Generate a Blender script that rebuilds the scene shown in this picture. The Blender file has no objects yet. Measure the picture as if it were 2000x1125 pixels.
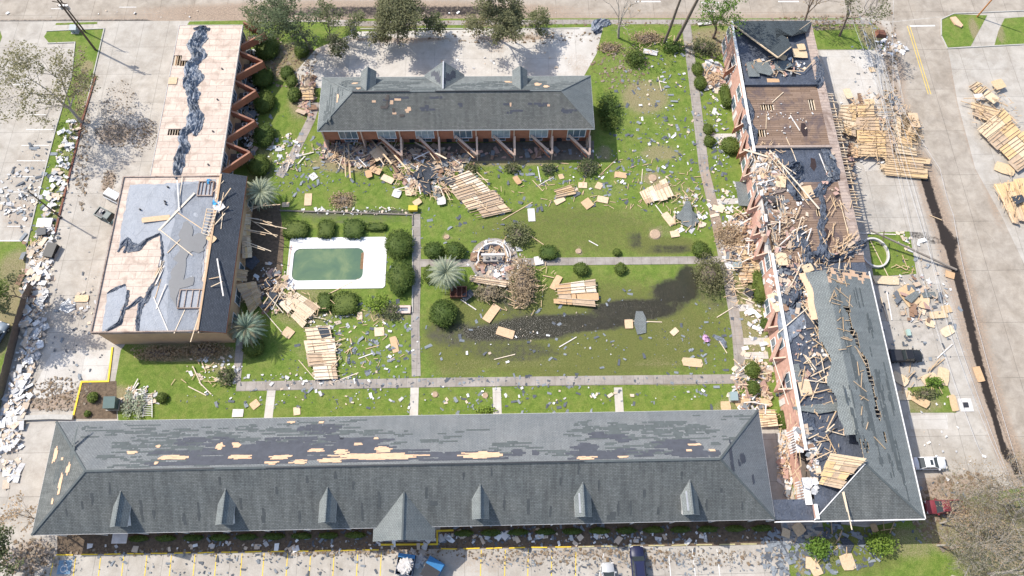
import bpy, bmesh, math, random
from mathutils import Vector, Matrix, noise
rnd = random.Random(7)
C = bpy.context.scene.collection
S = bpy.context.scene
# ---------------------------------------------------------------- camera, sky, sun, exposure
YAW, TILT, ROLL = -0.06486755, 0.3861144, 0.0469165
F, H = 1400.0, 106.0                       # focal length in photo pixels, height of the drone in metres
ca, sa, cb, sb, cc, sc = math.cos(YAW), math.sin(YAW), math.cos(TILT), math.sin(TILT), math.cos(ROLL), math.sin(ROLL)
Rz = Matrix(((ca, sa, 0), (-sa, ca, 0), (0, 0, 1)))
Rx = Matrix(((1, 0, 0), (0, cb, sb), (0, -sb, cb)))
Rr = Matrix(((cc, sc, 0), (-sc, cc, 0), (0, 0, 1)))
RM = Rr @ Rx @ Rz                          # world -> camera
RT = RM.transposed()
cam = bpy.data.cameras.new('camera'); camo = bpy.data.objects.new('camera', cam); C.objects.link(camo)
camo.matrix_world = Matrix.Translation((0, 0, H)) @ RT.to_4x4()
cam.sensor_width = 36; cam.lens = 36 * F / 2000; cam.clip_start = 1; cam.clip_end = 3000
S.camera = camo
LD = Vector((4.7, -2.8, -6.0)).normalized()     # the way the sunlight travels
elev = math.asin(-LD.z); az = math.atan2(-LD.x, -LD.y)
W = bpy.data.worlds.new('World'); S.world = W; W.use_nodes = True
nt = W.node_tree; bg = nt.nodes['Background']
sky = nt.nodes.new('ShaderNodeTexSky'); sky.sky_type = 'NISHITA'; sky.sun_disc = False
sky.sun_elevation = elev; sky.sun_rotation = az; sky.air_density = 1.0; sky.dust_density = 1.5
nt.links.new(sky.outputs[0], bg.inputs[0]); bg.inputs[1].default_value = 0.15
sl = bpy.data.lights.new('sun', 'SUN'); sl.energy = 3.5; sl.angle = math.radians(0.6); sl.color = (1, 0.945, 0.86)
so = bpy.data.objects.new('sun', sl); C.objects.link(so); so.rotation_euler = LD.to_track_quat('-Z', 'Y').to_euler(); so.location = (-60, 40, 90)
S.view_settings.view_transform = 'Standard'; S.view_settings.look = 'None'; S.view_settings.exposure = 0.70; S.view_settings.gamma = 1

def P(x, y, z=0.0):                        # a point of the photograph onto the level z
    d = RT @ Vector(((x - 1000) / F, (562.5 - y) / F, -1.0))
    t = (z - H) / d.z
    return Vector((d.x * t, d.y * t, z))

# ---------------------------------------------------------------- mesh helpers
def Q(w):                                  # where a point falls in the photograph
    c = RM @ (Vector(w) - Vector((0, 0, H))); return 1000 + F * c.x / -c.z, 562.5 - F * c.y / -c.z
ORD = 'leftmost second third fourth fifth sixth seventh eighth ninth tenth eleventh twelfth thirteenth fourteenth fifteenth sixteenth seventeenth eighteenth nineteenth twentieth'.split()
def nth(i, n, what):
    if i == 0: return 'leftmost of the ' + what
    if i == n - 1: return 'rightmost of the ' + what
    return (ORD[i] + ' from the left of the ' if i <= (n - 1) // 2 else (ORD[n - 1 - i] + ' from the right of the ')) + what
class MB:
    def __init__(s): s.v = []; s.f = []; s.m = []; s.uv = []
    def face(s, pts, m=0, uv=None):
        n = len(s.v); s.v += [tuple(p) for p in pts]; s.f.append(tuple(range(n, n + len(pts)))); s.m.append(m)
        s.uv += uv if uv else [(p[0], p[1]) for p in pts]
    def hexa(s, b, t, m=0):               # bottom and top rings of equal length
        n = len(b)
        s.face(list(reversed(b)), m); s.face(t, m)
        for i in range(n):
            j = (i + 1) % n
            L = (Vector(b[j]) - Vector(b[i])).length; h = (Vector(t[i]) - Vector(b[i])).length
            s.face([b[i], b[j], t[j], t[i]], m, [(0, 0), (L, 0), (L, h), (0, h)])
    def box(s, x0, x1, y0, y1, z0, z1, m=0):
        b = [(x0, y0, z0), (x1, y0, z0), (x1, y1, z0), (x0, y1, z0)]
        s.hexa(b, [(p[0], p[1], z1) for p in b], m)
    def prism(s, pts, z0, z1, m=0):
        a = sum(pts[i][0] * pts[(i + 1) % len(pts)][1] - pts[(i + 1) % len(pts)][0] * pts[i][1] for i in range(len(pts)))
        if a < 0: pts = list(reversed(pts))
        s.hexa([(p[0], p[1], z0) for p in pts], [(p[0], p[1], z1) for p in pts], m)
    def beam(s, a, b, w, h, m=0, up=Vector((0, 0, 1))):
        a = Vector(a); b = Vector(b); d = (b - a).normalized()
        sd = d.cross(up)
        if sd.length < 1e-4: sd = Vector((1, 0, 0))
        sd.normalize(); u = sd.cross(d)
        sd = sd * w / 2; u = u * h / 2
        s.hexa([a - sd - u, a + sd - u, a + sd + u, a - sd + u], [b - sd - u, b + sd - u, b + sd + u, b - sd + u], m)
    def tube(s, pts, rs, n=5, m=0, cap=True):
        rings = []
        for i, p in enumerate(pts):
            d = (Vector(pts[min(i + 1, len(pts) - 1)]) - Vector(pts[max(i - 1, 0)]))
            if d.length < 1e-6: d = Vector((0, 0, 1))
            d.normalize(); q = d.orthogonal().normalized(); w = d.cross(q)
            k = len(s.v)
            for j in range(n):
                a = 2 * math.pi * j / n
                s.v.append(tuple(Vector(p) + (q * math.cos(a) + w * math.sin(a)) * rs[i]))
            rings.append(k)
        for i in range(len(rings) - 1):
            for j in range(n):
                a, b = rings[i] + j, rings[i] + (j + 1) % n
                c, e = rings[i + 1] + (j + 1) % n, rings[i + 1] + j
                s.f.append((a, b, c, e)); s.m.append(m); s.uv += [(0, 0)] * 4
        if cap:
            s.f.append(tuple(reversed(range(rings[0], rings[0] + n)))); s.m.append(m); s.uv += [(0, 0)] * n
            s.f.append(tuple(range(rings[-1], rings[-1] + n))); s.m.append(m); s.uv += [(0, 0)] * n
    def loft(s, rings, m=0, cap=True, closed=True):
        ks = []
        for r in rings:
            ks.append(len(s.v)); s.v += [tuple(p) for p in r]
        n = len(rings[0])
        for i in range(len(rings) - 1):
            for j in range(n if closed else n - 1):
                s.f.append((ks[i] + j, ks[i] + (j + 1) % n, ks[i + 1] + (j + 1) % n, ks[i + 1] + j)); s.m.append(m if not callable(m) else m(i, j)); s.uv += [(0, 0)] * 4
        if cap:
            s.f.append(tuple(reversed(range(ks[0], ks[0] + n)))); s.m.append(m if not callable(m) else 0); s.uv += [(0, 0)] * n
            s.f.append(tuple(range(ks[-1], ks[-1] + n))); s.m.append(m if not callable(m) else 0); s.uv += [(0, 0)] * n
    def data(s, name, mats, smooth=False):
        me = bpy.data.meshes.new(name); me.from_pydata(s.v, [], s.f)
        for k in (mats if isinstance(mats, (list, tuple)) else [mats]): me.materials.append(k)
        me.polygons.foreach_set('material_index', s.m)
        uvl = me.uv_layers.new(name='uv'); flat = [c for t in s.uv for c in t]
        if len(flat) == 2 * len(me.loops): uvl.data.foreach_set('uv', flat)
        if smooth: me.polygons.foreach_set('use_smooth', [True] * len(me.polygons))
        me.update(); return me
    def build(s, name, mats, parent=None, smooth=False):
        if name in ('roof', 'porch_gable', 'brown_deck', 'felt_deck', 'roof_deck', 'roof_membrane'): KEEP[name] = s; s.ml = list(mats) if isinstance(mats, (list, tuple)) else [mats]
        o = bpy.data.objects.new(name, s.data(name, mats, smooth)); C.objects.link(o)
        if parent is not None:
            o.parent = parent; o.matrix_parent_inverse = parent.matrix_basis.inverted()
        return o
KEEP = {}
def bake(o, kept, mb, mat):                # wear and patches stay in the mesh of the part that shows them
    k = len(kept.v)
    if mat not in kept.ml: kept.ml.append(mat)
    mi = kept.ml.index(mat); kept.v += mb.v; kept.f += [tuple(i + k for i in f) for f in mb.f]; kept.m += [mi] * len(mb.f); kept.uv += mb.uv
    old = o.data; o.data = kept.data(old.name, kept.ml)
def tag(o, label=None, cat=None, group=None, kind=None):
    if label: o['label'] = label
    if cat: o['category'] = cat
    if group: o['group'] = group
    if kind: o['kind'] = kind
    return o
def empty(name, loc, label, cat, group=None, rz=0):
    o = bpy.data.objects.new(name, None); C.objects.link(o); o.location = loc; o.rotation_euler = (0, 0, rz); o.empty_display_size = .5
    return tag(o, label, cat, group)
def add(name, me, parent):
    o = bpy.data.objects.new(name, me); C.objects.link(o); o.parent = parent; return o
def copy_tree(o, parent=None, inv=None):
    c = o.copy(); C.objects.link(c)
    if parent is not None: c.parent = parent; c.matrix_parent_inverse = o.matrix_parent_inverse.copy()
    for ch in o.children: copy_tree(ch, c)
    return c

# ---------------------------------------------------------------- materials
def lin(r, g, b):                          # 0..255 sRGB -> linear
    return tuple(((c / 255 + .055) / 1.055) ** 2.4 if c > 10 else c / 255 / 12.92 for c in (r, g, b))
MATS = {}
def base(name, rough=.85, metal=0, spec=.3):
    m = bpy.data.materials.new(name); m.use_nodes = True; b = m.node_tree.nodes['Principled BSDF']
    b.inputs['Roughness'].default_value = rough; b.inputs['Metallic'].default_value = metal
    b.inputs['Specular IOR Level'].default_value = spec
    MATS[name] = m; return m, m.node_tree, b
def nd(nt, t, **k):
    n = nt.nodes.new(t)
    for a, v in k.items(): setattr(n, a, v)
    return n
def link(nt, a, b): nt.links.new(a, b)
def noise_n(nt, vec, scale, detail=4, rough=.6, dist=0):
    n = nd(nt, 'ShaderNodeTexNoise'); n.inputs['Scale'].default_value = scale; n.inputs['Detail'].default_value = detail
    n.inputs['Roughness'].default_value = rough; n.inputs['Distortion'].default_value = dist
    if vec: link(nt, vec, n.inputs['Vector'])
    return n.outputs['Fac']
def ramp(nt, fac, stops):
    r = nd(nt, 'ShaderNodeValToRGB'); e = r.color_ramp.elements
    while len(e) < len(stops): e.new(.5)
    for i, (p, c) in enumerate(stops):
        e[i].position = p; e[i].color = (*c, 1) if len(c) == 3 else c
    link(nt, fac, r.inputs[0]); return r.outputs[0]
def mix(nt, fac, a, b, mode='MIX'):
    n = nd(nt, 'ShaderNodeMix', data_type='RGBA', blend_type=mode)
    for i, v in ((0, fac), (6, a), (7, b)):
        if isinstance(v, (int, float)): n.inputs[i].default_value = v
        elif isinstance(v, tuple): n.inputs[i].default_value = (*v, 1)
        else: link(nt, v, n.inputs[i])
    return n.outputs[2]
def mth(nt, op, a, b=None, clamp=False):
    n = nd(nt, 'ShaderNodeMath', operation=op); n.use_clamp = clamp
    for i, v in ((0, a), (1, b)):
        if v is None: continue
        if isinstance(v, (int, float)): n.inputs[i].default_value = v
        else: link(nt, v, n.inputs[i])
    return n.outputs[0]
def smooth(nt, v, a, b):
    n = nd(nt, 'ShaderNodeMapRange', interpolation_type='SMOOTHSTEP')
    n.inputs['From Min'].default_value = a; n.inputs['From Max'].default_value = b
    link(nt, v, n.inputs['Value']); return n.outputs['Result']
def bump(nt, b, h, dist=.02, strength=1):
    n = nd(nt, 'ShaderNodeBump'); n.inputs['Distance'].default_value = dist; n.inputs['Strength'].default_value = strength
    link(nt, h, n.inputs['Height']); link(nt, n.outputs[0], b.inputs['Normal'])
def wpos(nt): return nd(nt, 'ShaderNodeNewGeometry').outputs['Position']
def stretch(nt, vec, s):
    n = nd(nt, 'ShaderNodeVectorMath', operation='MULTIPLY'); link(nt, vec, n.inputs[0]); n.inputs[1].default_value = s; return n.outputs[0]
def sc_(c, k): return tuple(min(1, x * k) for x in c)
def plain(name, col, rough=.8, var=.25, scale=2.5, metal=0, spec=.3, bmp=.01, fine=14, objvar=0):
    m, nt, b = base(name, rough, metal, spec); p = wpos(nt)
    n = noise_n(nt, p, scale, 5, .65); n2 = noise_n(nt, p, fine, 3, .6)
    f = mth(nt, 'ADD', mth(nt, 'MULTIPLY', n, .6), mth(nt, 'MULTIPLY', n2, .4))
    c = ramp(nt, f, [(.3, sc_(col, 1 - var)), (.7, sc_(col, 1 + var))])
    if objvar:
        r = nd(nt, 'ShaderNodeObjectInfo').outputs['Random']
        c = mix(nt, 1.0, c, ramp(nt, r, [(0, (1 - objvar,) * 3), (1, (1 + objvar * .3,) * 3)]), 'MULTIPLY')
    link(nt, c, b.inputs['Base Color'])
    if bmp: bump(nt, b, f, bmp)
    return m
def shingle_mat(name, col, streak=.3, var=.13):
    m, nt, b = base(name, .93, 0, .12)
    uv = nd(nt, 'ShaderNodeUVMap', uv_map='uv').outputs[0]
    br = nd(nt, 'ShaderNodeTexBrick'); link(nt, uv, br.inputs['Vector'])
    br.inputs['Color1'].default_value = (*sc_(col, 1 - var), 1); br.inputs['Color2'].default_value = (*sc_(col, 1 + var), 1); br.inputs['Mortar'].default_value = (*sc_(col, .55), 1)
    br.inputs['Scale'].default_value = 1; br.inputs['Brick Width'].default_value = .42; br.inputs['Row Height'].default_value = .21; br.inputs['Mortar Size'].default_value = .02; br.inputs['Bias'].default_value = 0
    br.offset = .5
    n = noise_n(nt, stretch(nt, uv, (1.2, .14, 1)), 1.0, 5, .7)
    c = mix(nt, streak, br.outputs['Color'], ramp(nt, n, [(.32, (.35, .35, .37)), (.62, (1.15, 1.15, 1.15))]), 'MULTIPLY')
    n2 = noise_n(nt, wpos(nt), .25, 4, .6)
    c = mix(nt, .5, c, ramp(nt, n2, [(.3, (.75, .78, .8)), (.7, (1.15, 1.12, 1.08))]), 'MULTIPLY')
    g = noise_n(nt, wpos(nt), 5, 4, .9)
    c = mix(nt, .75, c, ramp(nt, g, [(.3, (.7, .7, .7)), (.7, (1.3, 1.3, 1.3))]), 'MULTIPLY')
    link(nt, c, b.inputs['Base Color']); bump(nt, b, br.outputs['Fac'], -.03)
    return m
def deck_mat(name, c1, c2, pw=2.44, ph=1.22, mort=.55, grime=None, gs=.3):
    m, nt, b = base(name, .85, 0, .2); uv = nd(nt, 'ShaderNodeUVMap', uv_map='uv').outputs[0]
    br = nd(nt, 'ShaderNodeTexBrick'); link(nt, uv, br.inputs['Vector'])
    br.inputs['Color1'].default_value = (*c1, 1); br.inputs['Color2'].default_value = (*c2, 1); br.inputs['Mortar'].default_value = (*sc_(c1, mort), 1)
    br.inputs['Scale'].default_value = 1; br.inputs['Brick Width'].default_value = pw; br.inputs['Row Height'].default_value = ph; br.inputs['Mortar Size'].default_value = .02
    p = wpos(nt)
    c = mix(nt, .5, br.outputs['Color'], ramp(nt, noise_n(nt, p, 3, 6, .75), [(.3, (.75, .72, .7)), (.7, (1.2, 1.2, 1.2))]), 'MULTIPLY')
    if grime:
        n = noise_n(nt, p, gs, 6, .65, .5)
        c = mix(nt, smooth(nt, n, .46, .66), c, grime)
    link(nt, c, b.inputs['Base Color']); bump(nt, b, br.outputs['Fac'], -.02)
    return m
GREEN_SH = (.155, .185, .18)
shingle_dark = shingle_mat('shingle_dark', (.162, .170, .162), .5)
shingle_n = shingle_mat('shingle_sunlit', (.215, .226, .230), .2, .05)  # lighter copy of the dark shingle, the north slope's sunlight put into its colour
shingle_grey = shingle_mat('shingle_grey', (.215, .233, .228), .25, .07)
shingle_blk = shingle_mat('shingle_black', (.075, .084, .10), .2)
felt = plain('roof_felt', (.070, .074, .088), .75, .25, 1.2)
felt_lo = plain('worn_shingle', (.092, .104, .104), .9, .25, 1.5)
ply = plain('bare_plywood', (.60, .40, .26), .85, .15, 1.5)
deck_w = deck_mat('plywood_deck', (.54, .44, .365), (.61, .50, .41), 2.44, 1.22, .6, (.42, .33, .265), .5)
deck_b = deck_mat('brown_plank_deck', (.20, .135, .095), (.27, .19, .14), 3.2, .42, .5, (.12, .09, .085), .35)
deck_p = deck_mat('pale_deck', (.36, .29, .25), (.43, .34, .28), 3.0, .6, .6, (.22, .16, .13), .4)
white_trim = plain('white_trim', (.72, .70, .68), .6, .1)
dirty_white = plain('dirty_white', (.58, .55, .52), .75, .25, 1.5)
terra = plain('terracotta_siding', (.33, .135, .080), .8, .25, 1.2)
terra_top = plain('terracotta_cap', (.40, .20, .13), .8, .25, 2)
pinkwall = plain('pink_brick', (.47, .28, .22), .85, .3, 1.6)
stucco = plain('tan_stucco', (.50, .34, .21), .9, .15, .8)
fincap = plain('pink_board', (.56, .40, .31), .8, .2, 1.5)
brickd = plain('dark_brick', (.2, .09, .06), .9, .3, 3)
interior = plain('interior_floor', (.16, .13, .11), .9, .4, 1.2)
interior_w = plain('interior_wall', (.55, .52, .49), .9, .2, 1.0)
void = plain('hole_shade', (.10, .085, .075), .95, .4, 2)  # dark colour standing in for the shade inside roof holes
dark_metal = plain('dark_metal', (.05, .05, .055), .5, .2, 3, .3)
steel = plain('galvanised_steel', (.42, .43, .44), .5, .2, 3, .4)
rubber = plain('tyre_rubber', (.02, .02, .02), .8, .1, 3)
util_green = plain('utility_green', (.10, .15, .14), .5, .12, 3)
grey_membrane = None
def membrane(name, col, rough=.45, wr=.15, crease=1.0):
    m, nt, b = base(name, rough, 0, .4); p = wpos(nt)
    n = noise_n(nt, p, .5, 6, .6, .4); n2 = noise_n(nt, p, 2.2, 5, .6, 1.2)
    c = ramp(nt, mth(nt, 'ADD', mth(nt, 'MULTIPLY', n, .65), mth(nt, 'MULTIPLY', n2, .35)), [(.35, sc_(col, 1 - wr)), (.6, sc_(col, 1 + wr))])
    v = nd(nt, 'ShaderNodeTexVoronoi', feature='DISTANCE_TO_EDGE'); v.inputs['Scale'].default_value = .35; link(nt, p, v.inputs['Vector'])
    c = mix(nt, mth(nt, 'MULTIPLY', mth(nt, 'LESS_THAN', v.outputs['Distance'], .012), .4 * crease), c, sc_(col, .5))
    link(nt, c, b.inputs['Base Color']); bump(nt, b, n2, .12 * crease)
    return m
mem_grey = membrane('grey_membrane', (.30, .315, .34), .72, .07, .7)
mem_grey2 = membrane('dark_grey_membrane', (.21, .225, .25), .7, .12, .8)
mem_black = membrane('black_membrane', (.068, .078, .10), .4, .3)
mem_wet = membrane('wet_membrane', (.10, .105, .115), .5, .1, 0)
tarp = membrane('torn_felt', (.062, .075, .10), .38, .5, 1.6)
tarp2 = membrane('torn_grey_felt', (.165, .185, .215), .35, .55, 1.4)
def lumber_mat(name, a, b_, c_):
    m, nt, b = base(name, .8, 0, .25); r = nd(nt, 'ShaderNodeObjectInfo').outputs['Random']
    col = ramp(nt, r, [(0, a), (.5, b_), (1, c_)])
    n = noise_n(nt, wpos(nt), 3.5, 4, .7)
    col = mix(nt, .6, col, ramp(nt, n, [(.3, (.7, .66, .62)), (.7, (1.15, 1.15, 1.15))]), 'MULTIPLY')
    link(nt, col, b.inputs['Base Color']); return m
lumber = lumber_mat('lumber', (.56, .40, .25), (.66, .53, .37), (.70, .61, .49))
lumber_y = lumber_mat('lumber_gold', (.52, .37, .22), (.62, .47, .31), (.67, .56, .41))
lumber_w = lumber_mat('painted_board', (.72, .68, .62), (.66, .60, .54), (.74, .73, .72))
sheetm = lumber_mat('plywood_sheet', (.54, .345, .19), (.62, .45, .29), (.68, .55, .40))
sheetm_y = lumber_mat('gold_plywood', (.54, .39, .23), (.61, .46, .29), (.66, .54, .38))
glass_m, gnt, gb = base('window_glass', .08, 0, .6); gb.inputs['Base Color'].default_value = (.10, .14, .17, 1)
rustm = plain('rust_orange', (.42, .17, .05), .8, .3, 2)
yellow = plain('yellow_paint', (.75, .52, .04), .7, .15, 3)
whitepaint = plain('white_marking', (.66, .65, .62), .8, .2, 2)
bark = plain('bark', (.17, .135, .105), .95, .3, 4)
bark_pale = plain('pale_bark', (.36, .32, .27), .95, .25, 4)
def leaf_mat(name, a, b_, spec=.2):
    m, nt, b = base(name, .65, 0, spec); p = wpos(nt)
    n = noise_n(nt, p, .9, 3, .6); n2 = noise_n(nt, p, 9, 2, .6)
    f = mth(nt, 'ADD', mth(nt, 'MULTIPLY', n, .45), mth(nt, 'MULTIPLY', n2, .55))
    link(nt, mix(nt, 1.0, ramp(nt, f, [(.32, a), (.66, b_)]), ramp(nt, nd(nt, 'ShaderNodeObjectInfo').outputs['Random'], [(0, (.8, .85, .8)), (.5, (1.1, 1.0, .9)), (1, (1.45, 1.25, 1.1))]), 'MULTIPLY'), b.inputs['Base Color']); 
    t = nd(nt, 'ShaderNodeBsdfTranslucent'); t.inputs[0].default_value = (*sc_(b_, 1.3), 1)
    mx = nd(nt, 'ShaderNodeMixShader'); mx.inputs[0].default_value = .25
    out = [x for x in nt.nodes if x.type == 'OUTPUT_MATERIAL'][0]
    link(nt, b.outputs[0], mx.inputs[1]); link(nt, t.outputs[0], mx.inputs[2]); link(nt, mx.outputs[0], out.inputs[0])
    return m
leaf_hedge = leaf_mat('hedge_leaf', (.04, .075, .017), (.12, .17, .04))
leaf_olive = leaf_mat('olive_leaf', (.085, .095, .045), (.20, .20, .11))
leaf_mid = leaf_mat('tree_leaf', (.06, .08, .038), (.15, .175, .09))
leaf_bright = leaf_mat('bright_leaf', (.09, .16, .02), (.20, .30, .06))
leaf_palm = leaf_mat('palm_frond', (.17, .22, .17), (.34, .41, .33))
leaf_dry = leaf_mat('dry_leaf', (.20, .16, .11), (.36, .30, .21))
# ---------------------------------------------------------------- ground sheets with stains kept as a vertex attribute
def blob(cx, cy, rx, ry, s=1.0, ch=0):
    c = P(cx, cy); a = P(cx + rx, cy); b = P(cx, cy + ry)
    return ('e', c.x, c.y, (a - c).length, (b - c).length, s, ch)
def streak(pts, w, s=1.0, ch=0):
    return ('l', [P(*p) for p in pts], w, 0, s, ch)
def seg_d(x, y, a, b):
    dx, dy = b.x - a.x, b.y - a.y; t = max(0, min(1, ((x - a.x) * dx + (y - a.y) * dy) / (dx * dx + dy * dy + 1e-9)))
    return math.hypot(x - a.x - t * dx, y - a.y - t * dy)
def maskval(x, y, blobs):
    o = [0.0, 0.0, 0.0]
    for b in blobs:
        if b[0] == 'e':
            d = math.hypot((x - b[1]) / b[3], (y - b[2]) / b[4]); v = max(0, 1.35 - d) / .7; s, ch = b[5], b[6]
        else:
            d = min(seg_d(x, y, b[1][i], b[1][i + 1]) for i in range(len(b[1]) - 1)) / b[2]; v = max(0, 1.5 - d) / .9; s, ch = b[4], b[5]
        o[ch] = max(o[ch], min(1, v) * s)
    return o
def set_mask(me, blobs):
    at = me.attributes.new('msk', 'FLOAT_COLOR', 'POINT'); buf = []
    for v in me.vertices: buf += maskval(v.co.x, v.co.y, blobs) + [1.0]
    at.data.foreach_set('color', buf)
def sheet(name, poly, z, mat, blobs=(), cell=1.0, raw=False):
    pts = poly if raw else [P(*p) for p in poly]
    bm = bmesh.new(); bm.faces.new([bm.verts.new((p[0], p[1], z)) for p in pts]); bm.normal_update()
    xs = [p[0] for p in pts]; ys = [p[1] for p in pts]
    if blobs:
        for ax, lo, hi in ((0, min(xs), max(xs)), (1, min(ys), max(ys))):
            k = math.floor(lo) + cell
            while k < hi:
                co = [0, 0, 0]; no = [0, 0, 0]; co[ax] = k + .013; no[ax] = 1
                bmesh.ops.bisect_plane(bm, geom=bm.verts[:] + bm.edges[:] + bm.faces[:], plane_co=co, plane_no=no); k += cell
    else: bmesh.ops.triangulate(bm, faces=bm.faces[:])
    for f in bm.faces:
        f.normal_update()
        if f.normal.z < 0: f.normal_flip()
    me = bpy.data.meshes.new(name); bm.to_mesh(me); bm.free(); me.materials.append(mat); set_mask(me, blobs)
    o = bpy.data.objects.new(name, me); C.objects.link(o); return tag(o, kind='structure')
def masked(name, rough, builder):
    m, nt, b = base(name, rough, 0, .25); p = wpos(nt)
    a = nd(nt, 'ShaderNodeAttribute', attribute_name='msk'); s = nd(nt, 'ShaderNodeSeparateColor'); link(nt, a.outputs['Color'], s.inputs[0])
    n1 = noise_n(nt, p, .45, 7, .68, .3); n2 = noise_n(nt, p, 1.7, 6, .7)
    def msk(i, lo=.46, hi=.62, am=.75, nn=n2):
        v = mth(nt, 'ADD', mth(nt, 'MULTIPLY', s.outputs[i], .95), mth(nt, 'MULTIPLY', mth(nt, 'SUBTRACT', nn, .5), am))
        return smooth(nt, v, lo, hi)
    builder(nt, b, p, n1, n2, msk, s); return m
def conc(base_c, joint=(4.6, 6.1), jd=.62, dirtc=(.27, .20, .145), wetc=(.032, .025, .02), dark=.82):
    def f(nt, b, p, n1, n2, msk, s):
        br = nd(nt, 'ShaderNodeTexBrick'); link(nt, p, br.inputs['Vector']); br.offset = .0
        br.inputs['Color1'].default_value = (*sc_(base_c, .96), 1); br.inputs['Color2'].default_value = (*sc_(base_c, 1.04), 1); br.inputs['Mortar'].default_value = (*sc_(base_c, jd), 1)
        br.inputs['Scale'].default_value = 1; br.inputs['Brick Width'].default_value = joint[0]; br.inputs['Row Height'].default_value = joint[1]; br.inputs['Mortar Size'].default_value = .035
        c = mix(nt, 1.0, br.outputs['Color'], ramp(nt, n1, [(.3, (dark, dark * .98, dark * .96)), (.62, (1.06, 1.06, 1.06))]), 'MULTIPLY')
        st = noise_n(nt, p, .16, 8, .72, .8); c = mix(nt, .6, c, ramp(nt, st, [(.38, (.84, .80, .75)), (.56, (1.04, 1.03, 1.02))]), 'MULTIPLY'); g = noise_n(nt, p, 6, 4, .75); c = mix(nt, .5, c, ramp(nt, g, [(.3, (.82, .81, .8)), (.7, (1.15, 1.15, 1.15))]), 'MULTIPLY')
        v = nd(nt, 'ShaderNodeTexVoronoi', feature='DISTANCE_TO_EDGE'); v.inputs['Scale'].default_value = .11
        dv = nd(nt, 'ShaderNodeVectorMath', operation='ADD'); nz = nd(nt, 'ShaderNodeTexNoise'); nz.inputs['Scale'].default_value = .6; link(nt, p, nz.inputs['Vector'])
        link(nt, p, dv.inputs[0]); link(nt, stretch(nt, nz.outputs['Color'], (2.5, 2.5, 0)), dv.inputs[1]); link(nt, dv.outputs[0], v.inputs['Vector'])
        c = mix(nt, mth(nt, 'MULTIPLY', mth(nt, 'LESS_THAN', v.outputs['Distance'], .003), .22), c, sc_(base_c, .45))
        c = mix(nt, mth(nt, 'MULTIPLY', msk(2, .3, .6, .8), .55), c, sc_(base_c, .62))
        fine = noise_n(nt, p, 3.5, 6, .8)
        dd = mix(nt, 1.0, ramp(nt, fine, [(.35, sc_(dirtc, .5)), (.62, sc_(dirtc, 1.5))]), (1, 1, 1), 'MULTIPLY')
        c = mix(nt, mth(nt, 'MULTIPLY', msk(0, .35, .75, 1.3, fine), .85), c, dd)
        w = msk(1, .42, .62, .6); c = mix(nt, w, c, wetc)
        link(nt, c, b.inputs['Base Color'])
        r = nd(nt, 'ShaderNodeMapRange'); link(nt, w, r.inputs['Value']); r.inputs['To Min'].default_value = .85; r.inputs['To Max'].default_value = .35; link(nt, r.outputs[0], b.inputs['Roughness'])
        bump(nt, b, g, .015)
    return f
lot_m = masked('lot_concrete', .85, conc((.425, .395, .35), dark=.78))
road_m = masked('road_concrete', .85, conc((.37, .328, .275), (6.2, 9.0), .55, dark=.7))
walk_m = masked('walk_concrete', .85, conc((.33, .30, .27), (1.5, 1.5), .7, dark=.7))
pale_m = masked('pale_concrete', .85, conc((.50, .475, .435), (5.2, 5.2), .75, dark=.9))
def lawn_b(nt, b, p, n1, n2, msk, s):
    fine = noise_n(nt, p, 7, 5, .8); med = noise_n(nt, p, 1.1, 6, .7)
    f = mth(nt, 'ADD', mth(nt, 'MULTIPLY', fine, .55), mth(nt, 'MULTIPLY', med, .45))
    c = ramp(nt, f, [(.33, (.055, .10, .014)), (.5, (.12, .18, .028)), (.66, (.23, .275, .065))])
    c = mix(nt, mth(nt, 'MULTIPLY', smooth(nt, n1, .42, .66), .65), c, ramp(nt, fine, [(.35, (.12, .145, .03)), (.65, (.26, .27, .08))]))
    c = mix(nt, mth(nt, 'MULTIPLY', msk(2, .2, .75, .8), .8), c, ramp(nt, fine, [(.35, (.075, .08, .022)), (.65, (.165, .16, .055))]))
    c = mix(nt, mth(nt, 'MULTIPLY', msk(0, .35, .75, 1.1, fine), .85), c, ramp(nt, fine, [(.3, (.15, .11, .055)), (.7, (.36, .30, .19))]))
    w = msk(1, .28, .74, .8, med); c = mix(nt, mth(nt, 'MULTIPLY', w, .93), c, ramp(nt, med, [(.3, (.018, .016, .014)), (.7, (.032, .027, .02))]))
    link(nt, c, b.inputs['Base Color'])
    r = nd(nt, 'ShaderNodeMapRange'); link(nt, w, r.inputs['Value']); r.inputs['To Min'].default_value = .95; r.inputs['To Max'].default_value = .18; link(nt, r.outputs[0], b.inputs['Roughness'])
    bump(nt, b, fine, .06)
lawn_m = masked('lawn_grass', .95, lawn_b)
mulch_m = plain('mulch', (.13, .095, .065), .95, .6, 2.2, bmp=.05)

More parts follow.
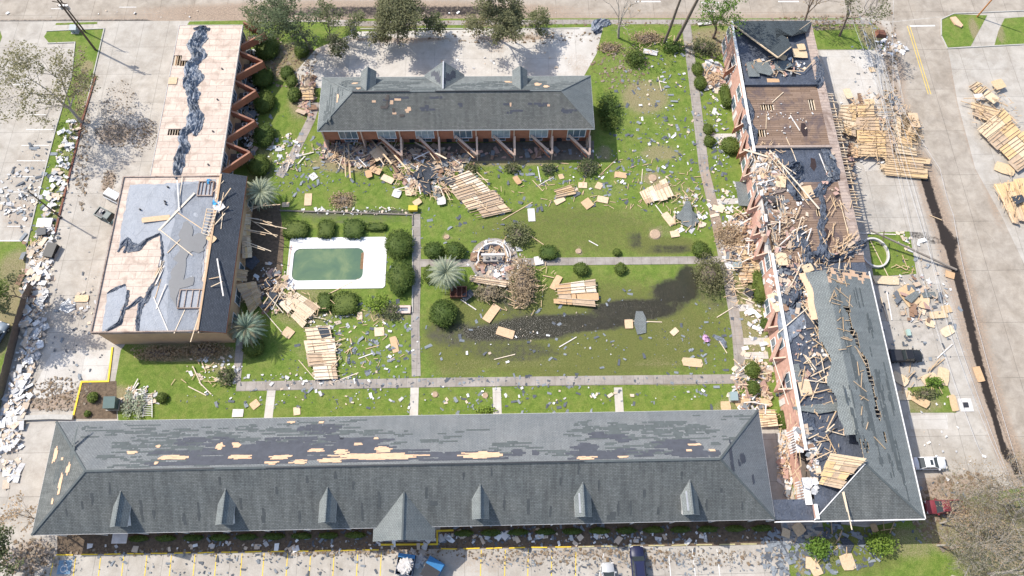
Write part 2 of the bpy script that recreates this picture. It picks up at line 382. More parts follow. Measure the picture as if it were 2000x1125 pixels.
road_strip = [(1803, 335), (1822, 400), (1845, 470), (1866, 540), (1885, 610), (1905, 690), (1926, 770), (1952, 850), (1985, 925)]
gb_ = [blob(232, 205, 34, 50, .45), blob(225, 262, 42, 26, .75), blob(280, 265, 25, 30, .55), blob(212, 355, 14, 24, .9), blob(175, 545, 30, 50, .4), blob(150, 600, 26, 16, .55),
       blob(165, 640, 18, 40, .35), blob(60, 330, 55, 60, .45), blob(40, 420, 45, 40, .55), blob(110, 765, 40, 24, 1), blob(100, 790, 70, 14, .9), blob(60, 1085, 60, 35, .7),
       blob(1250, 1095, 80, 30, .5), blob(1120, 1080, 120, 14, .6), blob(300, 1075, 250, 8, .6), blob(700, 1072, 300, 7, .7), blob(1500, 1090, 60, 30, .45), blob(950, 1100, 90, 26, .5),
       blob(1860, 980, 90, 60, .9), blob(1960, 1050, 90, 90, 1), blob(1740, 130, 12, 120, .7), blob(1725, 80, 20, 40, .8), blob(1790, 250, 14, 60, .6),
       blob(1790, 462, 46, 14, .55, 1), streak([(1800, 340)] + road_strip, .6, 1.0, 1), streak([(1792, 335)] + road_strip, 2.2, .75), streak([(1780, 462), (1850, 475)], 1.0, .55, 1),
       streak([(225, 520), (205, 600), (180, 690)], .5, .5), blob(1500, 640, 60, 120, .5), blob(1700, 370, 60, 60, .35), blob(1830, 900, 40, 25, .2),
       blob(1700, 420, 60, 40, .5, 2), blob(1660, 230, 30, 90, .4, 2), blob(1820, 700, 40, 120, .35), blob(1830, 640, 30, 60, .4, 2), blob(160, 500, 60, 200, .3), blob(60, 200, 70, 120, .3), blob(260, 560, 40, 60, .5, 2), blob(640, 90, 30, 20, .6), blob(250, 420, 60, 80, .25, 2), blob(1900, 500, 60, 200, .25, 2)]
xs = [-1500, -700, -300] + [i * 1.0 for i in range(-112, 118)] + [300, 700, 1500]
ys = [-900, -300, -80] + [i * 1.0 for i in range(-22, 122)] + [200, 500, 1500]
me = bpy.data.meshes.new('ground'); nx = len(xs)
me.from_pydata([(x, y, 0) for y in ys for x in xs], [], [(j * nx + i, j * nx + i + 1, (j + 1) * nx + i + 1, (j + 1) * nx + i) for j in range(len(ys) - 1) for i in range(nx - 1)])
me.materials.append(lot_m); set_mask(me, gb_); g = bpy.data.objects.new('ground', me); C.objects.link(g); tag(g, kind='structure')

sheet('north_road', [(-1200, 45), (-400, 47), (0, 42), (500, 40), (1000, 37), (1690, 34), (1740, 42), (1860, 30), (2000, 22), (2600, 15), (2600, -300), (-1200, -300)], .006, road_m,
      [blob(450, 32, 130, 8, .45, 1), blob(780, 24, 330, 18, .62, 1), blob(700, 24, 480, 26, .9), blob(1080, 22, 40, 8, .7), streak([(0, 44), (130, 44), (300, 38)], .5, .7, 1), streak([(0, 40), (700, 35), (1600, 36)], .9, .7), blob(1350, 25, 330, 14, .5), blob(80, 5, 200, 10, .3), blob(1650, 40, 60, 12, .8)], 1.5)
sheet('east_road', [(1740, 44), (1752, 130), (1772, 230), (1800, 330), (1850, 480), (1893, 620), (1940, 790), (1992, 925), (2060, 1125), (2400, 1125), (2150, 800), (2040, 600), (1955, 420), (1905, 330), (1870, 200), (1852, 100), (1845, 60), (1850, 32)], .010, road_m,
      [streak(road_strip, .75, 1, 1), streak([(1795, 320)] + road_strip, 2.6, .9), streak([(1795, 320)] + road_strip, 1.3, .55, 1), blob(1840, 300, 40, 200, .3), blob(1950, 600, 30, 200, .35), blob(1800, 100, 40, 60, .35), blob(1900, 560, 20, 100, .4, 2), streak([(1745, 60), (1760, 180), (1795, 300)], 1.2, .7), blob(1850, 470, 25, 26, .8, 1), streak([(1860, 110), (1878, 230), (1910, 330), (1960, 450)], .9, .6), blob(1900, 190, 14, 50, .35, 2), blob(1925, 760, 18, 60, .6), blob(1870, 620, 10, 60, .4)], 1.5)
def line(m, x0, y0, x1, y1, w, z=.016, mi=0):
    a = P(x0, y0); b = P(x1, y1); d = (b - a).normalized(); s_ = Vector((-d.y, d.x, 0)) * w / 2
    m.face([(p.x, p.y, z) for p in (a - s_, b - s_, b + s_, a + s_)], mi)
wl = MB()
for x0, x1, y in ((69, 117, 195), (59, 90, 224), (51, 105, 253), (42, 96, 284), (33, 88, 314), (26, 77, 345), (18, 60, 375), (20, 52, 409), (14, 50, 442), (0, 52, 470), (25, 60, 165), (100, 122, 17), (233, 266, 14)): line(wl, x0, y, x1, y, .13)
for x0, y0, x1, y1 in ((1404, 5, 1370, 5), (1240, 3, 1290, 3), (1777, 51, 1826, 50), (1370, 22, 1396, 22), (1520, 3, 1560, 3)): line(wl, x0, y0, x1, y1, .3)
line(wl, 1180, 1075, 1170, 1125, .12); line(wl, 1305, 1072, 1310, 1125, .12); line(wl, 1352, 1072, 1358, 1125, .12); line(wl, 1400, 1072, 1406, 1125, .12)
tag(wl.build('white_road_lines', whitepaint), kind='structure')
yl = MB()
for i, x in enumerate((148, 197, 242, 287, 335, 381, 423, 473, 516, 562, 607, 653, 699, 745, 940, 987, 1032, 1078, 1125)):
    line(yl, x, 1087 - i * .9, x - 7 + (x / 190), 1135, .11)
line(yl, 106, 1088, 96, 1135, .11)
line(yl, 1772, 51, 1813, 184, .10); line(yl, 1777, 51, 1818, 184, .10)
tag(yl.build('yellow_road_lines', yellow), kind='structure')
hs = MB(); hw = MB(); cpt = P(126, 1108)
hs.face([(cpt.x + dx, cpt.y + dy, .017) for dx, dy in ((-.9, -.9), (.9, -.9), (.9, .9), (-.9, .9))])
ring = [(math.cos(a) * .42 - .05, math.sin(a) * .42 - .2) for a in [math.radians(q) for q in range(100, 381, 20)]]
for a, b in list(zip(ring, ring[1:])) + [((-.1, .55), (-.05, .1)), ((-.05, .1), (.35, .05)), ((.35, .05), (.5, -.5)), ((-.1, .3), (.3, .3))]:
    hw.beam((cpt.x + a[0], cpt.y + a[1], .022), (cpt.x + b[0], cpt.y + b[1], .022), .11, .006)
hw.prism([(cpt.x - .1 + .13 * math.cos(t), cpt.y + .68 + .13 * math.sin(t)) for t in [k * math.pi / 4 for k in range(8)]], .018, .024)
bl = plain('blue_paint', (.16, .26, .36), .9, .5, 3)
tag(hs.build('accessible_bay_marking', bl), kind='structure'); tag(hw.build('accessible_bay_symbol', whitepaint), kind='structure')

# lawns
lawn_bl = [blob(990, 650, 110, 18, .95, 1), blob(1100, 632, 150, 18, 1, 1), blob(1040, 645, 90, 20, 1, 1), blob(960, 660, 130, 34, .5, 1), blob(1240, 605, 90, 22, 1, 1), blob(1320, 570, 50, 26, .95, 1), blob(1345, 545, 26, 30, .85, 1), blob(880, 650, 60, 30, .6, 1), blob(1010, 690, 110, 20, .55, 1),
    blob(1240, 468, 18, 22, .6, 1), blob(1310, 487, 60, 12, .58, 1), blob(1290, 480, 80, 20, .9, 2), blob(1140, 430, 110, 28, .35, 1), blob(1110, 450, 230, 60, .6, 2), blob(1150, 640, 330, 110, .75, 2), blob(900, 660, 80, 90, .8, 2), blob(1000, 560, 60, 60, .6, 1), blob(1300, 700, 260, 40, .5, 2),
    blob(1260, 190, 55, 40, .75), blob(1290, 300, 50, 18, .7), blob(1300, 450, 30, 16, .5), blob(1180, 370, 60, 25, .45), blob(1215, 130, 60, 60, .45), blob(880, 725, 90, 10, .45), blob(1130, 490, 10, 8, .9), blob(850, 770, 11, 7, 1), blob(948, 772, 11, 7, 1), blob(873, 463, 9, 10, 1), blob(675, 395, 24, 16, .8), blob(1280, 458, 16, 12, .9), blob(1275, 348, 22, 14, .9),
    blob(1385, 560, 30, 80, .5), blob(1395, 560, 50, 60, .5, 1), blob(1460, 620, 40, 200, .65), blob(1405, 740, 60, 10, .6), blob(1330, 752, 80, 6, .9), blob(1390, 80, 60, 30, .8), blob(560, 120, 60, 40, .9), blob(590, 180, 30, 60, .8), blob(490, 200, 20, 130, .9, 1), blob(510, 330, 30, 60, .6), blob(540, 290, 40, 20, .4),
    blob(680, 320, 90, 20, .8), blob(900, 315, 250, 14, .8), blob(1180, 300, 20, 20, .7), blob(480, 480, 30, 130, .9), blob(600, 600, 90, 50, .6), blob(620, 680, 60, 40, .5), blob(380, 695, 120, 14, .9), blob(430, 700, 30, 40, .6), blob(700, 412, 130, 6, .8, 1), blob(700, 428, 160, 12, .45, 1), blob(200, 780, 70, 30, 1), blob(760, 612, 60, 20, .7), blob(350, 650, 120, 40, .8),
    blob(1290, 710, 70, 14, .5), blob(700, 500, 30, 200, .0), blob(1440, 800, 60, 30, .6)]
lawn_bl += [blob(1250, 240, 90, 80, .38), blob(1080, 350, 140, 26, .34), blob(870, 380, 60, 30, .36), blob(720, 360, 60, 30, .34), blob(700, 690, 80, 40, .36), blob(1000, 710, 160, 16, .42), blob(1320, 650, 60, 50, .4), blob(1100, 780, 60, 14, .3), blob(700, 790, 60, 12, .3), blob(1130, 655, 300, 90, 1, 2), blob(600, 300, 60, 30, .4), blob(760, 370, 120, 20, .3), blob(1000, 380, 100, 20, .3), blob(1330, 380, 40, 30, .5), blob(1240, 420, 60, 30, .4), blob(620, 420, 60, 10, .5), blob(1140, 245, 26, 40, .8, 2), blob(380, 790, 60, 12, .2), blob(650, 790, 60, 10, .2)]
sheet('courtyard_lawn', [(440, 42), (1182, 46), (1430, 40), (1500, 40), (1620, 1000), (1560, 1010), (1520, 830), (1500, 815), (232, 830), (225, 745), (236, 684), (300, 600), (440, 600), (430, 300)], .03, lawn_m, lawn_bl)
sheet('rear_parking_lot', [(560, 160), (618, 95), (700, 62), (1178, 53), (1165, 105), (1140, 150), (1150, 172), (600, 172)], .05, pale_m,
      [blob(700, 100, 90, 22, .3), blob(780, 78, 120, 8, .8), blob(1000, 74, 90, 9, .8), blob(970, 90, 30, 18, .55), blob(640, 90, 50, 25, .6), blob(1130, 125, 30, 30, .5), blob(1160, 62, 20, 12, .8, 2), blob(660, 140, 50, 20, .4)])
sheet('west_island_lawn', [(92, 62), (204, 57), (196, 100), (176, 176), (160, 240), (149, 290), (127, 378), (110, 450), (95, 480), (52, 480), (60, 440), (80, 365), (110, 250), (140, 150), (146, 82), (96, 84), (86, 72)], .03, lawn_m, [streak([(150, 230), (130, 310), (110, 400), (80, 480)], 1.8, .55), blob(170, 130, 14, 14, .9), blob(160, 200, 14, 60, .6)])
sheet('west_lower_lawn', [(-200, 472), (52, 472), (48, 560), (20, 700), (-20, 900), (-200, 900)], .03, lawn_m, [blob(30, 520, 40, 40, .7), blob(10, 620, 30, 90, .9), blob(20, 540, 50, 40, .5, 2)])
sheet('north_verge', [(700, 37), (1100, 36), (1680, 36), (1700, 52), (1560, 52), (1180, 50), (700, 56)], .034, lawn_m, [blob(1000, 50, 350, 5, .35), blob(760, 48, 80, 8, .9), blob(980, 50, 60, 8, .9), blob(1450, 45, 150, 8, .9)])
sheet('west_verge', [(370, 42), (480, 40), (480, 50), (365, 50)], .026, lawn_m, [blob(400, 44, 6, 2, .4)])
sheet('small_west_verge', [(110, 45), (190, 43), (190, 47), (108, 49)], .026, lawn_m, [blob(130, 46, 6, 2, .9)])
sheet('far_west_verge', [(-60, 60), (0, 60), (4, 72), (-2, 88), (-60, 90)], .026, lawn_m, [blob(-30, 66, 6, 2, .4)])
sheet('north_east_lawn', [(1585, 55), (1700, 40), (1722, 60), (1728, 97), (1592, 97)], .03, lawn_m, [blob(1700, 70, 25, 30, .9), blob(1620, 50, 60, 10, .8), blob(1640, 85, 30, 8, .3)])
sheet('road_island_lawn', [(1840, 36), (1862, 28), (1928, 30), (1912, 60), (1896, 90), (1850, 93), (1838, 70)], .03, lawn_m, [blob(1866, 45, 12, 8, .6), blob(1905, 60, 12, 30, .8)])
sheet('road_island_lawn', [(1962, 36), (2150, 22), (2150, 80), (1942, 89), (1950, 60)], .03, lawn_m, [blob(1950, 60, 12, 30, .7)])
sheet('east_island_lawn', [(1694, 455), (1776, 452), (1790, 535), (1706, 541)], .03, lawn_m, [blob(1700, 540, 20, 12, .5), blob(1740, 500, 20, 20, .3)])
sheet('parking_island_lawn', [(1772, 757), (1850, 750), (1868, 806), (1778, 806)], .03, lawn_m, [blob(1800, 790, 50, 20, .7)])
sheet('south_lawn', [(1548, 1012), (1690, 1030), (1800, 1010), (1850, 980), (2000, 950), (2300, 950), (2400, 1300), (1550, 1300), (1540, 1080)], .03, lawn_m, [blob(1600, 1060, 50, 20, .55), blob(1880, 1030, 90, 60, 1), blob(1980, 1080, 120, 110, 1), blob(1700, 1100, 60, 30, .3), blob(1680, 1040, 110, 10, .9, 2), blob(1650, 1080, 140, 50, .62, 2), blob(1600, 1090, 40, 40, .5), blob(1780, 1060, 60, 40, .6), blob(1560, 1100, 10, 30, .9)])
mb = sheet('hedge_bed_soil', [(112, 1030), (745, 1025), (745, 1058), (860, 1058), (860, 1020), (1530, 1012), (1545, 1062), (1400, 1066), (860, 1072), (560, 1077), (112, 1084)], .026, mulch_m)
sheet('kerb_bed_soil', [(160, 745), (212, 745), (228, 744), (228, 818), (143, 818)], .046, mulch_m)
sheet('entrance_slab', [(130, 684), (220, 684), (205, 742), (160, 742), (148, 760), (80, 780), (60, 770), (100, 690)], .012, pale_m, [blob(150, 735, 12, 8, .4)])
for nm, pl in (('bay_slab', [(1600, 100), (1700, 97), (1740, 330), (1690, 335), (1640, 200)]), ('bay_slab', [(1775, 812), (1850, 810), (1852, 838), (1780, 838)])):
    sheet(nm, pl, .008, pale_m, [blob(1690, 150, 20, 30, .4)])

def slab(name, pts, m=walk_m, z=.07):
    b = MB(); q = [P(*p) for p in pts]; b.prism([(p.x, p.y) for p in q], -.05, z); o = b.build(name, m); set_mask(o.data, []); return tag(o, kind='structure')
def walk(name, pts, w, m=walk_m, z=.07, blobs=()):
    L, R_ = [], []
    q = [P(*p) for p in pts]
    for i, p in enumerate(q):
        d = (q[min(i + 1, len(q) - 1)] - q[max(i - 1, 0)]).normalized(); s_ = Vector((-d.y, d.x, 0)) * w / 2
        L.append(p + s_); R_.append(p - s_)
    b = MB()
    b.loft([[(l.x, l.y, z), (r.x, r.y, z), (r.x, r.y, -.05), (l.x, l.y, -.05)] for l, r in zip(L, R_)]); o = b.build(name, m)
    bm = bmesh.new(); bm.from_mesh(o.data); bmesh.ops.subdivide_edges(bm, edges=[e for e in bm.edges if e.calc_length() > 3], cuts=24, use_grid_fill=True); bmesh.ops.recalc_face_normals(bm, faces=bm.faces); bm.to_mesh(o.data); bm.free()
    set_mask(o.data, list(blobs)); return tag(o, kind='structure')
walk('middle_path', [(813, 418), (814, 520), (811, 640), (813, 735)], 1.35, z=.07, blobs=[blob(812, 560, 20, 60, .2), blob(812, 700, 10, 50, .4), blob(813, 500, 8, 80, .45, 2)])
walk('east_path', [(1340, 48), (1357, 180), (1375, 330), (1392, 400), (1425, 560), (1440, 650), (1447, 738)], 1.7, z=.075, blobs=[blob(1345, 80, 10, 20, .5), blob(1380, 350, 16, 60, .6), blob(1400, 430, 20, 60, .8), blob(1440, 640, 20, 90, .45)])
walk('south_path', [(462, 755), (800, 748), (1100, 744), (1448, 740)], 1.45, z=.08, blobs=[blob(560, 753, 60, 8, .4), blob(880, 748, 400, 8, .3), blob(1350, 742, 60, 8, .6)])
walk('cross_path', [(822, 514), (900, 514), (1090, 511), (1405, 508)], 1.35, z=.085, blobs=[blob(1270, 510, 50, 8, .5, 1), blob(1180, 508, 40, 8, .3, 1), blob(860, 513, 40, 6, .4)])
for x, x2 in ((531, 524), (810, 808), (970, 972), (1207, 1211)): walk('door_path', [(x, 757), (x2, 818)], 1.25, pale_m, .065, [blob(x, 790, 12, 12, .4, 2)])
walk('side_path', [(470, 660), (462, 750)], 1.2, z=.06, blobs=[blob(465, 700, 10, 30, .5)])
walk('rear_path', [(545, 345), (575, 300), (607, 235), (618, 200)], 1.5, z=.06, blobs=[blob(560, 310, 20, 30, .5)])
for a, b_ in (((1360, 150), (1432, 148)), ((1372, 267), (1445, 266)), ((1390, 395), (1460, 392)), ((1440, 667), (1500, 666)), ((1440, 695), (1500, 694)), ((1442, 722), (1510, 720)), ((1470, 600), (1440, 602))): walk('entry_path', [a, b_], 1.1, pale_m, .06, [blob(b_[0], b_[1], 14, 10, .5)])
walk('verge_path', [(640, 47), (1100, 43), (1700, 43)], 1.1, z=.06, blobs=[blob(1450, 45, 100, 5, .6)])
c0 = P(965, 508); rb = MB(); rb.prism([(c0.x + 3.9 * math.cos(t), c0.y + 3.9 * math.sin(t)) for t in [k * math.pi / 24 for k in range(48)]], -.05, .09); o = rb.build('round_plaza', walk_m); set_mask(o.data, []); tag(o, kind='structure')
slab('covered_walk_slab', [(1520, 985), (1600, 985), (1612, 1060), (1530, 1062)], lot_m, .05)
slab('patio_slab', [(626, 285), (1160, 275), (1160, 312), (632, 318)], plain('shaded_patio', (.15, .125, .10), .9, .5, 1.5), .05)  # dark brown carries the shade the building throws over the patio
slab('porch_slab', [(468, 395), (548, 400), (548, 415), (555, 470), (548, 580), (460, 580)], mulch_m, .05)
# kerbs
def kerb(name, pts, m, label, w=.18, h=.16):
    b = MB(); q = [P(*p) for p in pts]
    for i in range(len(q) - 1):
        d = (q[i + 1] - q[i]).normalized() * (w / 2 - .001 * (i % 2))
        b.beam(q[i] - d + Vector((0, 0, h / 2 - .02)), q[i + 1] + d + Vector((0, 0, h / 2 - .02)), w, h - .003 * (i % 2))
    o = b.build(name, m); return tag(o, kind='structure')
kerb('yellow_kerb', [(220, 680), (212, 745), (160, 746), (143, 816)], yellow, '', .26)
kerb('yellow_kerb', [(884, 1036), (854, 1037), (854, 1063), (745, 1064)], yellow, '', .24)
kerb('yellow_kerb', [(98, 1037), (150, 1036)], yellow, '', .2)
kerbm = plain('kerb_concrete', (.42, .40, .36), .85, .2, 2)
kerb('island_kerb', [(92, 61), (204, 56), (176, 176), (149, 290), (127, 378), (100, 480)], kerbm, '')
kerb('island_kerb', [(94, 85), (147, 83), (140, 150), (110, 250), (80, 365), (52, 480)], kerbm, '')
kerb('brick_kerb', [(187, 150), (160, 240), (149, 290), (127, 378), (108, 455)], brickd, '', .3, .2)
kerb('road_kerb', [(1838, 70), (1838, 38), (1862, 27), (2150, 15)], kerbm, ''); kerb('road_kerb', [(1838, 70), (1850, 95), (1942, 90), (2100, 82)], kerbm, '')
kerb('planter_kerb', [(548, 412), (806, 420), (806, 440)], plain('stained_kerb', (.20, .175, .15), .9, .4, 2), '', .22, .25); kerb('planter_kerb', [(28, 818), (100, 815), (140, 816)], kerbm, '', .7, .5)
kerb('lot_kerb', [(705, 57), (1130, 56)], kerbm, ''); kerb('pool_garden_kerb', [(806, 450), (806, 610)], kerbm, '', .15, .2)
# pool
def rrect(x0, x1, y0, y1, r, n=6):
    o = []
    for cx, cy, a0 in ((x1 - r, y1 - r, 0), (x0 + r, y1 - r, 90), (x0 + r, y0 + r, 180), (x1 - r, y0 + r, 270)):
        for k in range(n + 1):
            a = math.radians(a0 + 90 * k / n); o.append((cx + r * math.cos(a), cy + r * math.sin(a)))
    return o
pa, pb = P(569, 549), P(712, 485); qa, qb = P(553, 568), P(757, 463)
px0, px1, py0, py1 = pa.x, pb.x, pa.y, pb.y; ox0, ox1, oy0, oy1 = qa.x + .3, qb.x, qa.y + .2, qb.y
outer = rrect(ox0, ox1, oy0, oy1, .6); inner = rrect(px0, px1, py0, py1, 1.1); inn2 = rrect(px0 - .28, px1 + .28, py0 - .28, py1 + .28, 1.35)
poolwhite = plain('pool_deck_paint', (.68, .665, .65), .7, .16, .7); pinkpatch = plain('worn_pool_deck', (.60, .46, .40), .8, .2, 1.5)
pd = empty('swimming_pool', (0, 0, 0), 'rectangular swimming pool of murky green water set in a white painted deck', 'swimming pool'); pd.location = ((px0 + px1) / 2, (py0 + py1) / 2, 0)
bpy.context.view_layer.update()
b = MB(); b.loft([[(x, y, -.05) for x, y in outer], [(x, y, .12) for x, y in outer], [(x, y, .12) for x, y in inn2], [(x, y, -.1) for x, y in inn2]], cap=False); b.build('pool_deck', poolwhite, pd)
b = MB(); b.loft([[(x, y, -.1) for x, y in inn2], [(x, y, .16) for x, y in inn2], [(x, y, .16) for x, y in inner], [(x, y, .0) for x, y in inner]], cap=False); b.build('coping', white_trim, pd)
wm, wnt, wb = base('pool_water', .12, 0, .25); p_ = wpos(wnt); a_ = noise_n(wnt, p_, .22, 5, .6, .6)
link(wnt, ramp(wnt, a_, [(.3, (.075, .13, .09)), (.5, (.105, .165, .098)), (.68, (.18, .23, .12))]), wb.inputs['Base Color']); bump(wnt, wb, noise_n(wnt, p_, 2.5, 3), .01)
b = MB(); b.face([(x, y, .07) for x, y in inner]); b.build('water', wm, pd)
b = MB(); b.prism([(px1 - .5, py0 + 1.9), (px1 + .0, py0 + 1.9), (px1 + .0, py1 - .7), (px1 - .45, py1 - .9)], .08, .10); b.build('floating_leaves', plain('leaf_mat', (.22, .13, .07), .9, .6, 5), pd)
b = MB(); b.prism([(ox0 + .05, oy0 + .3), (px0 - .5, oy0 + .05 + .3), (px0 - .4, oy1 - 1.0), (ox0 + .1, oy1 - 1.6)], .121, .127); b.build('worn_patch', pinkpatch, pd)
# ---------------------------------------------------------------- roof planes
class Plane:
    def __init__(s, O, U, V):
        s.O = Vector(O); s.U = Vector(U).normalized(); s.V = Vector(V).normalized(); s.N = s.U.cross(s.V)
        if s.N.z < 0: s.N = -s.N
    def pos(s, u, v, off=0): return s.O + s.U * u + s.V * v + s.N * off
    def px(s, x, y):
        d = RT @ Vector(((x - 1000) / F, (562.5 - y) / F, -1.0)); o = Vector((0, 0, H))
        t = (s.O - o).dot(s.N) / d.dot(s.N); p = o + d * t - s.O
        return p.dot(s.U), p.dot(s.V)
def patches(pl, lst, mb, off, row=.28, inside=None, tidy=False):
    k = 0
    for (cx, cy, rx, ry, fill) in lst:
        u0, v0 = pl.px(cx, cy); ua, va = pl.px(cx + rx, cy); ub, vb = pl.px(cx, cy + ry)
        ru = max(.2, math.hypot(ua - u0, va - v0)); rv = max(.15, math.hypot(ub - u0, vb - v0))
        if abs(va - v0) > abs(ua - u0): ru, rv = rv, ru      # picture axes swap on east/west slopes
        r0 = math.floor((v0 - rv) / row); r1 = math.ceil((v0 + rv) / row)
        for r in range(r0, r1):
            va_ = r * row; q = (va_ + row / 2 - v0) / rv
            if abs(q) > 1: continue
            hw = ru * math.sqrt(1 - q * q) ** .6
            if fill > .85: segs = [(u0 - hw * rnd.uniform(.45, 1.25), u0 + hw * rnd.uniform(.45, 1.25))]
            else:
                segs = []; u = u0 - hw
                while u < u0 + hw:
                    L = rnd.choice((.45, .8, 1.2, 1.9, 2.8)) * rnd.uniform(.7, 1.3)
                    if rnd.random() < fill: segs.append((u, u + L))
                    u += L + rnd.uniform(.0, .3)
            for a, b in segs:
                if inside:
                    lo, hi = inside(va_ + row / 2)
                    a = max(a, lo); b = min(b, hi)
                if b - a < .12 or va_ < .1: continue
                k += 1; o_ = off + (k % 40) * .0004
                n = max(1, int((b - a) / .5)); us = [a + (b - a) * i / n for i in range(n + 1)]
                if tidy: n = 1; us = [a, b]
                for i in range(n):
                    j = 0 if tidy else rnd.uniform(-.05, .05)
                    mb.face([pl.pos(us[i], va_ + j, o_), pl.pos(us[i + 1], va_ + j, o_), pl.pos(us[i + 1], va_ + row * (1.0 if tidy else 1.25) + j, o_), pl.pos(us[i], va_ + row * (1.0 if tidy else 1.25) + j, o_)], 0)
    return mb
def roof_face(mb, pts, pl, m=0, th=.16):
    uv = [((Vector(p) - pl.O).dot(pl.U), (Vector(p) - pl.O).dot(pl.V)) for p in pts]
    mb.face(pts, m, uv)
def hip_roof(x0, x1, y0, y1, ze, zr, hw, he, th=.22):
    ym = (y0 + y1) / 2; A, B, Cc, D = Vector((x0, y0, ze)), Vector((x1, y0, ze)), Vector((x1, y1, ze)), Vector((x0, y1, ze))
    R0, R1 = Vector((x0 + hw, ym, zr)), Vector((x1 - he, ym, zr))
    pl = {'s': Plane(A, (1, 0, 0), (0, ym - y0, zr - ze)), 'n': Plane(D, (1, 0, 0), (0, ym - y1, zr - ze)), 'w': Plane(A, (0, 1, 0), (hw, 0, zr - ze)), 'e': Plane(B, (0, 1, 0), (-he, 0, zr - ze))}
    return A, B, Cc, D, R0, R1, pl
def soffit(mb, x0, x1, y0, y1, ze, m=1):
    mb.box(x0 - .03, x1 + .03, y0 - .03, y1 + .03, ze - .24, ze - .02, m)
def ridge_cap(mb, a, b, w=.34, m=0): mb.beam(Vector(a) + Vector((0, 0, .03)), Vector(b) + Vector((0, 0, .03)), w, .06, m)

def dormer(parent, x, yf, yb, ze, zd, half, sgn, mats, slope_z, strip=None):
    """small gabled dormer; front at yf, ridge runs back to yb (sgn=+1 back is north)"""
    e0, ef = zd, ze
    r = MB(); ov = .22
    yfo = yf - sgn * .25
    # the roof meets the slope where slope_z(y)==height
    def y_at(z):
        a, b = (yf, yb + sgn * 4)
        for _ in range(40):
            m_ = (a + b) / 2
            if slope_z(m_) < z: a = m_
            else: b = m_
        return a
    yr, ye = y_at(zd), y_at(ze)
    for s_ in (-1, 1):
        h = half + ov; zl = ze - (zd - ze) / half * ov
        pl = Plane((x + s_ * h, yfo, zl), (0, sgn, 0), (-s_ * h, 0, zd - zl))
        pts = [(x + s_ * h, yfo, zl), (x, yfo, zd), (x, yr, zd), (x + s_ * h, ye, zl)]
        if s_ * sgn > 0: pts = list(reversed(pts))
        roof_face(r, pts, pl, 0); dn = [Vector(p) - Vector((0, 0, .12)) for p in pts]
        r.face(list(reversed(dn)), 1)
        for i in range(4): r.face([dn[i], dn[(i + 1) % 4], pts[(i + 1) % 4], pts[i]], 1)
    d = r.build('dormer', mats, parent)
    w = MB(); yb2 = ye
    b_ = [(x - half, yf, slope_z(yf) - .3), (x + half, yf, slope_z(yf) - .3), (x + half, yf, ze), (x, yf, zd - .06), (x - half, yf, ze)]
    w.hexa(b_, [(p[0], yb2, p[2] if p[2] > ze - .01 else ze - .1) for p in b_], 0); w.build('cheek_wall', mats[1], d)
    g = MB(); y_ = yf - sgn * .02; g.box(x - half * .62, x + half * .62, min(y_, y_ - sgn * .05), max(y_, y_ - sgn * .05), slope_z(yf) + .25, ze - .1); g.build('louver', mats[2], d)
    c = MB(); c.beam((x, yfo, zd + .02), (x, yr, zd + .02), .16, .05); c.build('ridge_cap', mats[0], d)
    if strip is not None:
        s = MB()
        s.beam((x - half * .55, yfo + sgn * .5, ze + (zd - ze) * .48 + .06), (x - half * .55, yfo + sgn * 3.0, ze + (zd - ze) * .48 + .06), .22, .05); s.build('bent_flashing', mats[2], d)
    return d
glass_l = plain('curtained_glass', (.30, .34, .36), .3, .4, 1.2)
def window(parent, c, w, h, face, frame=white_trim, pane=glass_m, mull=1):
    """face: 's','w','e','n' outward; c = centre on the wall plane"""
    ax = Vector((1, 0, 0)) if face in 'sn' else Vector((0, 1, 0)); out = {'s': Vector((0, -1, 0)), 'n': Vector((0, 1, 0)), 'w': Vector((-1, 0, 0)), 'e': Vector((1, 0, 0))}[face]
    c = Vector(c); f = MB(); up = Vector((0, 0, 1)); t = .09
    for k in (-1, 1):
        f.beam(c + ax * k * (w / 2 - t / 2) - up * h / 2 + out * .04, c + ax * k * (w / 2 - t / 2) + up * h / 2 + out * .04, t, .1, 0, out)
        f.beam(c + up * k * (h / 2 - t / 2) - ax * (w / 2 - t) + out * .04, c + up * k * (h / 2 - t / 2) + ax * (w / 2 - t) + out * .04, t, .1, 0, out)
    for q in range(mull):
        a = ax * (-w / 2 + w * (q + 1) / (mull + 1)); f.beam(c + a - up * (h / 2 - t) + out * .04, c + a + up * (h / 2 - t) + out * .04, .07, .08, 0, out)
    o = f.build('window', frame, parent)
    g = MB(); p = [c - ax * (w / 2 - t) - up * (h / 2 - t), c + ax * (w / 2 - t) - up * (h / 2 - t), c + ax * (w / 2 - t) + up * (h / 2 - t), c - ax * (w / 2 - t) + up * (h / 2 - t)]
    p = [q + out * .015 for q in p]; g.hexa([q - out * .012 for q in p], p); g.build('pane', pane, o); return o
def door(parent, c, w, h, face, mat):
    ax = Vector((1, 0, 0)) if face in 'sn' else Vector((0, 1, 0)); out = {'s': Vector((0, -1, 0)), 'n': Vector((0, 1, 0)), 'w': Vector((-1, 0, 0)), 'e': Vector((1, 0, 0))}[face]
    c = Vector(c); m = MB(); up = Vector((0, 0, h / 2)); p = [c - ax * w / 2 - up, c + ax * w / 2 - up, c + ax * w / 2 + up, c - ax * w / 2 + up]
    m.hexa([q + out * .003 for q in p], [q + out * .06 for q in p]); o = m.build('door', mat, parent)
    k = MB(); k.tube([c + ax * w * .38 + out * .06, c + ax * w * .38 + out * .13], [.04, .04], 6); k.build('handle', steel, o); return o
def inset(mb, x0, x1, y0, y1, z0, z1): mb.box(x0, x1, y0, y1, z0, z1)

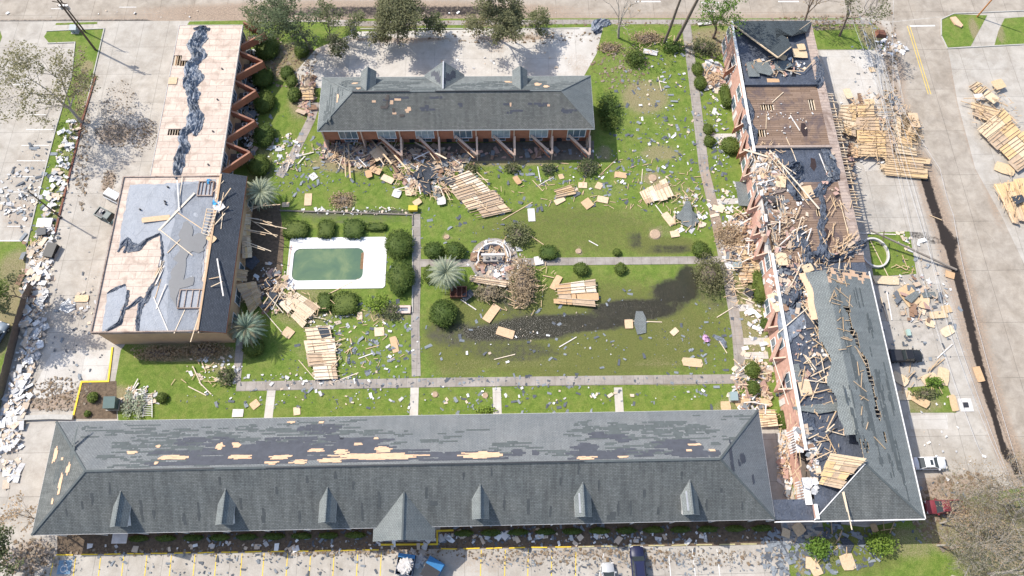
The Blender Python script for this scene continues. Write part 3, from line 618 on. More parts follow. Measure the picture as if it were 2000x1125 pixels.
# ---------------------------------------------------------------- the long hipped building in front
LX0, LX1, LY0, LY1, LZE, LZR = -61.2, 37.35, 6.65, 21.6, 5.5, 10.1
A, B, Cc, D, R0, R1, LP = hip_roof(LX0, LX1, LY0, LY1, LZE, LZR, 7.9, 7.8)
long_b = empty('motel_building', (-12, 14, 0), 'long grey motel wing with six narrow dormers, a gable and bare wood along the ridge', 'building')
bpy.context.view_layer.update()
w = MB(); w.box(LX0 + 1, LX1 - 1, LY0 + 1.4, LY1 - 1.2, 0, LZE - .25); w.build('wall', stucco, long_b)
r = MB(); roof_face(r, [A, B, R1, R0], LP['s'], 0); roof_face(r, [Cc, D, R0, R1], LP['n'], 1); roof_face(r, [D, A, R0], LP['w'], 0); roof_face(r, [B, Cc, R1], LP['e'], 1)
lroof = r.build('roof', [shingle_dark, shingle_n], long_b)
s_ = MB(); soffit(s_, LX0, LX1, LY0, LY1, LZE); s_.build('fascia', white_trim, long_b)
c = MB()
for a, b in ((A, R0), (D, R0), (B, R1), (Cc, R1)): ridge_cap(c, a, b, .3)
ridge_cap(c, R0, R1, .3); c.build('hip_cap', felt_lo, lroof)
def ins_trap(L, hw, he, vmax): return lambda v: (1, 0) if v > vmax - .32 else (.15 + hw * v / vmax, L - .15 - he * v / vmax)
vmax = (R0 - Vector((R0.x, LY1, LZE))).length
insN = ins_trap(LX1 - LX0, 7.9, 7.8, vmax)
m1 = MB(); m2 = MB(); m3 = MB()
patches(LP['n'], [(230, 835, 70, 8, .35), (330, 850, 170, 14, .4), (420, 868, 200, 14, .5), (420, 888, 230, 14, .55), (560, 840, 140, 12, .45), (640, 822, 60, 5, .5), (700, 858, 90, 18, .4), (300, 905, 120, 7, .35), (850, 860, 30, 6, .7), (990, 868, 30, 5, .4), (760, 838, 50, 6, .35),
    (1180, 830, 60, 10, .4), (1240, 832, 40, 6, .5), (1290, 828, 40, 6, .6), (1190, 848, 90, 14, .5), (1260, 870, 80, 18, .45), (1340, 845, 60, 12, .5), (1100, 882, 40, 8, .5), (1400, 860, 30, 8, .5), (1300, 835, 70, 8, .4), (1400, 815, 70, 6, .25), (1000, 880, 60, 6, .35), (915, 845, 60, 10, .18)], m1, .012, inside=insN, tidy=True)
patches(LP['n'], [(520, 880, 190, 12, .9), (480, 898, 200, 8, .9), (700, 868, 70, 14, .9), (740, 890, 130, 12, .95), (620, 838, 40, 8, .7), (650, 855, 20, 6, .9), (905, 890, 90, 9, .9), (400, 862, 60, 8, .8), (350, 885, 60, 6, .8), (560, 862, 60, 8, .7), (1160, 888, 60, 9, .95), (1140, 874, 25, 8, .95), (1010, 884, 14, 6, .95), (1045, 885, 9, 5, .95), (1230, 885, 50, 8, .7), (1330, 868, 50, 10, .95), (1350, 884, 50, 8, .95), (1205, 852, 26, 5, .9), (1168, 850, 24, 6, .9), (1215, 860, 16, 4, .9), (1395, 885, 16, 6, .9)], m2, .03, inside=insN)
patches(LP['n'], [(735, 892, 92, 6, 1), (748, 878, 16, 6, 1), (668, 883, 14, 5, 1), (645, 900, 24, 3, 1), (940, 889, 38, 6, 1), (470, 893, 28, 4, 1), (548, 893, 24, 4, 1), (532, 904, 16, 3, 1), (585, 903, 18, 4, 1), (618, 880, 18, 3, 1), (338, 894, 26, 4, 1), (430, 872, 8, 6, 1), (462, 871, 8, 3, 1), (258, 884, 10, 3, 1), (310, 872, 6, 2, 1), (305, 904, 4, 3, 1), (1145, 895, 22, 4, 1), (1215, 892, 12, 2, 1), (1360, 868, 16, 2, 1), (1345, 880, 8, 2, 1), (1390, 880, 8, 2, 1), (570, 825, 9, 2, 1), (628, 825, 6, 2, 1), (735, 855, 6, 2, 1), (700, 867, 10, 2, 1), (460, 868, 10, 3, 1)], m3, .062, row=.17, inside=insN)
# holes left in the bare strips
patches(LP['w'], [(137, 900, 5, 34, .5), (112, 925, 5, 20, .6)], m1, .012, row=.2, tidy=True)
patches(LP['w'], [(133, 915, 3, 11, 1), (118, 942, 3, 20, 1), (108, 890, 3, 14, 1), (102, 980, 2, 6, 1), (122, 896, 2, 5, 1)], m3, .05, row=.2)
patches(LP['e'], [(1450, 895, 5, 10, .9), (1430, 905, 3, 16, .6), (1470, 935, 2, 12, .9), (1446, 915, 2, 10, .6)], m2, .03, row=.2)
mS = MB(); patches(LP['s'], [(215, 955, 3.4, 10, 0.95), (180, 975, 2.6, 12, 0.95), (277, 1000, 3.4, 22, 0.95), (360, 1015, 3.4, 12, 0.95), (388, 1000, 2.6, 18, 0.95), (470, 985, 2.6, 10, 0.95), (740, 975, 3.4, 14, 0.95), (707, 1000, 2.6, 20, 0.95), (515, 1010, 4.25, 14, 0.95), (833, 965, 2.6, 12, 0.95), (1032, 992, 4.25, 14, 0.95), (1195, 1008, 8.5, 10, 0.95), (1208, 995, 2.6, 14, 0.95), (1232, 992, 2.6, 16, 0.95), (1258, 965, 2.6, 10, 0.95), (1332, 927, 2.6, 8, 0.95), (1410, 958, 2.6, 6, 0.95), (1130, 915, 2.6, 12, 0.95), (960, 925, 2.6, 8, 0.95), (600, 935, 2.6, 8, 0.95), (880, 1000, 10.2, 1.5, 0.95), (850, 985, 8.5, 2, 0.95), (300, 1005, 2.2, 9, 0.9), (430, 940, 2.2, 8, 0.9), (540, 960, 2.2, 9, 0.9), (585, 1010, 2.2, 12, 0.9), (655, 930, 2.2, 7, 0.9), (690, 950, 2.2, 9, 0.9), (905, 930, 2.2, 9, 0.9), (985, 985, 2.2, 12, 0.9), (1075, 1000, 2.2, 10, 0.9), (1095, 940, 2.2, 9, 0.9), (1170, 950, 2.2, 9, 0.9), (1285, 1000, 2.2, 9, 0.9), (1380, 985, 2.2, 10, 0.9), (1450, 990, 2.2, 8, 0.9), (160, 985, 2.2, 8, 0.9), (130, 1005, 2.2, 7, 0.9)], mS, .012, row=.5)
kp = KEEP['roof']; bake(lroof, kp, mS, plain('dark_streak', (.072, .078, .078), .9, .3, 2)); bake(lroof, kp, m1, felt_lo); bake(lroof, kp, m2, felt); bake(lroof, kp, m3, ply)
fl = MB(); a_ = P(222, 914, LZR + .12); b_ = P(418, 912, LZR + .12); fl.beam((a_.x, 14.15, LZR + .1), (b_.x, 14.15, LZR + .1), .1, .1); a_ = P(520, 911, 10); b_ = P(1140, 904, 10); fl.beam((a_.x, 14.1, LZR + .1), (b_.x, 14.13, LZR + .12), .12, .1); fl.build('lifted_ridge_flashing', dark_metal, lroof)
def lsz(y): return LZE + (y - LY0) * (LZR - LZE) / ((LY1 - LY0) / 2)
for i, px_ in enumerate((231, 436, 636, 936, 1138, 1349)):
    x = P(px_ + 2, 985, 8.3).x
    dormer(long_b, x, 7.55, 11.9, 7.7, 8.6, .92, 1, [shingle_grey, white_trim, steel], lsz, strip=1 if i in (4, 5) else None)
# central gable
gx0, gx1, gxm, gy, gz, ge = -16.55, -8.35, -12.3, 4.95, 8.15, 5.2
yr = LY0 + (gz - LZE) / (LZR - LZE) * (LY1 - LY0) / 2
g = MB()
for s_, xe in ((-1, gx0), (1, gx1)):
    pl = Plane((xe, gy, ge), (0, 1, 0), (gxm - xe, 0, gz - ge)); pts = [Vector((xe, gy, ge)), Vector((gxm, gy, gz)), Vector((gxm, yr + .25, gz)), Vector((xe, LY0 + .3, ge))]
    if s_ > 0: pts.reverse()
    roof_face(g, pts, pl, 0); dn = [p - Vector((0, 0, .14)) for p in pts]; g.face(list(reversed(dn)), 1)
    for i in range(4): g.face([dn[i], dn[(i + 1) % 4], pts[(i + 1) % 4], pts[i]], 1)
gg = g.build('porch_gable', [shingle_grey, white_trim], long_b)
g = MB(); g.face([(gx0 + .4, gy + .25, ge), (gx1 - .4, gy + .25, ge), (gxm, gy + .25, gz - .2)]); g.build('gable_wall', stucco, gg)
g = MB(); g.beam((gxm, gy, gz + .03), (gxm, yr, gz + .03), .25, .06); g.build('ridge_cap', felt_lo, gg)
for x in (gx0 + .4, gx0 + 2.6, gx1 - 2.6, gx1 - .4):
    g = MB(); g.box(x - .14, x + .14, gy + .2, gy + .48, 0, ge - .15); g.build('column', white_trim, gg)
for k in range(15):
    x = LX0 + 3 + k * 6.6
    if gx0 - 2 < x < gx1 + 2: continue
    window(long_b, (x, LY0 + 1.4, 1.7), 1.8, 1.4, 's'); door(long_b, (x + 2.2, LY0 + 1.4, 1.05), .95, 2.1, 's', terra)
for k in range(14): window(long_b, (LX0 + 4 + k * 6.9, LY1 - 1.2, 4.0), 1.8, 1.3, 'n')
for k in range(18):
    x = LX0 + 1.5 + k * 5.6
    if gx0 - .5 < x < gx1 + .5: continue
    g = MB(); g.box(x - .07, x + .07, LY0 + .1, LY0 + .24, 0, LZE - .24); g.build('porch_post', white_trim, long_b)
d_ = MB(); d_.box(LX0 + 9, LX0 + 11, LY0 - 1.1, LY0 + .3, 2.3, 2.42); d_.build('awning', dirty_white, long_b)

# ---------------------------------------------------------------- the hipped building at the back
NX0, NX1, NY0, NY1, NZE, NZR = -28.8, 16.95, 68.9, 79.7, 6.0, 9.1
A, B, Cc, D, R0, R1, NP = hip_roof(NX0, NX1, NY0, NY1, NZE, NZR, 6.0, 5.6)
nb = empty('motel_building', (-6, 74, 0), 'smaller grey hipped motel building with seven orange patio bays at the back of the lawn', 'building')
bpy.context.view_layer.update()
w = MB(); w.box(NX0 + .7, NX1 - .7, NY0 + 1.6, NY1 - .7, 0, 2.9); w.box(NX0 + .7, NX1 - .7, NY0 + .35, NY1 - .7, 2.9, NZE - .25); nw = w.build('wall', terra, nb)
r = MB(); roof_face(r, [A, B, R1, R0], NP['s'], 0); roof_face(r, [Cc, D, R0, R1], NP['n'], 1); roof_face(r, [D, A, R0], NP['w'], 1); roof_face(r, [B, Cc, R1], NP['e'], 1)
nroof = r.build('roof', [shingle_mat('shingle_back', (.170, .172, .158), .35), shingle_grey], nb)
s_ = MB(); soffit(s_, NX0, NX1, NY0, NY1, NZE); s_.build('fascia', white_trim, nb)
c = MB(); ridge_cap(c, R0, R1, .25); 
for a, b in ((A, R0), (D, R0), (B, R1), (Cc, R1)): ridge_cap(c, a, b, .22)
c.build('hip_cap', shingle_grey, nroof)
m1 = MB(); m2 = MB(); m3 = MB()
vm = (R0 - Vector((R0.x, NY1, NZE))).length; insN2 = ins_trap(NX1 - NX0, 6.0, 5.6, vm)
patches(NP['n'], [(680, 162, 14, 5, .6), (690, 175, 30, 7, .6), (760, 168, 30, 9, .7), (780, 180, 60, 6, .8), (810, 158, 30, 6, .4), (920, 170, 40, 7, .6), (960, 165, 30, 6, .6), (1060, 165, 40, 8, .6), (1045, 175, 50, 8, .8), (980, 178, 50, 5, .6), (830, 176, 40, 6, .5), (1100, 163, 30, 4, .4)], m1, .012, inside=insN2, tidy=True)
patches(NP['n'], [(748, 180, 14, 2.6, 1), (812, 178, 12, 2, 1), (693, 163, 6, 1.5, 1), (1050, 165, 7, 2.4, 1), (1067, 169, 6, 1.5, 1), (992, 160, 7, 1.2, 1), (700, 173, 4, 1, 1)], m3, .05, inside=insN2)
patches(NP['w'], [(648, 205, 6, 22, .5), (640, 225, 7, 14, .6), (665, 180, 8, 10, .6)], m1, .012, row=.22, tidy=True)
patches(NP['w'], [(659, 190, 1.6, 12, 1)], m3, .05, row=.2)
patches(NP['s'], [(765, 193, 18, 4, .7), (1110, 216, 14, 5, .7), (832, 212, 12, 4, .8), (1000, 218, 12, 4, .6), (900, 205, 6, 3, .9), (995, 203, 12, 6, .5), (1050, 205, 20, 5, .5), (850, 190, 12, 2, .5)], m2, .02)
patches(NP['s'], [(730, 198, 4, 1.6, 1), (765, 200, 6, 2, 1), (773, 196, 5, 1.6, 1), (795, 217, 5, 4, 1), (799, 213, 4, 3, 1), (770, 221, 4, 2, 1), (997, 205, 3, 2, 1), (1071, 207, 5, 2, 1), (778, 194, 5, 1.5, 1)], m3, .05)
kp = KEEP['roof']; bake(nroof, kp, m1, felt_lo); bake(nroof, kp, m2, felt); bake(nroof, kp, m3, ply)
m4 = MB(); patches(NP['s'], [(757, 192, 4, 5, 1), (756, 205, 3, 5, 1), (750, 210, 8, 1.5, 1), (787, 228, 7, 1.2, 1), (769, 215, 2.5, 4, 1)], m4, .07, row=.35); bake(nroof, kp, m4, void)  # dark patches laid on the slope imitate the unlit inside of holes
fl = MB(); a_ = P(688, 187, NZR); b_ = P(800, 186, NZR); fl.beam((a_.x, 74.22, NZR + .1), (b_.x, 74.22, NZR + .1), .16, .1); a_ = P(850, 186, NZR); b_ = P(1035, 183, NZR); fl.beam((a_.x, 74.22, NZR + .1), (b_.x, 74.22, NZR + .1), .14, .1); fl.build('lifted_ridge_flashing', dark_metal, nroof)
def nsz(y): return NZE + (NY1 - y) * (NZR - NZE) / ((NY1 - NY0) / 2)
for px_ in (718, 1016): dormer(nb, P(px_, 165, 8).x, 79.2, 75.0, 8.0, 9.0, 1.05, -1, [shingle_grey, white_trim, steel], nsz)
gx = P(866, 160, 8).x; g = MB()
for s_ in (-1, 1):
    xe = gx + s_ * 3.4; pl = Plane((xe, NY1 + .5, 6.4), (0, 1, 0), (-s_ * 3.4, 0, 2.4)); pts = [Vector((xe, NY1 + .3, 6.1)), Vector((gx, NY1 + .9, 8.8)), Vector((gx, 74.9, 8.8)), Vector((xe, NY1 - .2, 6.15))]
    if s_ < 0: pts.reverse()
    roof_face(g, pts, pl, 0); dn = [p - Vector((0, 0, .12)) for p in pts]; g.face(list(reversed(dn)), 0)
    for i in range(4): g.face([dn[i], dn[(i + 1) % 4], pts[(i + 1) % 4], pts[i]], 0)
gg = g.build('porch_gable', shingle_grey, nb); kg = KEEP['porch_gable']; g = MB(); g.beam((gx, NY1 + .9, 8.82), (gx, 75, 8.82), .22, .06); g.build('ridge_cap', steel, gg)
m5 = MB(); pg1 = Plane((gx + 3.4, NY1 + .3, 6.1), (0, 1, 0), (-3.4, 0, 2.7)); pg2 = Plane((gx - 3.4, NY1 + .3, 6.1), (0, 1, 0), (3.4, 0, 2.7))
for pl, sx in ((pg1, 1), (pg2, -1)):
    for k in range(7):
        v = 1.6 + k * .32 + (0 if sx < 0 else .3); 
        if v > 4.1: continue
        lim = -5.2 * v / 4.3
        a0 = lim + rnd.uniform(.4, 1.2); m5.face([pl.pos(a0, v, .03), pl.pos(a0 + rnd.uniform(1, 2.6) if a0 < -2 else -.3, v, .03), pl.pos(a0 + rnd.uniform(1, 2.6) if a0 < -2 else -.3, v + .3, .03), pl.pos(a0, v + .3, .03)])
bake(gg, kg, m5, felt)
def fin(parent, A, T, B, zA, zT, mat, capm, th=.16, band=1.3):
    """sloping privacy wing: wall A->T and wall B->T, high at the building, low at the tip"""
    A, T, B = Vector(A), Vector(T), Vector(B); o = None
    for k, (p, q) in enumerate(((A, T), (B, T))):
        m = MB(); d = (q - p).normalized(); s_ = Vector((-d.y, d.x, 0)) * th / 2; q = q - d * (.0 if k else th * .3)
        za, zt = Vector((0, 0, max(0, zA - band))), Vector((0, 0, max(0, zT - band))); m.hexa([p - s_ + za, q - s_ + zt, q - s_ + Vector((0, 0, zT)), p - s_ + Vector((0, 0, zA))], [p + s_ + za, q + s_ + zt, q + s_ + Vector((0, 0, zT)), p + s_ + Vector((0, 0, zA))]); o = m.build('wing_wall', mat, parent)
        m = MB(); m.beam(p + Vector((0, 0, zA + .04)), q + Vector((0, 0, zT + .04)), th + .1, .07); m.build('wall_cap', capm, o)
def fin_post(parent, T, z, mat):
    m = MB(); m.box(T[0] - .09, T[0] + .09, T[1] - .09, T[1] + .09, 0, z); m.build('post', mat, parent)
xsb = [NX0 + .6 + (NX1 - NX0 - 1.2) * k / 7 for k in range(8)]
for k in range(7):
    x0, x1 = xsb[k], xsb[k + 1]
    window(nb, (x0 + 4.15, NY0 + .35, 4.25), 3.1, 2.2, 's', mull=2, pane=glass_l if k % 3 else glass_m)
    window(nb, (x0 + 3.9, NY0 + 1.6, 1.5), 2.2, 2.2, 's', mull=1); door(nb, (x0 + 1.6, NY0 + 1.6, 1.05), .95, 2.1, 's', dark_metal)
    m = MB(); m.box(x0 - .1, x0 + .1, NY0 + .1, NY0 + 1.58, 0, NZE - .28); m.build('bay_post', fincap, nb)
    if k > 0:
        T_ = (x1 + .1, NY0 - 2.3 + .2 * math.sin(k * 3), 0); fin(nb, (x1 - 3.5, NY0 + .3, 0), T_, (x1 + .1, NY0 + .05, 0), 3.9, 1.9 if k != 2 else 1.4, fincap, fincap, .22, .35); fin_post(nb, (T_[0], T_[1]), 1.5, fincap)
        m = MB(); m.beam((x1 - 3.1, NY0 - .05, 3.0), (x1 - .3, NY0 - 2.3, 1.0), .16, .25); m.build('lower_rail', terra, nb)
    m = MB(); cx, cy = x1 - .7, NY0 - .6; m.box(cx - .38, cx + .38, cy - .35, cy + .35, .05, .75); ac = m.build('air_conditioner', dirty_white, nb); m = MB(); m.tube([(cx, cy, .75), (cx, cy, .78)], [.28, .28], 12); m.build('fan_grille', dark_metal, ac)
m = MB(); m.box(NX1 - .72, NX1 - .52, NY0 + .1, NY0 + 1.58, 0, NZE - .28); m.build('bay_post', fincap, nb)
# ---------------------------------------------------------------- flat decks with real holes
def holed(mb, x0, x1, y0, y1, z, holes, m=0, th=.14, rimm=0):
    xs_ = sorted({x0, x1, *[h[0] for h in holes], *[h[1] for h in holes]}); ys_ = sorted({y0, y1, *[h[2] for h in holes], *[h[3] for h in holes]})
    for i in range(len(xs_) - 1):
        for j in range(len(ys_) - 1):
            cx, cy = (xs_[i] + xs_[i + 1]) / 2, (ys_[j] + ys_[j + 1]) / 2
            if any(h[0] < cx < h[1] and h[2] < cy < h[3] for h in holes): continue
            q = [(xs_[i], ys_[j], z), (xs_[i + 1], ys_[j], z), (xs_[i + 1], ys_[j + 1], z), (xs_[i], ys_[j + 1], z)]
            mb.face(q, m); mb.face([(p[0], p[1], z - th) for p in reversed(q)], m)
    for h in list(holes) + [(x0, x1, y0, y1)]:
        r = [(h[0], h[2]), (h[1], h[2]), (h[1], h[3]), (h[0], h[3])]
        for i in range(4):
            a, b = r[i], r[(i + 1) % 4]; mb.face([(*a, z - th), (*b, z - th), (*b, z), (*a, z)], rimm)
def prect(xa, ya, xb, yb, z):
    a = P(xa, ya, z); b = P(xb, yb, z); return (min(a.x, b.x), max(a.x, b.x), min(a.y, b.y), max(a.y, b.y))
def poly_sheet(mb, pts, z, m=0, ripple=.02, cell=.8, edge=.15, flat=True, off=0):
    """thin draped sheet with a ragged outline and low wrinkles; pts in photo pixels on level z"""
    q = [P(*p, z) for p in pts]; rg = []
    for i in range(len(q)):
        a, b = q[i], q[(i + 1) % len(q)]; n = max(1, int((b - a).length / .7))
        for k in range(n):
            p = a.lerp(b, k / n); rg.append(p + (Vector((rnd.uniform(-edge, edge), rnd.uniform(-edge, edge), 0)) if k else Vector((0, 0, 0))))
    bm = bmesh.new(); bm.faces.new([bm.verts.new(p) for p in rg])
    for ax in (0, 1):
        lo = min(p[ax] for p in rg); hi = max(p[ax] for p in rg); k = lo + cell
        while k < hi:
            co = [0, 0, 0]; no = [0, 0, 0]; co[ax] = k; no[ax] = 1
            bmesh.ops.bisect_plane(bm, geom=bm.verts[:] + bm.edges[:] + bm.faces[:], plane_co=co, plane_no=no); k += cell
    bmesh.ops.triangulate(bm, faces=bm.faces[:])
    sd = rnd.uniform(0, 50)
    for v in bm.verts:
        n = noise.noise(Vector((v.co.x * .9 + sd, v.co.y * .9, 0))) + .5 * noise.noise(Vector((v.co.x * 2.3, v.co.y * 2.3 + sd, 3)))
        v.co.z = z + off + abs(n) * ripple * 2 + .004
    bm.normal_update(); k0 = len(mb.v)
    idx = {v: i for i, v in enumerate(bm.verts)}
    for v in bm.verts: mb.v.append(tuple(v.co))
    for f in bm.faces:
        vs = [k0 + idx[v] for v in f.verts]
        if f.normal.z < 0: vs.reverse()
        mb.f.append(tuple(vs)); mb.m.append(m); mb.uv += [(0, 0)] * len(vs)
    bm.free()
def crumple(mb, pts, w, z, h=.35, m=0, wj=.4, step=.28, nw=13):
    """crumpled strip of torn felt along a pixel polyline; w in metres"""
    q = [P(*p[:2], z) for p in pts]; ws = [(p[2] if len(p) > 2 else w) for p in pts]; line_ = []
    for i in range(len(q) - 1):
        n = max(1, int((q[i + 1] - q[i]).length / step))
        for k in range(n): t = k / n; line_.append((q[i].lerp(q[i + 1], t), ws[i] + (ws[i + 1] - ws[i]) * t))
    line_.append((q[-1], ws[-1])); sd = rnd.uniform(0, 99); rings = []
    for i, (p, ww) in enumerate(line_):
        a = line_[max(0, i - 2)][0]; b = line_[min(len(line_) - 1, i + 2)][0]; d = (b - a).normalized(); s_ = Vector((-d.y, d.x, 0)); r = []
        wl_ = ww * (1 + wj * noise.noise(Vector((i * .17, sd, 0)))); wr_ = ww * (1 + wj * noise.noise(Vector((i * .17, sd + 9, 0)))); c_ = noise.noise(Vector((i * .11, sd + 4, 0))) * ww * .4
        for j in range(nw):
            t = j / (nw - 1); off = (-wl_ + (wl_ + wr_) * t) / 2 + c_
            n = noise.noise(Vector((off * 2.6 + sd, i * .13, 1))) + .5 * noise.noise(Vector((off * 6, i * .5, sd)))
            env = min(1, 4 * t * (1 - t) + .12); edge_j = noise.noise(Vector((i * .9, t * 5, sd))) * .25 * (1 if j in (0, nw - 1) else .3)
            r.append(p + s_ * (off + edge_j) + Vector((0, 0, .03 + h * env * abs(n) * 1.5)))
        rings.append(r)
    mb.loft(rings, m, cap=False, closed=False)

# ---------------------------------------------------------------- west wing: bare plywood deck, torn felt along it
wx0, wx1, wy0, wy1, wz = -54.5, -43.6, 60.45, 91.0, 6.0
ww = empty('apartment_wing', (-49, 75, 0), 'flat roofed tan wing stripped to bare plywood, five slanted privacy walls on its side', 'building')
bpy.context.view_layer.update()
m = MB(); m.box(wx0 + .3, wx0 + .5, wy0, wy1 - .25, 0, 5.84); m.box(wx1 - .5, wx1 - .3, wy0, wy1 - .25, 0, 5.84); m.box(wx0 + .5, wx1 - .5, wy1 - .45, wy1 - .25, 0, 5.84); m.box(wx0 + .5, wx1 - .5, wy0 + .02, wy0 + .2, 0, 5.84); m.build('wall', stucco, ww)
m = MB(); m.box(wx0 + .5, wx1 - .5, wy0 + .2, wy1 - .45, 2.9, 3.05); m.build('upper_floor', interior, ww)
hl = [prect(340, 108, 352, 128, wz), prect(353, 118, 368, 129, wz), prect(329, 252, 356, 264, wz), prect(331, 152, 345, 165, wz)]
m = MB(); holed(m, wx0, wx1, wy0, wy1, wz, hl[:3]); wr = m.build('roof_deck', deck_w, ww)
for h in hl[:3]:
    x = h[0] + .25
    while x < h[1]: m = MB(); m.beam((x, h[2], wz - .25), (x, h[3], wz - .25), .07, .2); m.build('joist', lumber, wr); x += .42
m = MB(); m.box(wx0 - .06, wx0 - .002, wy0, wy1, 5.6, 6.06); m.box(wx0 - .06, wx1 + .06, wy1 + .002, wy1 + .06, 5.6, 6.06); m.box(wx1 + .002, wx1 + .06, wy0, wy1, 5.6, 6.04); m.build('fascia', dirty_white, ww)
m = MB(); m.box(wx0 - 1.7, wx0 - .07, wy0 - .2, wy1 - 4.6, 2.7, 2.95); m.build('walkway_canopy', plain('weathered_ledge', (.36, .34, .28), .85, .2, 1.5), ww)
m = MB(); h = hl[3]; m.box(h[0], h[1], h[2], h[3], 6.01, 6.13); m.build('roof_patch', sheetm, ww)
for k, (tx, ty) in enumerate(((517, 64), (513, 120), (499, 177), (497, 236), (488, 297))):
    T = P(tx, ty, 3.6); fin(ww, (wx1 - .28, T.y - 4.4 - .1 * k, 0), (T.x, T.y, 0), (wx1 - .28, T.y + .9, 0), 5.3, 3.6, terra, terra_top, .2, 1.5); fin_post(ww, (T.x, T.y), 3.5, terra)
    y_ = T.y - 2.3; window(ww, (wx1 - .3, T.y - 2.0, 4.4), 2.6, 2.0, 'e', mull=2); door(ww, (wx1 - .3, T.y - 4.9, 4.1), .95, 2.1, 'e', dark_metal)
    window(ww, (wx1 - .3, T.y - 2.0, 1.5), 2.4, 2.0, 'e')
    m = MB(); m.box(T.x - 2.2, T.x - 1.4, T.y - .7, T.y - 0.0, 2.95 - .6, 3.1); ac = m.build('air_conditioner', dirty_white, ww); m = MB(); m.tube([(T.x - 1.8, T.y - .35, 3.1), (T.x - 1.8, T.y - .35, 3.13)], [.28, .28], 12); m.build('fan_grille', dark_metal, ac)
    m = MB(); m.box(wx1 - .28, T.x - 1.1, T.y - 1.4, T.y + .5, 2.2, 2.34); m.build('balcony_floor', interior, ww)
for x_, y_ in ((434, 135), (425, 195), (416, 257), (407, 322)):
    p = P(x_, y_, 6); m = MB(); m.tube([(p.x, p.y, 6), (p.x, p.y, 6.25)], [.14, .14], 8); m.build('vent_pipe', dark_metal, ww)
m = MB(); crumple(m, [(402, 52, .6), (392, 68, 2.6), (384, 95, 3.0), (376, 130, 2.4), (386, 140, 2.8), (376, 175, 2.2), (372, 205, 1.6), (378, 225, 2.6), (372, 240, 2.4), (362, 262, 1.4), (360, 290, 1.8), (352, 325, 1.8), (346, 352, .7)], 1.8, 6.0, .75)
tf = m.build('torn_felt', tarp2, None); tag(tf, 'long crumpled strip of torn dark roofing felt running down the bare plywood wing', 'roofing felt')
m = MB(); crumple(m, [(378, 128, 1.6), (372, 150, 1.4), (358, 172, .5)], 1.5, 6.05, .5); tag(m.build('torn_felt', tarp2), 'pale felt flap pointing left from the middle of the long crumpled strip', 'roofing felt')
m = MB(); crumple(m, [(385, 218, 1.6), (388, 245, 1.2), (380, 265, .5)], 1.5, 6.05, .4)
tag(m.build('torn_felt', tarp2), 'paler flap of torn felt hanging off the long crumpled strip on the bare wing', 'roofing felt')
m = MB(); crumple(m, [(378, 56, .5), (392, 54, .9), (410, 56, .6)], .8, 6.05, .4); tag(m.build('torn_felt', tarp), 'knotted end of torn felt at the far edge of the bare plywood wing', 'roofing felt')

# ---------------------------------------------------------------- south-west block: grey membrane torn off bare wood, dark shingled strip
bx0, bx1, by0, by1, bz = -58.5, -43.0, 34.3, 60.3, 6.3
bb = empty('motel_lobby', (-49, 47, 0), 'flat roofed tan block by the pool, its grey membrane torn to bare wood', 'building')
bpy.context.view_layer.update()
m = MB(); m.box(bx0 + .25, -43.2, by0 + .25, by1, 0, 6.1); m.box(-43.2, -39.9, by0 + .25, by1, 0, 5.5); bw = m.build('wall', stucco, bb)
m = MB(); m.box(bx0, bx1, by0, by1, 6.12, bz); br_ = m.build('roof_deck', deck_w, bb)
m = MB()
for a in ((bx0 - .05, bx0 + .12, by0 - .05, by1 + .05), (bx0 + .12, bx1 + .1, by0 - .05, by0 + .12), (bx0 + .12, bx1 + .1, by1 - .12, by1 + .05)): m.box(*a, 5.7, 6.5)
m.build('parapet', deck_p, bb)
def R5(l): return [(x * .338, 330 + y * .338) for x, y in l]
m = MB(); poly_sheet(m, R5([(752, 92), (1000, 82), (1250, 60), (1235, 220), (1200, 430), (1165, 640), (1190, 700), (1130, 940), (800, 945), (810, 830), (850, 770), (905, 650), (940, 530), (925, 375), (850, 412), (800, 462), (760, 468), (738, 405), (680, 480), (700, 340)]), bz, 0, .05)
poly_sheet(m, R5([(618, 718), (690, 672), (728, 672), (742, 740), (695, 820), (692, 880), (640, 925), (590, 940)]), bz, 0, .06)
bm_ = m.build('roof_membrane', mem_grey, br_)
m = MB(); poly_sheet(m, R5([(1010, 90), (1240, 70), (1225, 220), (1190, 430), (1160, 640), (1180, 700), (1120, 935), (960, 940), (975, 700), (960, 500), (1010, 300)]), bz + .055, 0, .03, edge=.2); bake(bm_, KEEP['roof_membrane'], m, mem_grey2)
m = MB(); poly_sheet(m, R5([(1080, 300), (1110, 330), (1110, 390), (1190, 370), (1180, 470), (1090, 490), (1075, 560), (1060, 640), (1120, 620), (1115, 670), (1040, 690), (1020, 800), (1000, 760), (975, 680), (985, 600), (1030, 540), (1000, 520), (1040, 470), (1030, 380), (1060, 310)]), bz + .15, 0, .0, edge=.3)
bake(bm_, KEEP['roof_membrane'], m, mem_wet)
m = MB()
for l in ([(680, 480, .3), (735, 410, .9), (760, 455, 1.6), (800, 455, .9), (850, 410, .4), (925, 375, .3)], [(925, 375, .2), (940, 500, .4), (915, 620, .5), (850, 740, .8), (810, 780, .9), (795, 940, .5)], [(620, 720, .2), (660, 695, .5), (725, 670, .3)], [(740, 700, .3), (730, 770, .5), (700, 850, .5), (685, 890, .7), (610, 935, .3)], [(735, 400, .3), (740, 440, .5), (715, 485, .3)], [(700, 820, .3), (760, 790, .5), (820, 740, .7)]):
    crumple(m, [(x * .338, 330 + y * .338, w_) for x, y, w_ in l], 1, bz + .03, .25, nw=8)
m.build('torn_edge', tarp, br_)
m = MB(); pl = Plane((-39.35, by0 - .1, 5.7), (0, 1, 0), (-3.6, 0, 1.2))
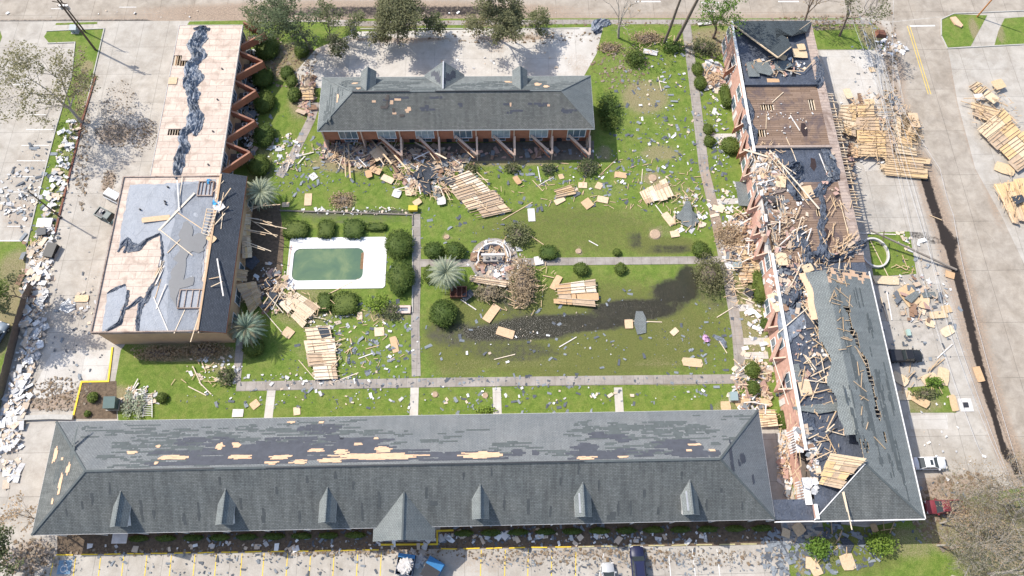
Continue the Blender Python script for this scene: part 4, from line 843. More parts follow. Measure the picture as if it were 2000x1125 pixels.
roof_face(m, [pl.pos(0, 0), pl.pos(by1 - by0 + .4, 0), pl.pos(by1 - by0 + .4, 3.8), pl.pos(0, 3.8)][::-1], pl, 0)
q = [pl.pos(0, 0), pl.pos(by1 - by0 + .4, 0), pl.pos(by1 - by0 + .4, 3.8), pl.pos(0, 3.8)]; lo = [p - Vector((0, 0, .3)) for p in q]; m.face(lo, 1)
for i in range(4): m.face([q[i], q[(i + 1) % 4], lo[(i + 1) % 4], lo[i]], 1)
m.build('shingled_slope', [shingle_blk, terra], bb)
m = MB(); m.box(-40.0, -39.6, by0 + .1, by1, 4.7, 5.5); m.build('wall_band', terra, bb)
for k in range(6): window(bb, (-39.9, by0 + 3 + k * 4.2, 1.5), 2.6, 2.2, 'e')
m = MB(); m.box(-43.15, -42.85, by0, by1, bz, 7.0); m.build('upstand', stucco, bb)
for fr in (((1150, 70), (1225, 155)), ((1040, 695), (1175, 805))):      # skylight kerbs
    a = P(fr[0][0] * .338, 330 + fr[0][1] * .338, bz + .3); b = P(fr[1][0] * .338, 330 + fr[1][1] * .338, bz + .3)
    m = MB(); x0, x1, y0, y1 = a.x, b.x, b.y, a.y
    for q in ((x0, x1, y0, y0 + .15), (x0, x1, y1 - .15, y1), (x0, x0 + .15, y0 + .15, y1 - .15), (x1 - .15, x1, y0 + .15, y1 - .15)): m.box(*q, bz, bz + .35)
    for k in range(1, 4): m.box(x0 + (x1 - x0) * k / 4 - .05, x0 + (x1 - x0) * k / 4 + .05, y0 + .15, y1 - .15, bz + .2, bz + .3)
    sk = m.build('skylight_kerb', deck_p, bb); m = MB(); m.box(x0 + .15, x1 - .15, y0 + .15, y1 - .15, bz + .02, bz + .14); m.build('cover', mem_grey, sk)
for x_, y_ in ((812, 237), (960, 205), (955, 190), (972, 107)):
    p = P(x_ * .338, 330 + y_ * .338, bz); m = MB(); m.tube([p, p + Vector((0, 0, .4))], [.15, .12], 8); m.build('vent_pipe', dark_metal, bb)
m = MB(); m.box(-57, -40.5, by0 - .02, by0 + .2, 5.2, 5.6); m.build('wall_band', stucco, bb)

# ---------------------------------------------------------------- east building, roof torn off
ex0, ex1, ey0, ey1, ez = 42.75, 57.2, 6.4, 91.1, 6.0
eb = empty('ruined_motel_wing', (50, 48, 0), 'long pink walled wing, roof torn off except a grey slope at the near end', 'building')
bpy.context.view_layer.update()
Y = lambda py: P(1545, py, ez).y
y1_, y2_, y3_, y4_, y5_ = Y(118), Y(166), Y(289), Y(356), Y(514)
pinkw = pinkwall
m = MB()
rooms = [prect(1470, 296, 1524, 348, ez), prect(1478, 350, 1512, 377, ez), prect(1484, 381, 1540, 424, ez), prect(1496, 432, 1524, 500, ez)]
rooms = [(ex0 + .3, r[1], r[2], r[3]) for r in rooms]
m.box(ex0, ex0 + .25, ey0 + .1, ey1 - .1, 0, 2.95)
yy = ey0 + .1; cuts = [(r[2] + .3, r[3] - .3) for r in rooms[::-1]]
spans = []; k = ey0 + .1
for a, b in [(P(1590, 985, 6).y, P(1580, 880, 6).y)] + cuts: spans.append((k, a)); k = b
spans.append((k, ey1 - .1))
for a, b in spans: m.box(ex0, ex0 + .25, a, b, 2.95, 6.2)
m.box(ex1 - .3, ex1 - .1, ey0 + .1, ey1 - .1, 0, 5.84); m.box(ex0 + .25, ex1 - .3, ey0 + .1, ey0 + .3, 0, 5.84); m.box(ex0 + .25, ex1 - .3, ey1 - .3, ey1 - .1, 0, 5.84)
ew = m.build('wall', pinkw, eb)
m = MB()
for a, b in spans: m.box(ex0 - .12, ex0 + .27, a, b, 6.2, 6.5)
m.build('parapet', white_trim, ew)
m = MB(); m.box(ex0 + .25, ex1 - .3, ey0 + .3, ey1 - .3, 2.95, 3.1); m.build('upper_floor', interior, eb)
hb = [prect(1484, 204, 1513, 215, ez), prect(1476, 253, 1498, 267, ez), prect(1577, 194, 1594, 215, ez), prect(1592, 408, 1606, 422, ez)]
dxs = ex0 + .27; dxe = ex1 - .02
hN = [prect(1442, 116, 1455, 160, ez)]
m = MB(); holed(m, dxs, dxe, y2_, ey1, ez, hN, 0); dkN = m.build('felt_deck', mem_black, eb)
m = MB(); holed(m, dxs, dxe, y3_, y2_ - .01, ez, hb[:3], 0); dk3 = m.build('brown_deck', deck_b, eb); k3_ = m; kN_ = KEEP['felt_deck']
m = MB(); holed(m, dxs, dxe, y4_, y3_ - .01, ez, [(r[0], r[1], max(r[2], y4_ + .05), r[3]) for r in rooms[:1]], 0); dk4 = m.build('felt_deck', mem_black, eb)
def clampr(r, a, b): return (r[0], r[1], max(r[2], a), min(r[3], b))
m = MB(); holed(m, dxs, dxe, y5_, y4_ - .01, ez, [clampr(rooms[1], y5_, y4_ - .1), rooms[2], clampr(rooms[3], y5_ + .3, 99), hb[3]], 0); dk5 = m.build('brown_deck', deck_b, eb)
m = MB(); holed(m, dxs, dxe, ey0, y5_ - .01, ez, [], 0); dk6 = m.build('felt_deck', mem_black, eb)
m = MB()
for h in hb + hN + rooms:
    if h in rooms:
        x = h[0] + (h[1] - h[0]) * .62; stp = .5
        while x < h[1]: m = MB(); m.beam((x, h[2], ez - .1), (x + rnd.uniform(-.1, .1), h[3], ez - .1), .09, .16); m.build('joist', lumber, eb); x += stp
    elif h in hN:
        y = h[2] + .3
        while y < h[3]: m = MB(); m.beam((h[0], y, ez - .2), (h[1], y, ez - .2), .08, .2); m.build('joist', lumber, eb); y += .5
    else:
        x = h[0] + .2
        while x < h[1]: m = MB(); m.beam((x, h[2], ez - .2), (x, h[3], ez - .2), .1, .2); m.build('joist', lumber, eb); x += .42
m = MB()
for r in rooms:
    m.box(r[0] - .02, r[0] + .1, r[2], r[3], 3.1, 5.5); m.box(r[1] - .02, r[1] + .1, r[2], r[3], 3.1, 5.8); m.box(r[0] + .1, r[1] - .02, r[2], r[2] + .12, 3.1, 5.8); m.box(r[0] + .1, r[1] - .02, r[3] - .12, r[3], 3.1, 5.8)
m.build('room_partition', interior_w, eb)
for i, r in enumerate(rooms):                                   # slumped ceilings and beds inside
    m = MB(); x0, x1, y0, y1 = r
    m.hexa([(x0 + .3, y0 + .3, 3.3), (x0 + 2.3, y0 + .3, 3.3), (x0 + 2.3, y1 - .5, 3.3), (x0 + .3, y1 - .5, 3.3)], [(x0 + .3, y0 + .3, 4.0), (x0 + 2.3, y0 + .3, 3.8), (x0 + 2.3, y1 - .5, 3.8), (x0 + .3, y1 - .5, 4.0)]); m.build('fallen_ceiling', dirty_white if i % 2 == 0 else sheetm, eb)
# stains, decks strips, east overhang
m = MB(); poly_sheet(m, [(1565, 240), (1572, 241), (1578, 256), (1577, 266), (1570, 267), (1564, 256)], ez, 0, 0, edge=.1); poly_sheet(m, [(1612 , 444), (1620, 450), (1624, 470), (1620, 480), (1611, 480)], ez, 0, 0, edge=.1); poly_sheet(m, [(1583, 308), (1592, 310), (1595, 325), (1590, 335), (1582, 325)], ez, 0, 0, edge=.1)
bake(dk3, k3_, m, plain('ponding', (.045, .03, .027), .3, .2, 2))
m = MB(); poly_sheet(m, [(1536, 132), (1556, 133), (1555, 150), (1546, 150)], ez, 0, 0, edge=.1); bake(dkN, kN_, m, plain('ponding_black', (.015, .016, .02), .25, .2, 2))
m = MB(); m.box(dxs, dxe - 1.5, y2_ - .25, y2_ + .25, ez + .002, ez + .45); m.build('felted_kerb', mem_black, eb); m = MB(); m.box(dxs, dxe - 1.5, y3_ - .2, y3_ + .2, ez + .002, ez + .5); m.build('roof_kerb', deck_p, eb)
a_ = P(1640, 400, 6); m = MB()
m.hexa([(ex1 - 1.5, Y(500), ez + .01), (ex1 + .02, Y(500), ez + .01), (ex1 + .02, ey1 - .2, ez + .01), (ex1 - 1.5, ey1 - .2, ez + .01)], [(ex1 - 1.5, Y(500), ez + .1), (ex1 + .02, Y(500), ez + .14), (ex1 + .02, ey1 - .2, ez + .14), (ex1 - 1.5, ey1 - .2, ez + .1)]); m.build('eave_strip', deck_p, eb)
rt = MB(); rt.box(0, 1.7, -.05, .05, -.12, .12); rme = rt.data('rafter', lumber)
for k in range(48):
    y_ = Y(182) - k * .52
    if rnd.random() < .12: continue
    o = add('rafter', rme, eb); o.location = Vector((ex1 - .1, y_, 5.85)) - Vector(eb.location); o.rotation_euler = (0, rnd.uniform(.0, .3), rnd.uniform(-.12, .12)); o.scale = (rnd.uniform(.6, 1.15), 1, 1)
m = MB(); m.box(ex1 + 1.0, ex1 + 1.12, Y(400), Y(182), 5.45, 5.6); m.build('eave_ledger', lumber, eb)
# north hip remnant
ap = P(1519, 113, 8.4); NW, NE = Vector((ex0 - .5, ey1 + .2, 6.2)), Vector((ex1 + .2, ey1 + .2, 6.2))
pl = Plane(NW, (1, 0, 0), (0, ap.y - NW.y, ap.z - 6.2)); m = MB()
k1 = P(1560, 62, 7.2); pA = pl.px(1518, 52); pB = pl.px(1548, 78); 
pts = [NW, ap, pl.pos(*pl.px(1545, 92)), pl.pos(*pl.px(1540, 76)), pl.pos(*pl.px(1528, 68)), pl.pos(*pl.px(1517, 74)), pl.pos(*pl.px(1513, 56)), pl.pos(*pl.px(1520, 54)), pl.pos(*pl.px(1530, 62)), pl.pos(*pl.px(1548, 70)), pl.pos(*pl.px(1562, 58)), pl.pos(*pl.px(1576, 62)), NE]
bmx = bmesh.new(); bmx.faces.new([bmx.verts.new(p) for p in pts]); bmesh.ops.triangulate(bmx, faces=bmx.faces[:])
for f in bmx.faces:
    q = [v.co.copy() for v in f.verts]; f.normal_update()
    if f.normal.z < 0: q.reverse()
    roof_face(m, q, pl, 0); m.face([p - Vector((0, 0, .12)) for p in reversed(q)], 1)
bmx.free(); m.build('hip_remnant', [shingle_mat('shingle_wet', (.075, .09, .098), .4), lumber], eb)
m = MB(); m.beam(NW + Vector((0, 0, .05)), ap + Vector((0, 0, .05)), .16, .22); m.beam(ap, pl.pos(*pl.px(1545, 92)), .14, .2); m.beam(NE + Vector((0, 0, -.1)), pl.pos(*pl.px(1562, 58), -.1), .12, .2)
for x_, y_ in ((1530, 66), (1538, 72)): m.beam(pl.pos(*pl.px(x_, y_), -.1), P(x_ + 2, y_ + 26, 6.1), .1, .14)
m.build('hip_rafter', lumber_y, eb)
# near east slope with a split in it
rx, rz = 49.3, 8.5; SE = Vector((57.4, 6.3, 6.05)); SW = Vector((ex0 - .4, 6.3, 6.05)); AP = P(1690, 906, rz); rx = AP.x
pe = Plane(SE, (0, 1, 0), (rx - SE.x, 0, rz - SE.z)); VM = (Vector((rx, 0, rz)) - Vector((SE.x, 0, SE.z))).length
UN = pe.px(1693, 521)[0]; ua = AP.y - SE.y
cr = [pe.px(x, y) for x, y in ((1656, 606), (1664, 644), (1674, 668), (1690, 704), (1704, 750), (1712, 795), (1722, 830), (1730, 862))]
def crack(u, v):
    best = 9
    for i in range(len(cr) - 1):
        a, b = Vector(cr[i]), Vector(cr[i + 1]); t = max(0, min(1, (Vector((u, v)) - a).dot(b - a) / (b - a).length_squared)); best = min(best, (Vector((u, v)) - a.lerp(b, t)).length)
    return best
h2 = pe.px(1692, 870); m = MB(); rag = MB(); nn = lambda a, b: noise.noise(Vector((a * .35, b * .9, 5))); du, dv = .5, .3
nu = int(UN / du) + 3; nv = int(VM / dv)
dv = VM / nv
for i in range(nu):
    for j in range(nv):
        u, v = i * du, j * dv; uc, vc = u + du / 2, v + dv / 2
        if uc < ua * vc / VM + .25: continue
        lim = UN - 1.2 + 2.2 * noise.noise(Vector((vc * .8, 3, 1))) - vc * .1
        if uc > lim: continue
        wd = (.10 + .9 * max(0, noise.noise(Vector((uc * .45, 2, 1))) + .12)) if crack(uc, vc) < 3 else 0
        if crack(uc, vc) < wd or math.hypot((uc - h2[0]) / .8, (vc - h2[1]) / .55) < 1: continue
        e = .012 * noise.noise(Vector((u, v, 0)))
        q = [pe.pos(u, v), pe.pos(u + du, v), pe.pos(u + du, v + dv), pe.pos(u, v + dv)][::-1]
        roof_face(m, q, pe, 0 if uc < lim - .8 + .5 * nn(vc * 5, uc) else 2); m.face([p - Vector((0, 0, .1)) for p in reversed(q)], 1)
hu = ua; 
q = [pe.pos(0, 0), pe.pos(.4, 0), AP + Vector((0, .4, 0)), AP]      # hip sliver
# triangular closing strips along the hip line
for j in range(nv):
    v = j * dv; u0 = ua * v / VM; u1 = ua * (v + dv) / VM
    k0 = math.floor(((ua * (v + dv / 2) / VM + .25) - du / 2) / du + 1) * du
    q = [pe.pos(u0, v), pe.pos(k0, v), pe.pos(k0, v + dv), pe.pos(u1, v + dv)][::-1]; roof_face(m, q, pe, 0)
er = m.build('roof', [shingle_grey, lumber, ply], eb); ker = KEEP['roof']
pw = Plane((SW.x, 6.3, 6.05), (0, 1, 0), (rx - SW.x, 0, rz - 6.05)); VW = (Vector((rx, 0, rz)) - Vector((SW.x, 0, 6.05))).length
m = MB()
for i in range(int(ua / du) + 8, int((UN - 1) / du)):
    u = i * du; w_ = 2.2 + .9 * noise.noise(Vector((u * .3, 8, 2))) + (.3 if 24 < u < 40 else 0); wp = w_ + (.9 if u > UN - 9 else -.1 + .5 * max(0, noise.noise(Vector((u * .5, 1, 7)))))
    for a, b, mi, o_ in ((VW - w_, VW, 0, 0), (VW - wp, VW - w_, 2, -.02)):
        if b > a: roof_face(m, [pw.pos(u, a, o_), pw.pos(u, b, o_), pw.pos(u + du, b, o_), pw.pos(u + du, a, o_)][::-1] if False else [pw.pos(u, a, o_), pw.pos(u + du, a, o_), pw.pos(u + du, b, o_), pw.pos(u, b, o_)], pw, mi)
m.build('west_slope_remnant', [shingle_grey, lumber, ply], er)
m = MB(); roof_face(m, [SW, SE, AP], Plane(SW, (1, 0, 0), (0, AP.y - SW.y, rz - 6.05)), 0); m.face([SE - Vector((0, 0, .14)), SW - Vector((0, 0, .14)), AP - Vector((0, 0, .14))], 1); m.build('south_hip', [shingle_dark, lumber], er)
m = MB(); ridge_cap(m, SE, AP, .3); m.build('hip_cap', felt_lo, er)
m = MB(); m.beam(SW - Vector((0, .08, .02)), SE - Vector((0, .08, .02)), .14, .2); m.beam(SE + Vector((.08, 0, -.02)), SE + Vector((.08, UN - .8, -.02)), .14, .2); m.beam(SW + Vector((.05, .1, .05)), AP + Vector((-.05, 0, .05)), .1, .12); m.build('fascia', white_trim, er)
m = MB(); u = 1.2
while u < UN - 1:
    vv = min(VM, VM * max(.05, u / ua) if u < ua else VM) - .1
    m.beam(pe.pos(u, .3, -.2), pe.pos(u, vv, -.2), .07, .18); u += .61
m.build('rafters', lumber_y, er)
m1 = MB(); insE = lambda v: (ua * v / VM + .3, UN - 2.2)
patches(pe, [(1650, 560, 3, 16, .3), (1672, 570, 5, 30, .25), (1690, 620, 3, 30, .3), (1670, 720, 8, 60, .3), (1690, 800, 14, 40, .35), (1712, 720, 5, 60, .5), (1722, 780, 4, 60, .8), (1740, 850, 4, 60, .9), (1755, 900, 4, 40, .7), (1700, 640, 3, 20, .6), (1745, 930, 5, 40, .4), (1770, 960, 3, 30, .5), (1662, 800, 8, 60, .3), (1735, 760, 3, 50, .6), (1716, 880, 4, 30, .5), (1640, 600, 8, 40, .25), (1660, 680, 8, 60, .28), (1680, 840, 8, 50, .3)], m1, .03, row=.24, inside=insE, tidy=True)
bake(er, ker, m1, felt_lo)
m = MB(); m.hexa([(37.45, 6.6, 5.0), (43.8, 6.4, 5.0), (43.8, 9.2, 5.0), (37.45, 9.2, 5.0)], [(37.45, 6.6, 5.45), (43.8, 6.4, 5.45), (43.8, 9.2, 5.45), (37.45, 9.2, 5.45)]); cv = m.build('walkway_roof', mem_black, None); cn = empty('covered_walkway', (40.6, 7.9, 0), 'flat black roofed link between the long motel wing and the ruined wing', 'walkway')
bpy.context.view_layer.update(); cv.parent = cn; cv.matrix_parent_inverse = cn.matrix_basis.inverted()
m = MB(); m.box(37.4, 43.8, 6.25, 6.39, 4.95, 5.5); m.build('fascia', white_trim, cn)
for x in (38, 43):
    m = MB(); m.box(x, x + .25, 6.7, 6.95, 0, 5.0); m.build('column', white_trim, cn)
# west face: louvered panels, windows, tilted privacy walls
for k in range(13):
    y_ = ey0 + 4 + k * 6.4
    if k > 1:
        window(eb, (ex0, y_ + 2.6, 4.5), 2.6, 1.9, 'w', mull=1); window(eb, (ex0, y_ + 2.6, 1.5), 2.4, 1.9, 'w')
    door(eb, (ex0, y_ + .4, 1.05), .95, 2.1, 'w', dirty_white)
for (px_, py_) in ((1420, 140), (1436, 250), (1448, 300), (1462, 345), (1470, 410), (1478, 460), (1490, 500), (1505, 640), (1522, 700), (1534, 760)):
    T = P(px_, py_, 2.6); fin(eb, (ex0 - .02, T.y + 2.6, 0), (min(T.x, ex0 - .9), T.y, 0), (ex0 - .02, T.y - .6, 0), 5.2, 2.6, pinkw if (px_ % 4) else terra, fincap, .18, 1.8)
for y_, h_ in ((P(1570, 860, 5).y, 2.2), (P(1590, 960, 5).y, 2.6)):
    m = MB()
    for k in range(9): m.box(ex0 - .9, ex0 - .82, y_ - 1.6 + k * .36, y_ - 1.6 + k * .36 + .2, 3.0, 5.6)
    m.box(ex0 - .95, ex0 - .02, y_ - 1.8, y_ + 1.8, 5.6, 5.7); m.build('balcony_screen', white_trim, eb)
# ---------------------------------------------------------------- debris: boards, plywood sheets, torn roof sections
def unit(name, mat, w, h, j=0):
    m = MB(); m.box(-.5, .5, -w / 2, w / 2, -h / 2, h / 2); return m.data(name, mat)
PLK = [unit('loose_board', lumber, .12, .05), unit('loose_board', lumber_y, .12, .05), unit('loose_board', lumber_w, .16, .05), unit('loose_board', lumber, .26, .05)]
NPL = [0]
scr = MB()                                   # short splinters beyond the counted boards
def board(a, b, kind, label, group, sink=0):
    a = Vector(a); b = Vector(b); d = b - a
    if NPL[0] >= 296:
        scr.beam(a, b, .13, .05, 0 if kind != 1 else 1); return
    NPL[0] += 1; o = bpy.data.objects.new('loose_board', PLK[kind]); C.objects.link(o); o.location = (a + b) / 2
    o.rotation_euler = d.to_track_quat('X', 'Z').to_euler(); o.scale = (d.length, rnd.uniform(.85, 1.25), 1); tag(o, label, 'board', group)
def bpx(x0, y0, x1, y1, z, kind, label, z1=None, group=None): board(P(x0, y0, z + .06), P(x1, y1, (z if z1 is None else z1) + .06), kind, label, group)
def zone(cx, cy, rx, ry, n, ang, sp, L0, L1, z, kind, label, jit=.25, small=0):
    """ang: heading on the ground in degrees, 0 = east"""
    items = []; what = label.replace('one of the ', '')
    for i in range(n + small):
        t = rnd.uniform(0, 2 * math.pi); r = math.sqrt(rnd.random()); c = P(cx + rx * r * math.cos(t), cy + ry * r * math.sin(t), z)
        a = math.radians(rnd.gauss(ang, sp)); L = rnd.uniform(L0, L1) if i < n else rnd.uniform(.4, 1.2); d = Vector((math.cos(a), math.sin(a), 0)) * L / 2
        h = rnd.uniform(.05, jit); tl = rnd.uniform(-.08, .08) * L * min(1, jit * 3)
        k = kind if not isinstance(kind, tuple) else rnd.choice(kind)
        p, q = c - d + Vector((0, 0, max(.05, h - tl))), c + d + Vector((0, 0, max(.05, h + tl)))
        if i < n: items.append((Q((p + q) / 2)[0], p, q, k))
        else: scr.beam(p, q, .09, .04, 0 if k != 1 else 1)
    items.sort(key=lambda t: t[0])
    for i, (_, p, q, k) in enumerate(items): board(p, q, k, nth(i, len(items), what), what)
# hand placed long boards
B_ = bpx
B_(310, 450, 380, 377, 6.3, 3, 'longest weathered beam lying diagonally on the grey membrane roof of the tan block', 6.5)
B_(310, 447, 376, 499, 6.4, 0, 'board crossing the dark wet stain on the grey membrane roof'); B_(342, 412, 396, 448, 6.3, 0, 'pale board on the grey membrane just below the long diagonal beam')
B_(352, 468, 327, 494, 6.4, 0, 'short board crossing another in an X on the grey membrane roof'); B_(300, 580, 328, 646, 6.35, 2, 'long white board sloping down the near part of the membrane roof')
B_(361, 605, 340, 651, 6.35, 0, 'board leaning toward the near edge of the membrane roof'); B_(356, 345, 348, 410, 6.5, 0, 'board near the torn felt where the two tan roofs meet'); B_(346, 352, 350, 412, 6.7, 2, 'pale board lying over the torn felt tail at the roof step')
B_(424, 505, 436, 578, 6.7, 2, 'white board lying on the dark shingled slope of the tan block'); B_(392, 605, 372, 668, 6.5, 0, 'board hanging over the near corner of the tan block'); B_(405, 450, 418, 480, 6.6, 1, 'short golden board by the fallen ladder on the tan block roof')
B_(408, 545, 432, 540, 6.7, 0, 'short board resting crosswise on the dark shingled slope'); B_(412, 560, 434, 550, 6.7, 0, 'second short board beside the long white one on the dark shingled slope')
B_(505, 150, 505, 151, 0, 0, 'x') if False else None
for i, (a, b_, c, d) in enumerate(((680, 280, 684, 348), (672, 282, 675, 345), (672, 295, 661, 330), (722, 270, 765, 320), (735, 300, 750, 322), (745, 275, 795, 330), (810, 278, 872, 310), (822, 276, 850, 312), (880, 266, 925, 308))):
    B_(a, b_, c, d, .6, 3 if i in (0, 3, 5, 6) else 0, ('widest board standing out from the leftmost orange bay', 'narrow board beside the widest one at the leftmost orange bay', 'short board fallen at the foot of the leftmost bay', 'broad board fallen from the second orange bay', 'short stub of board at the second orange bay', 'long board leaning across the second orange bay', 'long pale board across the third orange bay', 'thin board under the long pale one at the third bay', 'board sloping across the fourth orange bay')[i], 2.6 if i > 2 else .8)
B_(1057, 375, 1029, 408, .1, 0, 'x') if False else None
for i, (a, b_, c, d) in enumerate(((1050, 325, 1056, 356), (1168, 345, 1205, 310), (1285, 150, 1292, 178), (1283, 157, 1302, 162), (1255, 330, 1253, 355), (1040, 352, 1060, 373), (1052, 362, 1082, 345), (980, 430, 1040, 395), (1030, 456, 1062, 478), (1092, 678, 1126, 658), (965, 702, 1006, 692), (1235, 627, 1293, 629), (1280, 400, 1310, 440), (640, 575, 700, 545), (655, 745, 700, 728), (700, 700, 728, 690), (583, 703, 615, 740), (500, 590, 560, 660), (900, 585, 930, 605), (1400, 620, 1432, 600), (1398, 655, 1420, 690), (1168, 480, 1150, 470))):
    B_(a, b_, c, d, .05, 0 if i % 3 else 2, 'single board on the lawn, %s' % ('below the fourth patio bay from the right|slanting past the end of the patio row|upright one right of the back building|crossing the tip of another board on the open lawn|right of the last patio bay|at the left of a pair pointing at the patio|at the right of a pair pointing at the patio|just above the bush behind the round plaza|to the right of the bush behind the round plaza|below the dark puddle, second from the bottom|nearest the south path in the middle of the lawn|stretching right from the square of plywood by the puddle|below the torn roof section near the east path|left of the middle path by the flat hedge|touching the south path at the left|beside the small sheets left of the middle path|at the foot of the fan shaped wreck|running from the porch to the fan shaped wreck|beside the broken plaza roof|by the pink bag near the east path|below the pink bag near the east path|near the small round bush above the cross path'.split('|')[i]))
B_(1700, 452, 1865, 527, .9, 3, 'x', .2) if False else None
for i, (a, b_, c, d, z, k) in enumerate(((1452, 292, 1500, 306, 6.4, 3), (1503, 294, 1600, 408, 6.4, 3), (1500, 300, 1580, 400, 6.6, 1), (1548, 295, 1560, 328, 6.2, 0), (1536, 270, 1550, 300, 6.3, 0), (1543, 225, 1562, 255, 6.05, 2), (1497, 223, 1496, 252, 6.05, 0), (1530, 180, 1508, 200, 6.05, 0), (1575, 520, 1620, 640, 6.2, 0), (1540, 540, 1590, 580, 6.2, 0), (1590, 590, 1520, 650, 6.3, 0), (1560, 590, 1610, 660, 6.3, 1), (1600, 450, 1625, 500, 6.2, 0), (1640, 390, 1660, 470, 6.2, 0), (1648, 960, 1664, 1035, 7.4, 1), (1646, 960, 1656, 1000, 7.2, 3), (1600, 300, 1618, 345, 6.1, 2), (1510, 700, 1540, 790, 6.2, 0), (1580, 770, 1620, 760, 6.3, 0), (1555, 740, 1620, 748, 6.2, 0), (1590, 925, 1660, 920, 7.0, 0), (1590, 640, 1640, 740, 6.3, 1))):
    B_(a, b_, c, d, z, k, 'board on the pink wing, %s' % ('the white one crossing above the topmost open room|the longest one slanting across the black felt deck|golden one beside the longest slanting board|short one by the oval stain on black felt|crossing the kerb between brown deck and black felt|white one slanting left of the oval stain|upright one at the left of the brown deck|slanting one above the left part of the brown deck|long one running down from the crumpled felt|crossing left of the crumpled felt line|slanting left over the folded felt|golden, crossing others below the folded felt|right of the long strip of torn felt|along the eave of the lower brown deck|golden, hanging over the near eave below the tented boards|broad, hanging beside the golden one over the near eave|white, on the right of the black felt deck|running along the white parapet|flat across the near black deck|long, flat across the near black deck|lying across the tented boards|golden, running beside the pale plywood strip'.split('|')[i]))
for i, (a, b_, c, d) in enumerate(((1710, 545, 1760, 540), (1672, 455, 1750, 458), (1705, 560, 1665, 600), (1720, 580, 1735, 628), (1732, 570, 1742, 625), (1770, 570, 1800, 610), (1785, 630, 1850, 612), (1830, 700, 1860, 672), (1815, 420, 1840, 430), (1790, 310, 1804, 345), (1663, 320, 1682, 330), (1735, 540, 1700, 470))):
    B_(a, b_, c, d, .05, (0, 2, 1)[i % 3], 'board east of the pink wing, %s' % ('along the near side of the ringed lawn|along the far side of the ringed lawn|left of the broken shutters|first of two parallel ones in the parking bay|second of two parallel ones in the parking bay|pointing right from the fan of plywood|longest one pointing at the gutter|above the dark pickup, slanting|white, beside the muddy gutter|white, at the foot of the big collapsed roof|at the foot of the rafter tails|crossing the ringed lawn'.split('|')[i]))
Z = zone
Z(430, 405, 14, 40, 10, 75, 22, 1.5, 3.5, 6.5, (0, 1), 'one of the boards heaped along the ladder on the tan block roof', .5)
Z(313, 560, 6, 40, 7, 78, 7, 2, 4.2, 6.3, (0, 2), 'one of the narrow pale laths in the fold of the membrane roof', .3)
Z(395, 610, 8, 40, 3, 80, 15, 1.5, 3, 6.4, 0, 'one of the few boards below the skylight kerb on the tan block', .2)
Z(505, 430, 30, 60, 18, -8, 24, 3.0, 6, 2.0, 0, 'one of the rafters fallen between the tan block and the pool', 1.2)
Z(530, 570, 50, 30, 14, 20, 55, 2, 5, .6, (0, 1), 'one of the jumbled boards at the near left corner of the pool', 1.0, 30)
Z(600, 600, 55, 30, 7, -50, 40, 1.5, 3.5, .3, (0, 1), 'one of the boards on the fan shaped wreck near the pool', .9, 20)
Z(640, 690, 50, 30, 4, 30, 40, 1.5, 3, .2, 0, 'one of the boards around the ribbed wreck beyond the south path', .4, 16)
Z(720, 305, 80, 30, 14, 60, 40, 1.5, 4.5, .3, (0, 2), 'one of the boards fallen before the first two orange bays', .9, 130)
Z(840, 345, 70, 45, 14, 20, 50, 1.5, 3.8, .3, (0, 2), 'one of the boards around the dark shingle sheets on the lawn', .7, 150)
Z(920, 370, 60, 40, 8, -40, 30, 1.5, 4, .5, 0, 'one of the boards on the big ribbed roof section mid lawn', .5, 20)
Z(580, 300, 50, 35, 3, 40, 50, 1.5, 3, .1, 2, 'one of the boards by the rear path corner', .3, 20)
Z(390, 735, 60, 30, 5, -10, 45, 1.5, 4, .1, 0, 'one of the boards lying by the brush near the south path', .3, 16)
Z(270, 770, 30, 20, 6, 60, 50, 1, 2.2, .1, 2, 'one of the white boards near the green cabinet', .3, 16)
Z(1450, 470, 35, 60, 18, 30, 45, 1.5, 4, .4, (0, 2), 'one of the boards heaped along the outer foot of the pink wing', 1.2, 150)
Z(1440, 560, 30, 40, 6, 10, 45, 1.5, 3, .4, 0, 'one of the boards below the heap by the pink wing', .8, 50)
Z(1470, 760, 40, 60, 10, 30, 50, 1.5, 3, .2, (0, 2), 'one of the boards at the near foot of the pink wing', .6, 80)
Z(1530, 870, 14, 70, 5, 60, 50, 1.2, 2.6, .3, (0, 1), 'one of the boards in the gap between the two wings', .6, 40)
Z(1545, 470, 40, 60, 12, 60, 35, 1.5, 3.5, 6.1, (0, 2), 'one of the boards on the lower brown deck of the pink wing', .6, 110)
Z(1600, 560, 50, 60, 14, 50, 40, 1.5, 4.0, 6.2, (0, 1), 'one of the boards strewn below the crumpled felt', .8, 80)
Z(1600, 720, 45, 90, 14, 40, 50, 1.5, 4.0, 6.1, (0, 1), 'one of the boards strewn on the near black felt deck', .5, 70)
Z(1610, 860, 30, 50, 10, 40, 50, 1.5, 3.0, 6.1, (0, 1), 'one of the boards around the tented boards at the near end', .8, 16)
Z(1520, 130, 60, 20, 8, 10, 50, 1.2, 3.5, 6.1, (0, 1), 'one of the boards on the far felt deck of the pink wing', .5, 20)
Z(1500, 330, 40, 50, 8, 70, 40, 1.5, 3.5, 5.8, (0, 2), 'one of the boards over the open rooms of the pink wing', .8, 110)
Z(1655, 480, 30, 20, 7, 35, 20, 1.5, 3.5, 6.3, (0, 2), 'one of the boards in the felt knot on the pink wing', .5, 30)
Z(1712, 245, 75, 70, 20, 20, 45, 1.5, 4.5, 1.2, (0, 1), 'one of the loose boards on the big collapsed roof in the east lot', .7, 160)
Z(1645, 330, 20, 80, 10, 10, 30, 1.2, 3, .8, 1, 'one of the boards under the eave east of the pink wing', 1.0, 60)
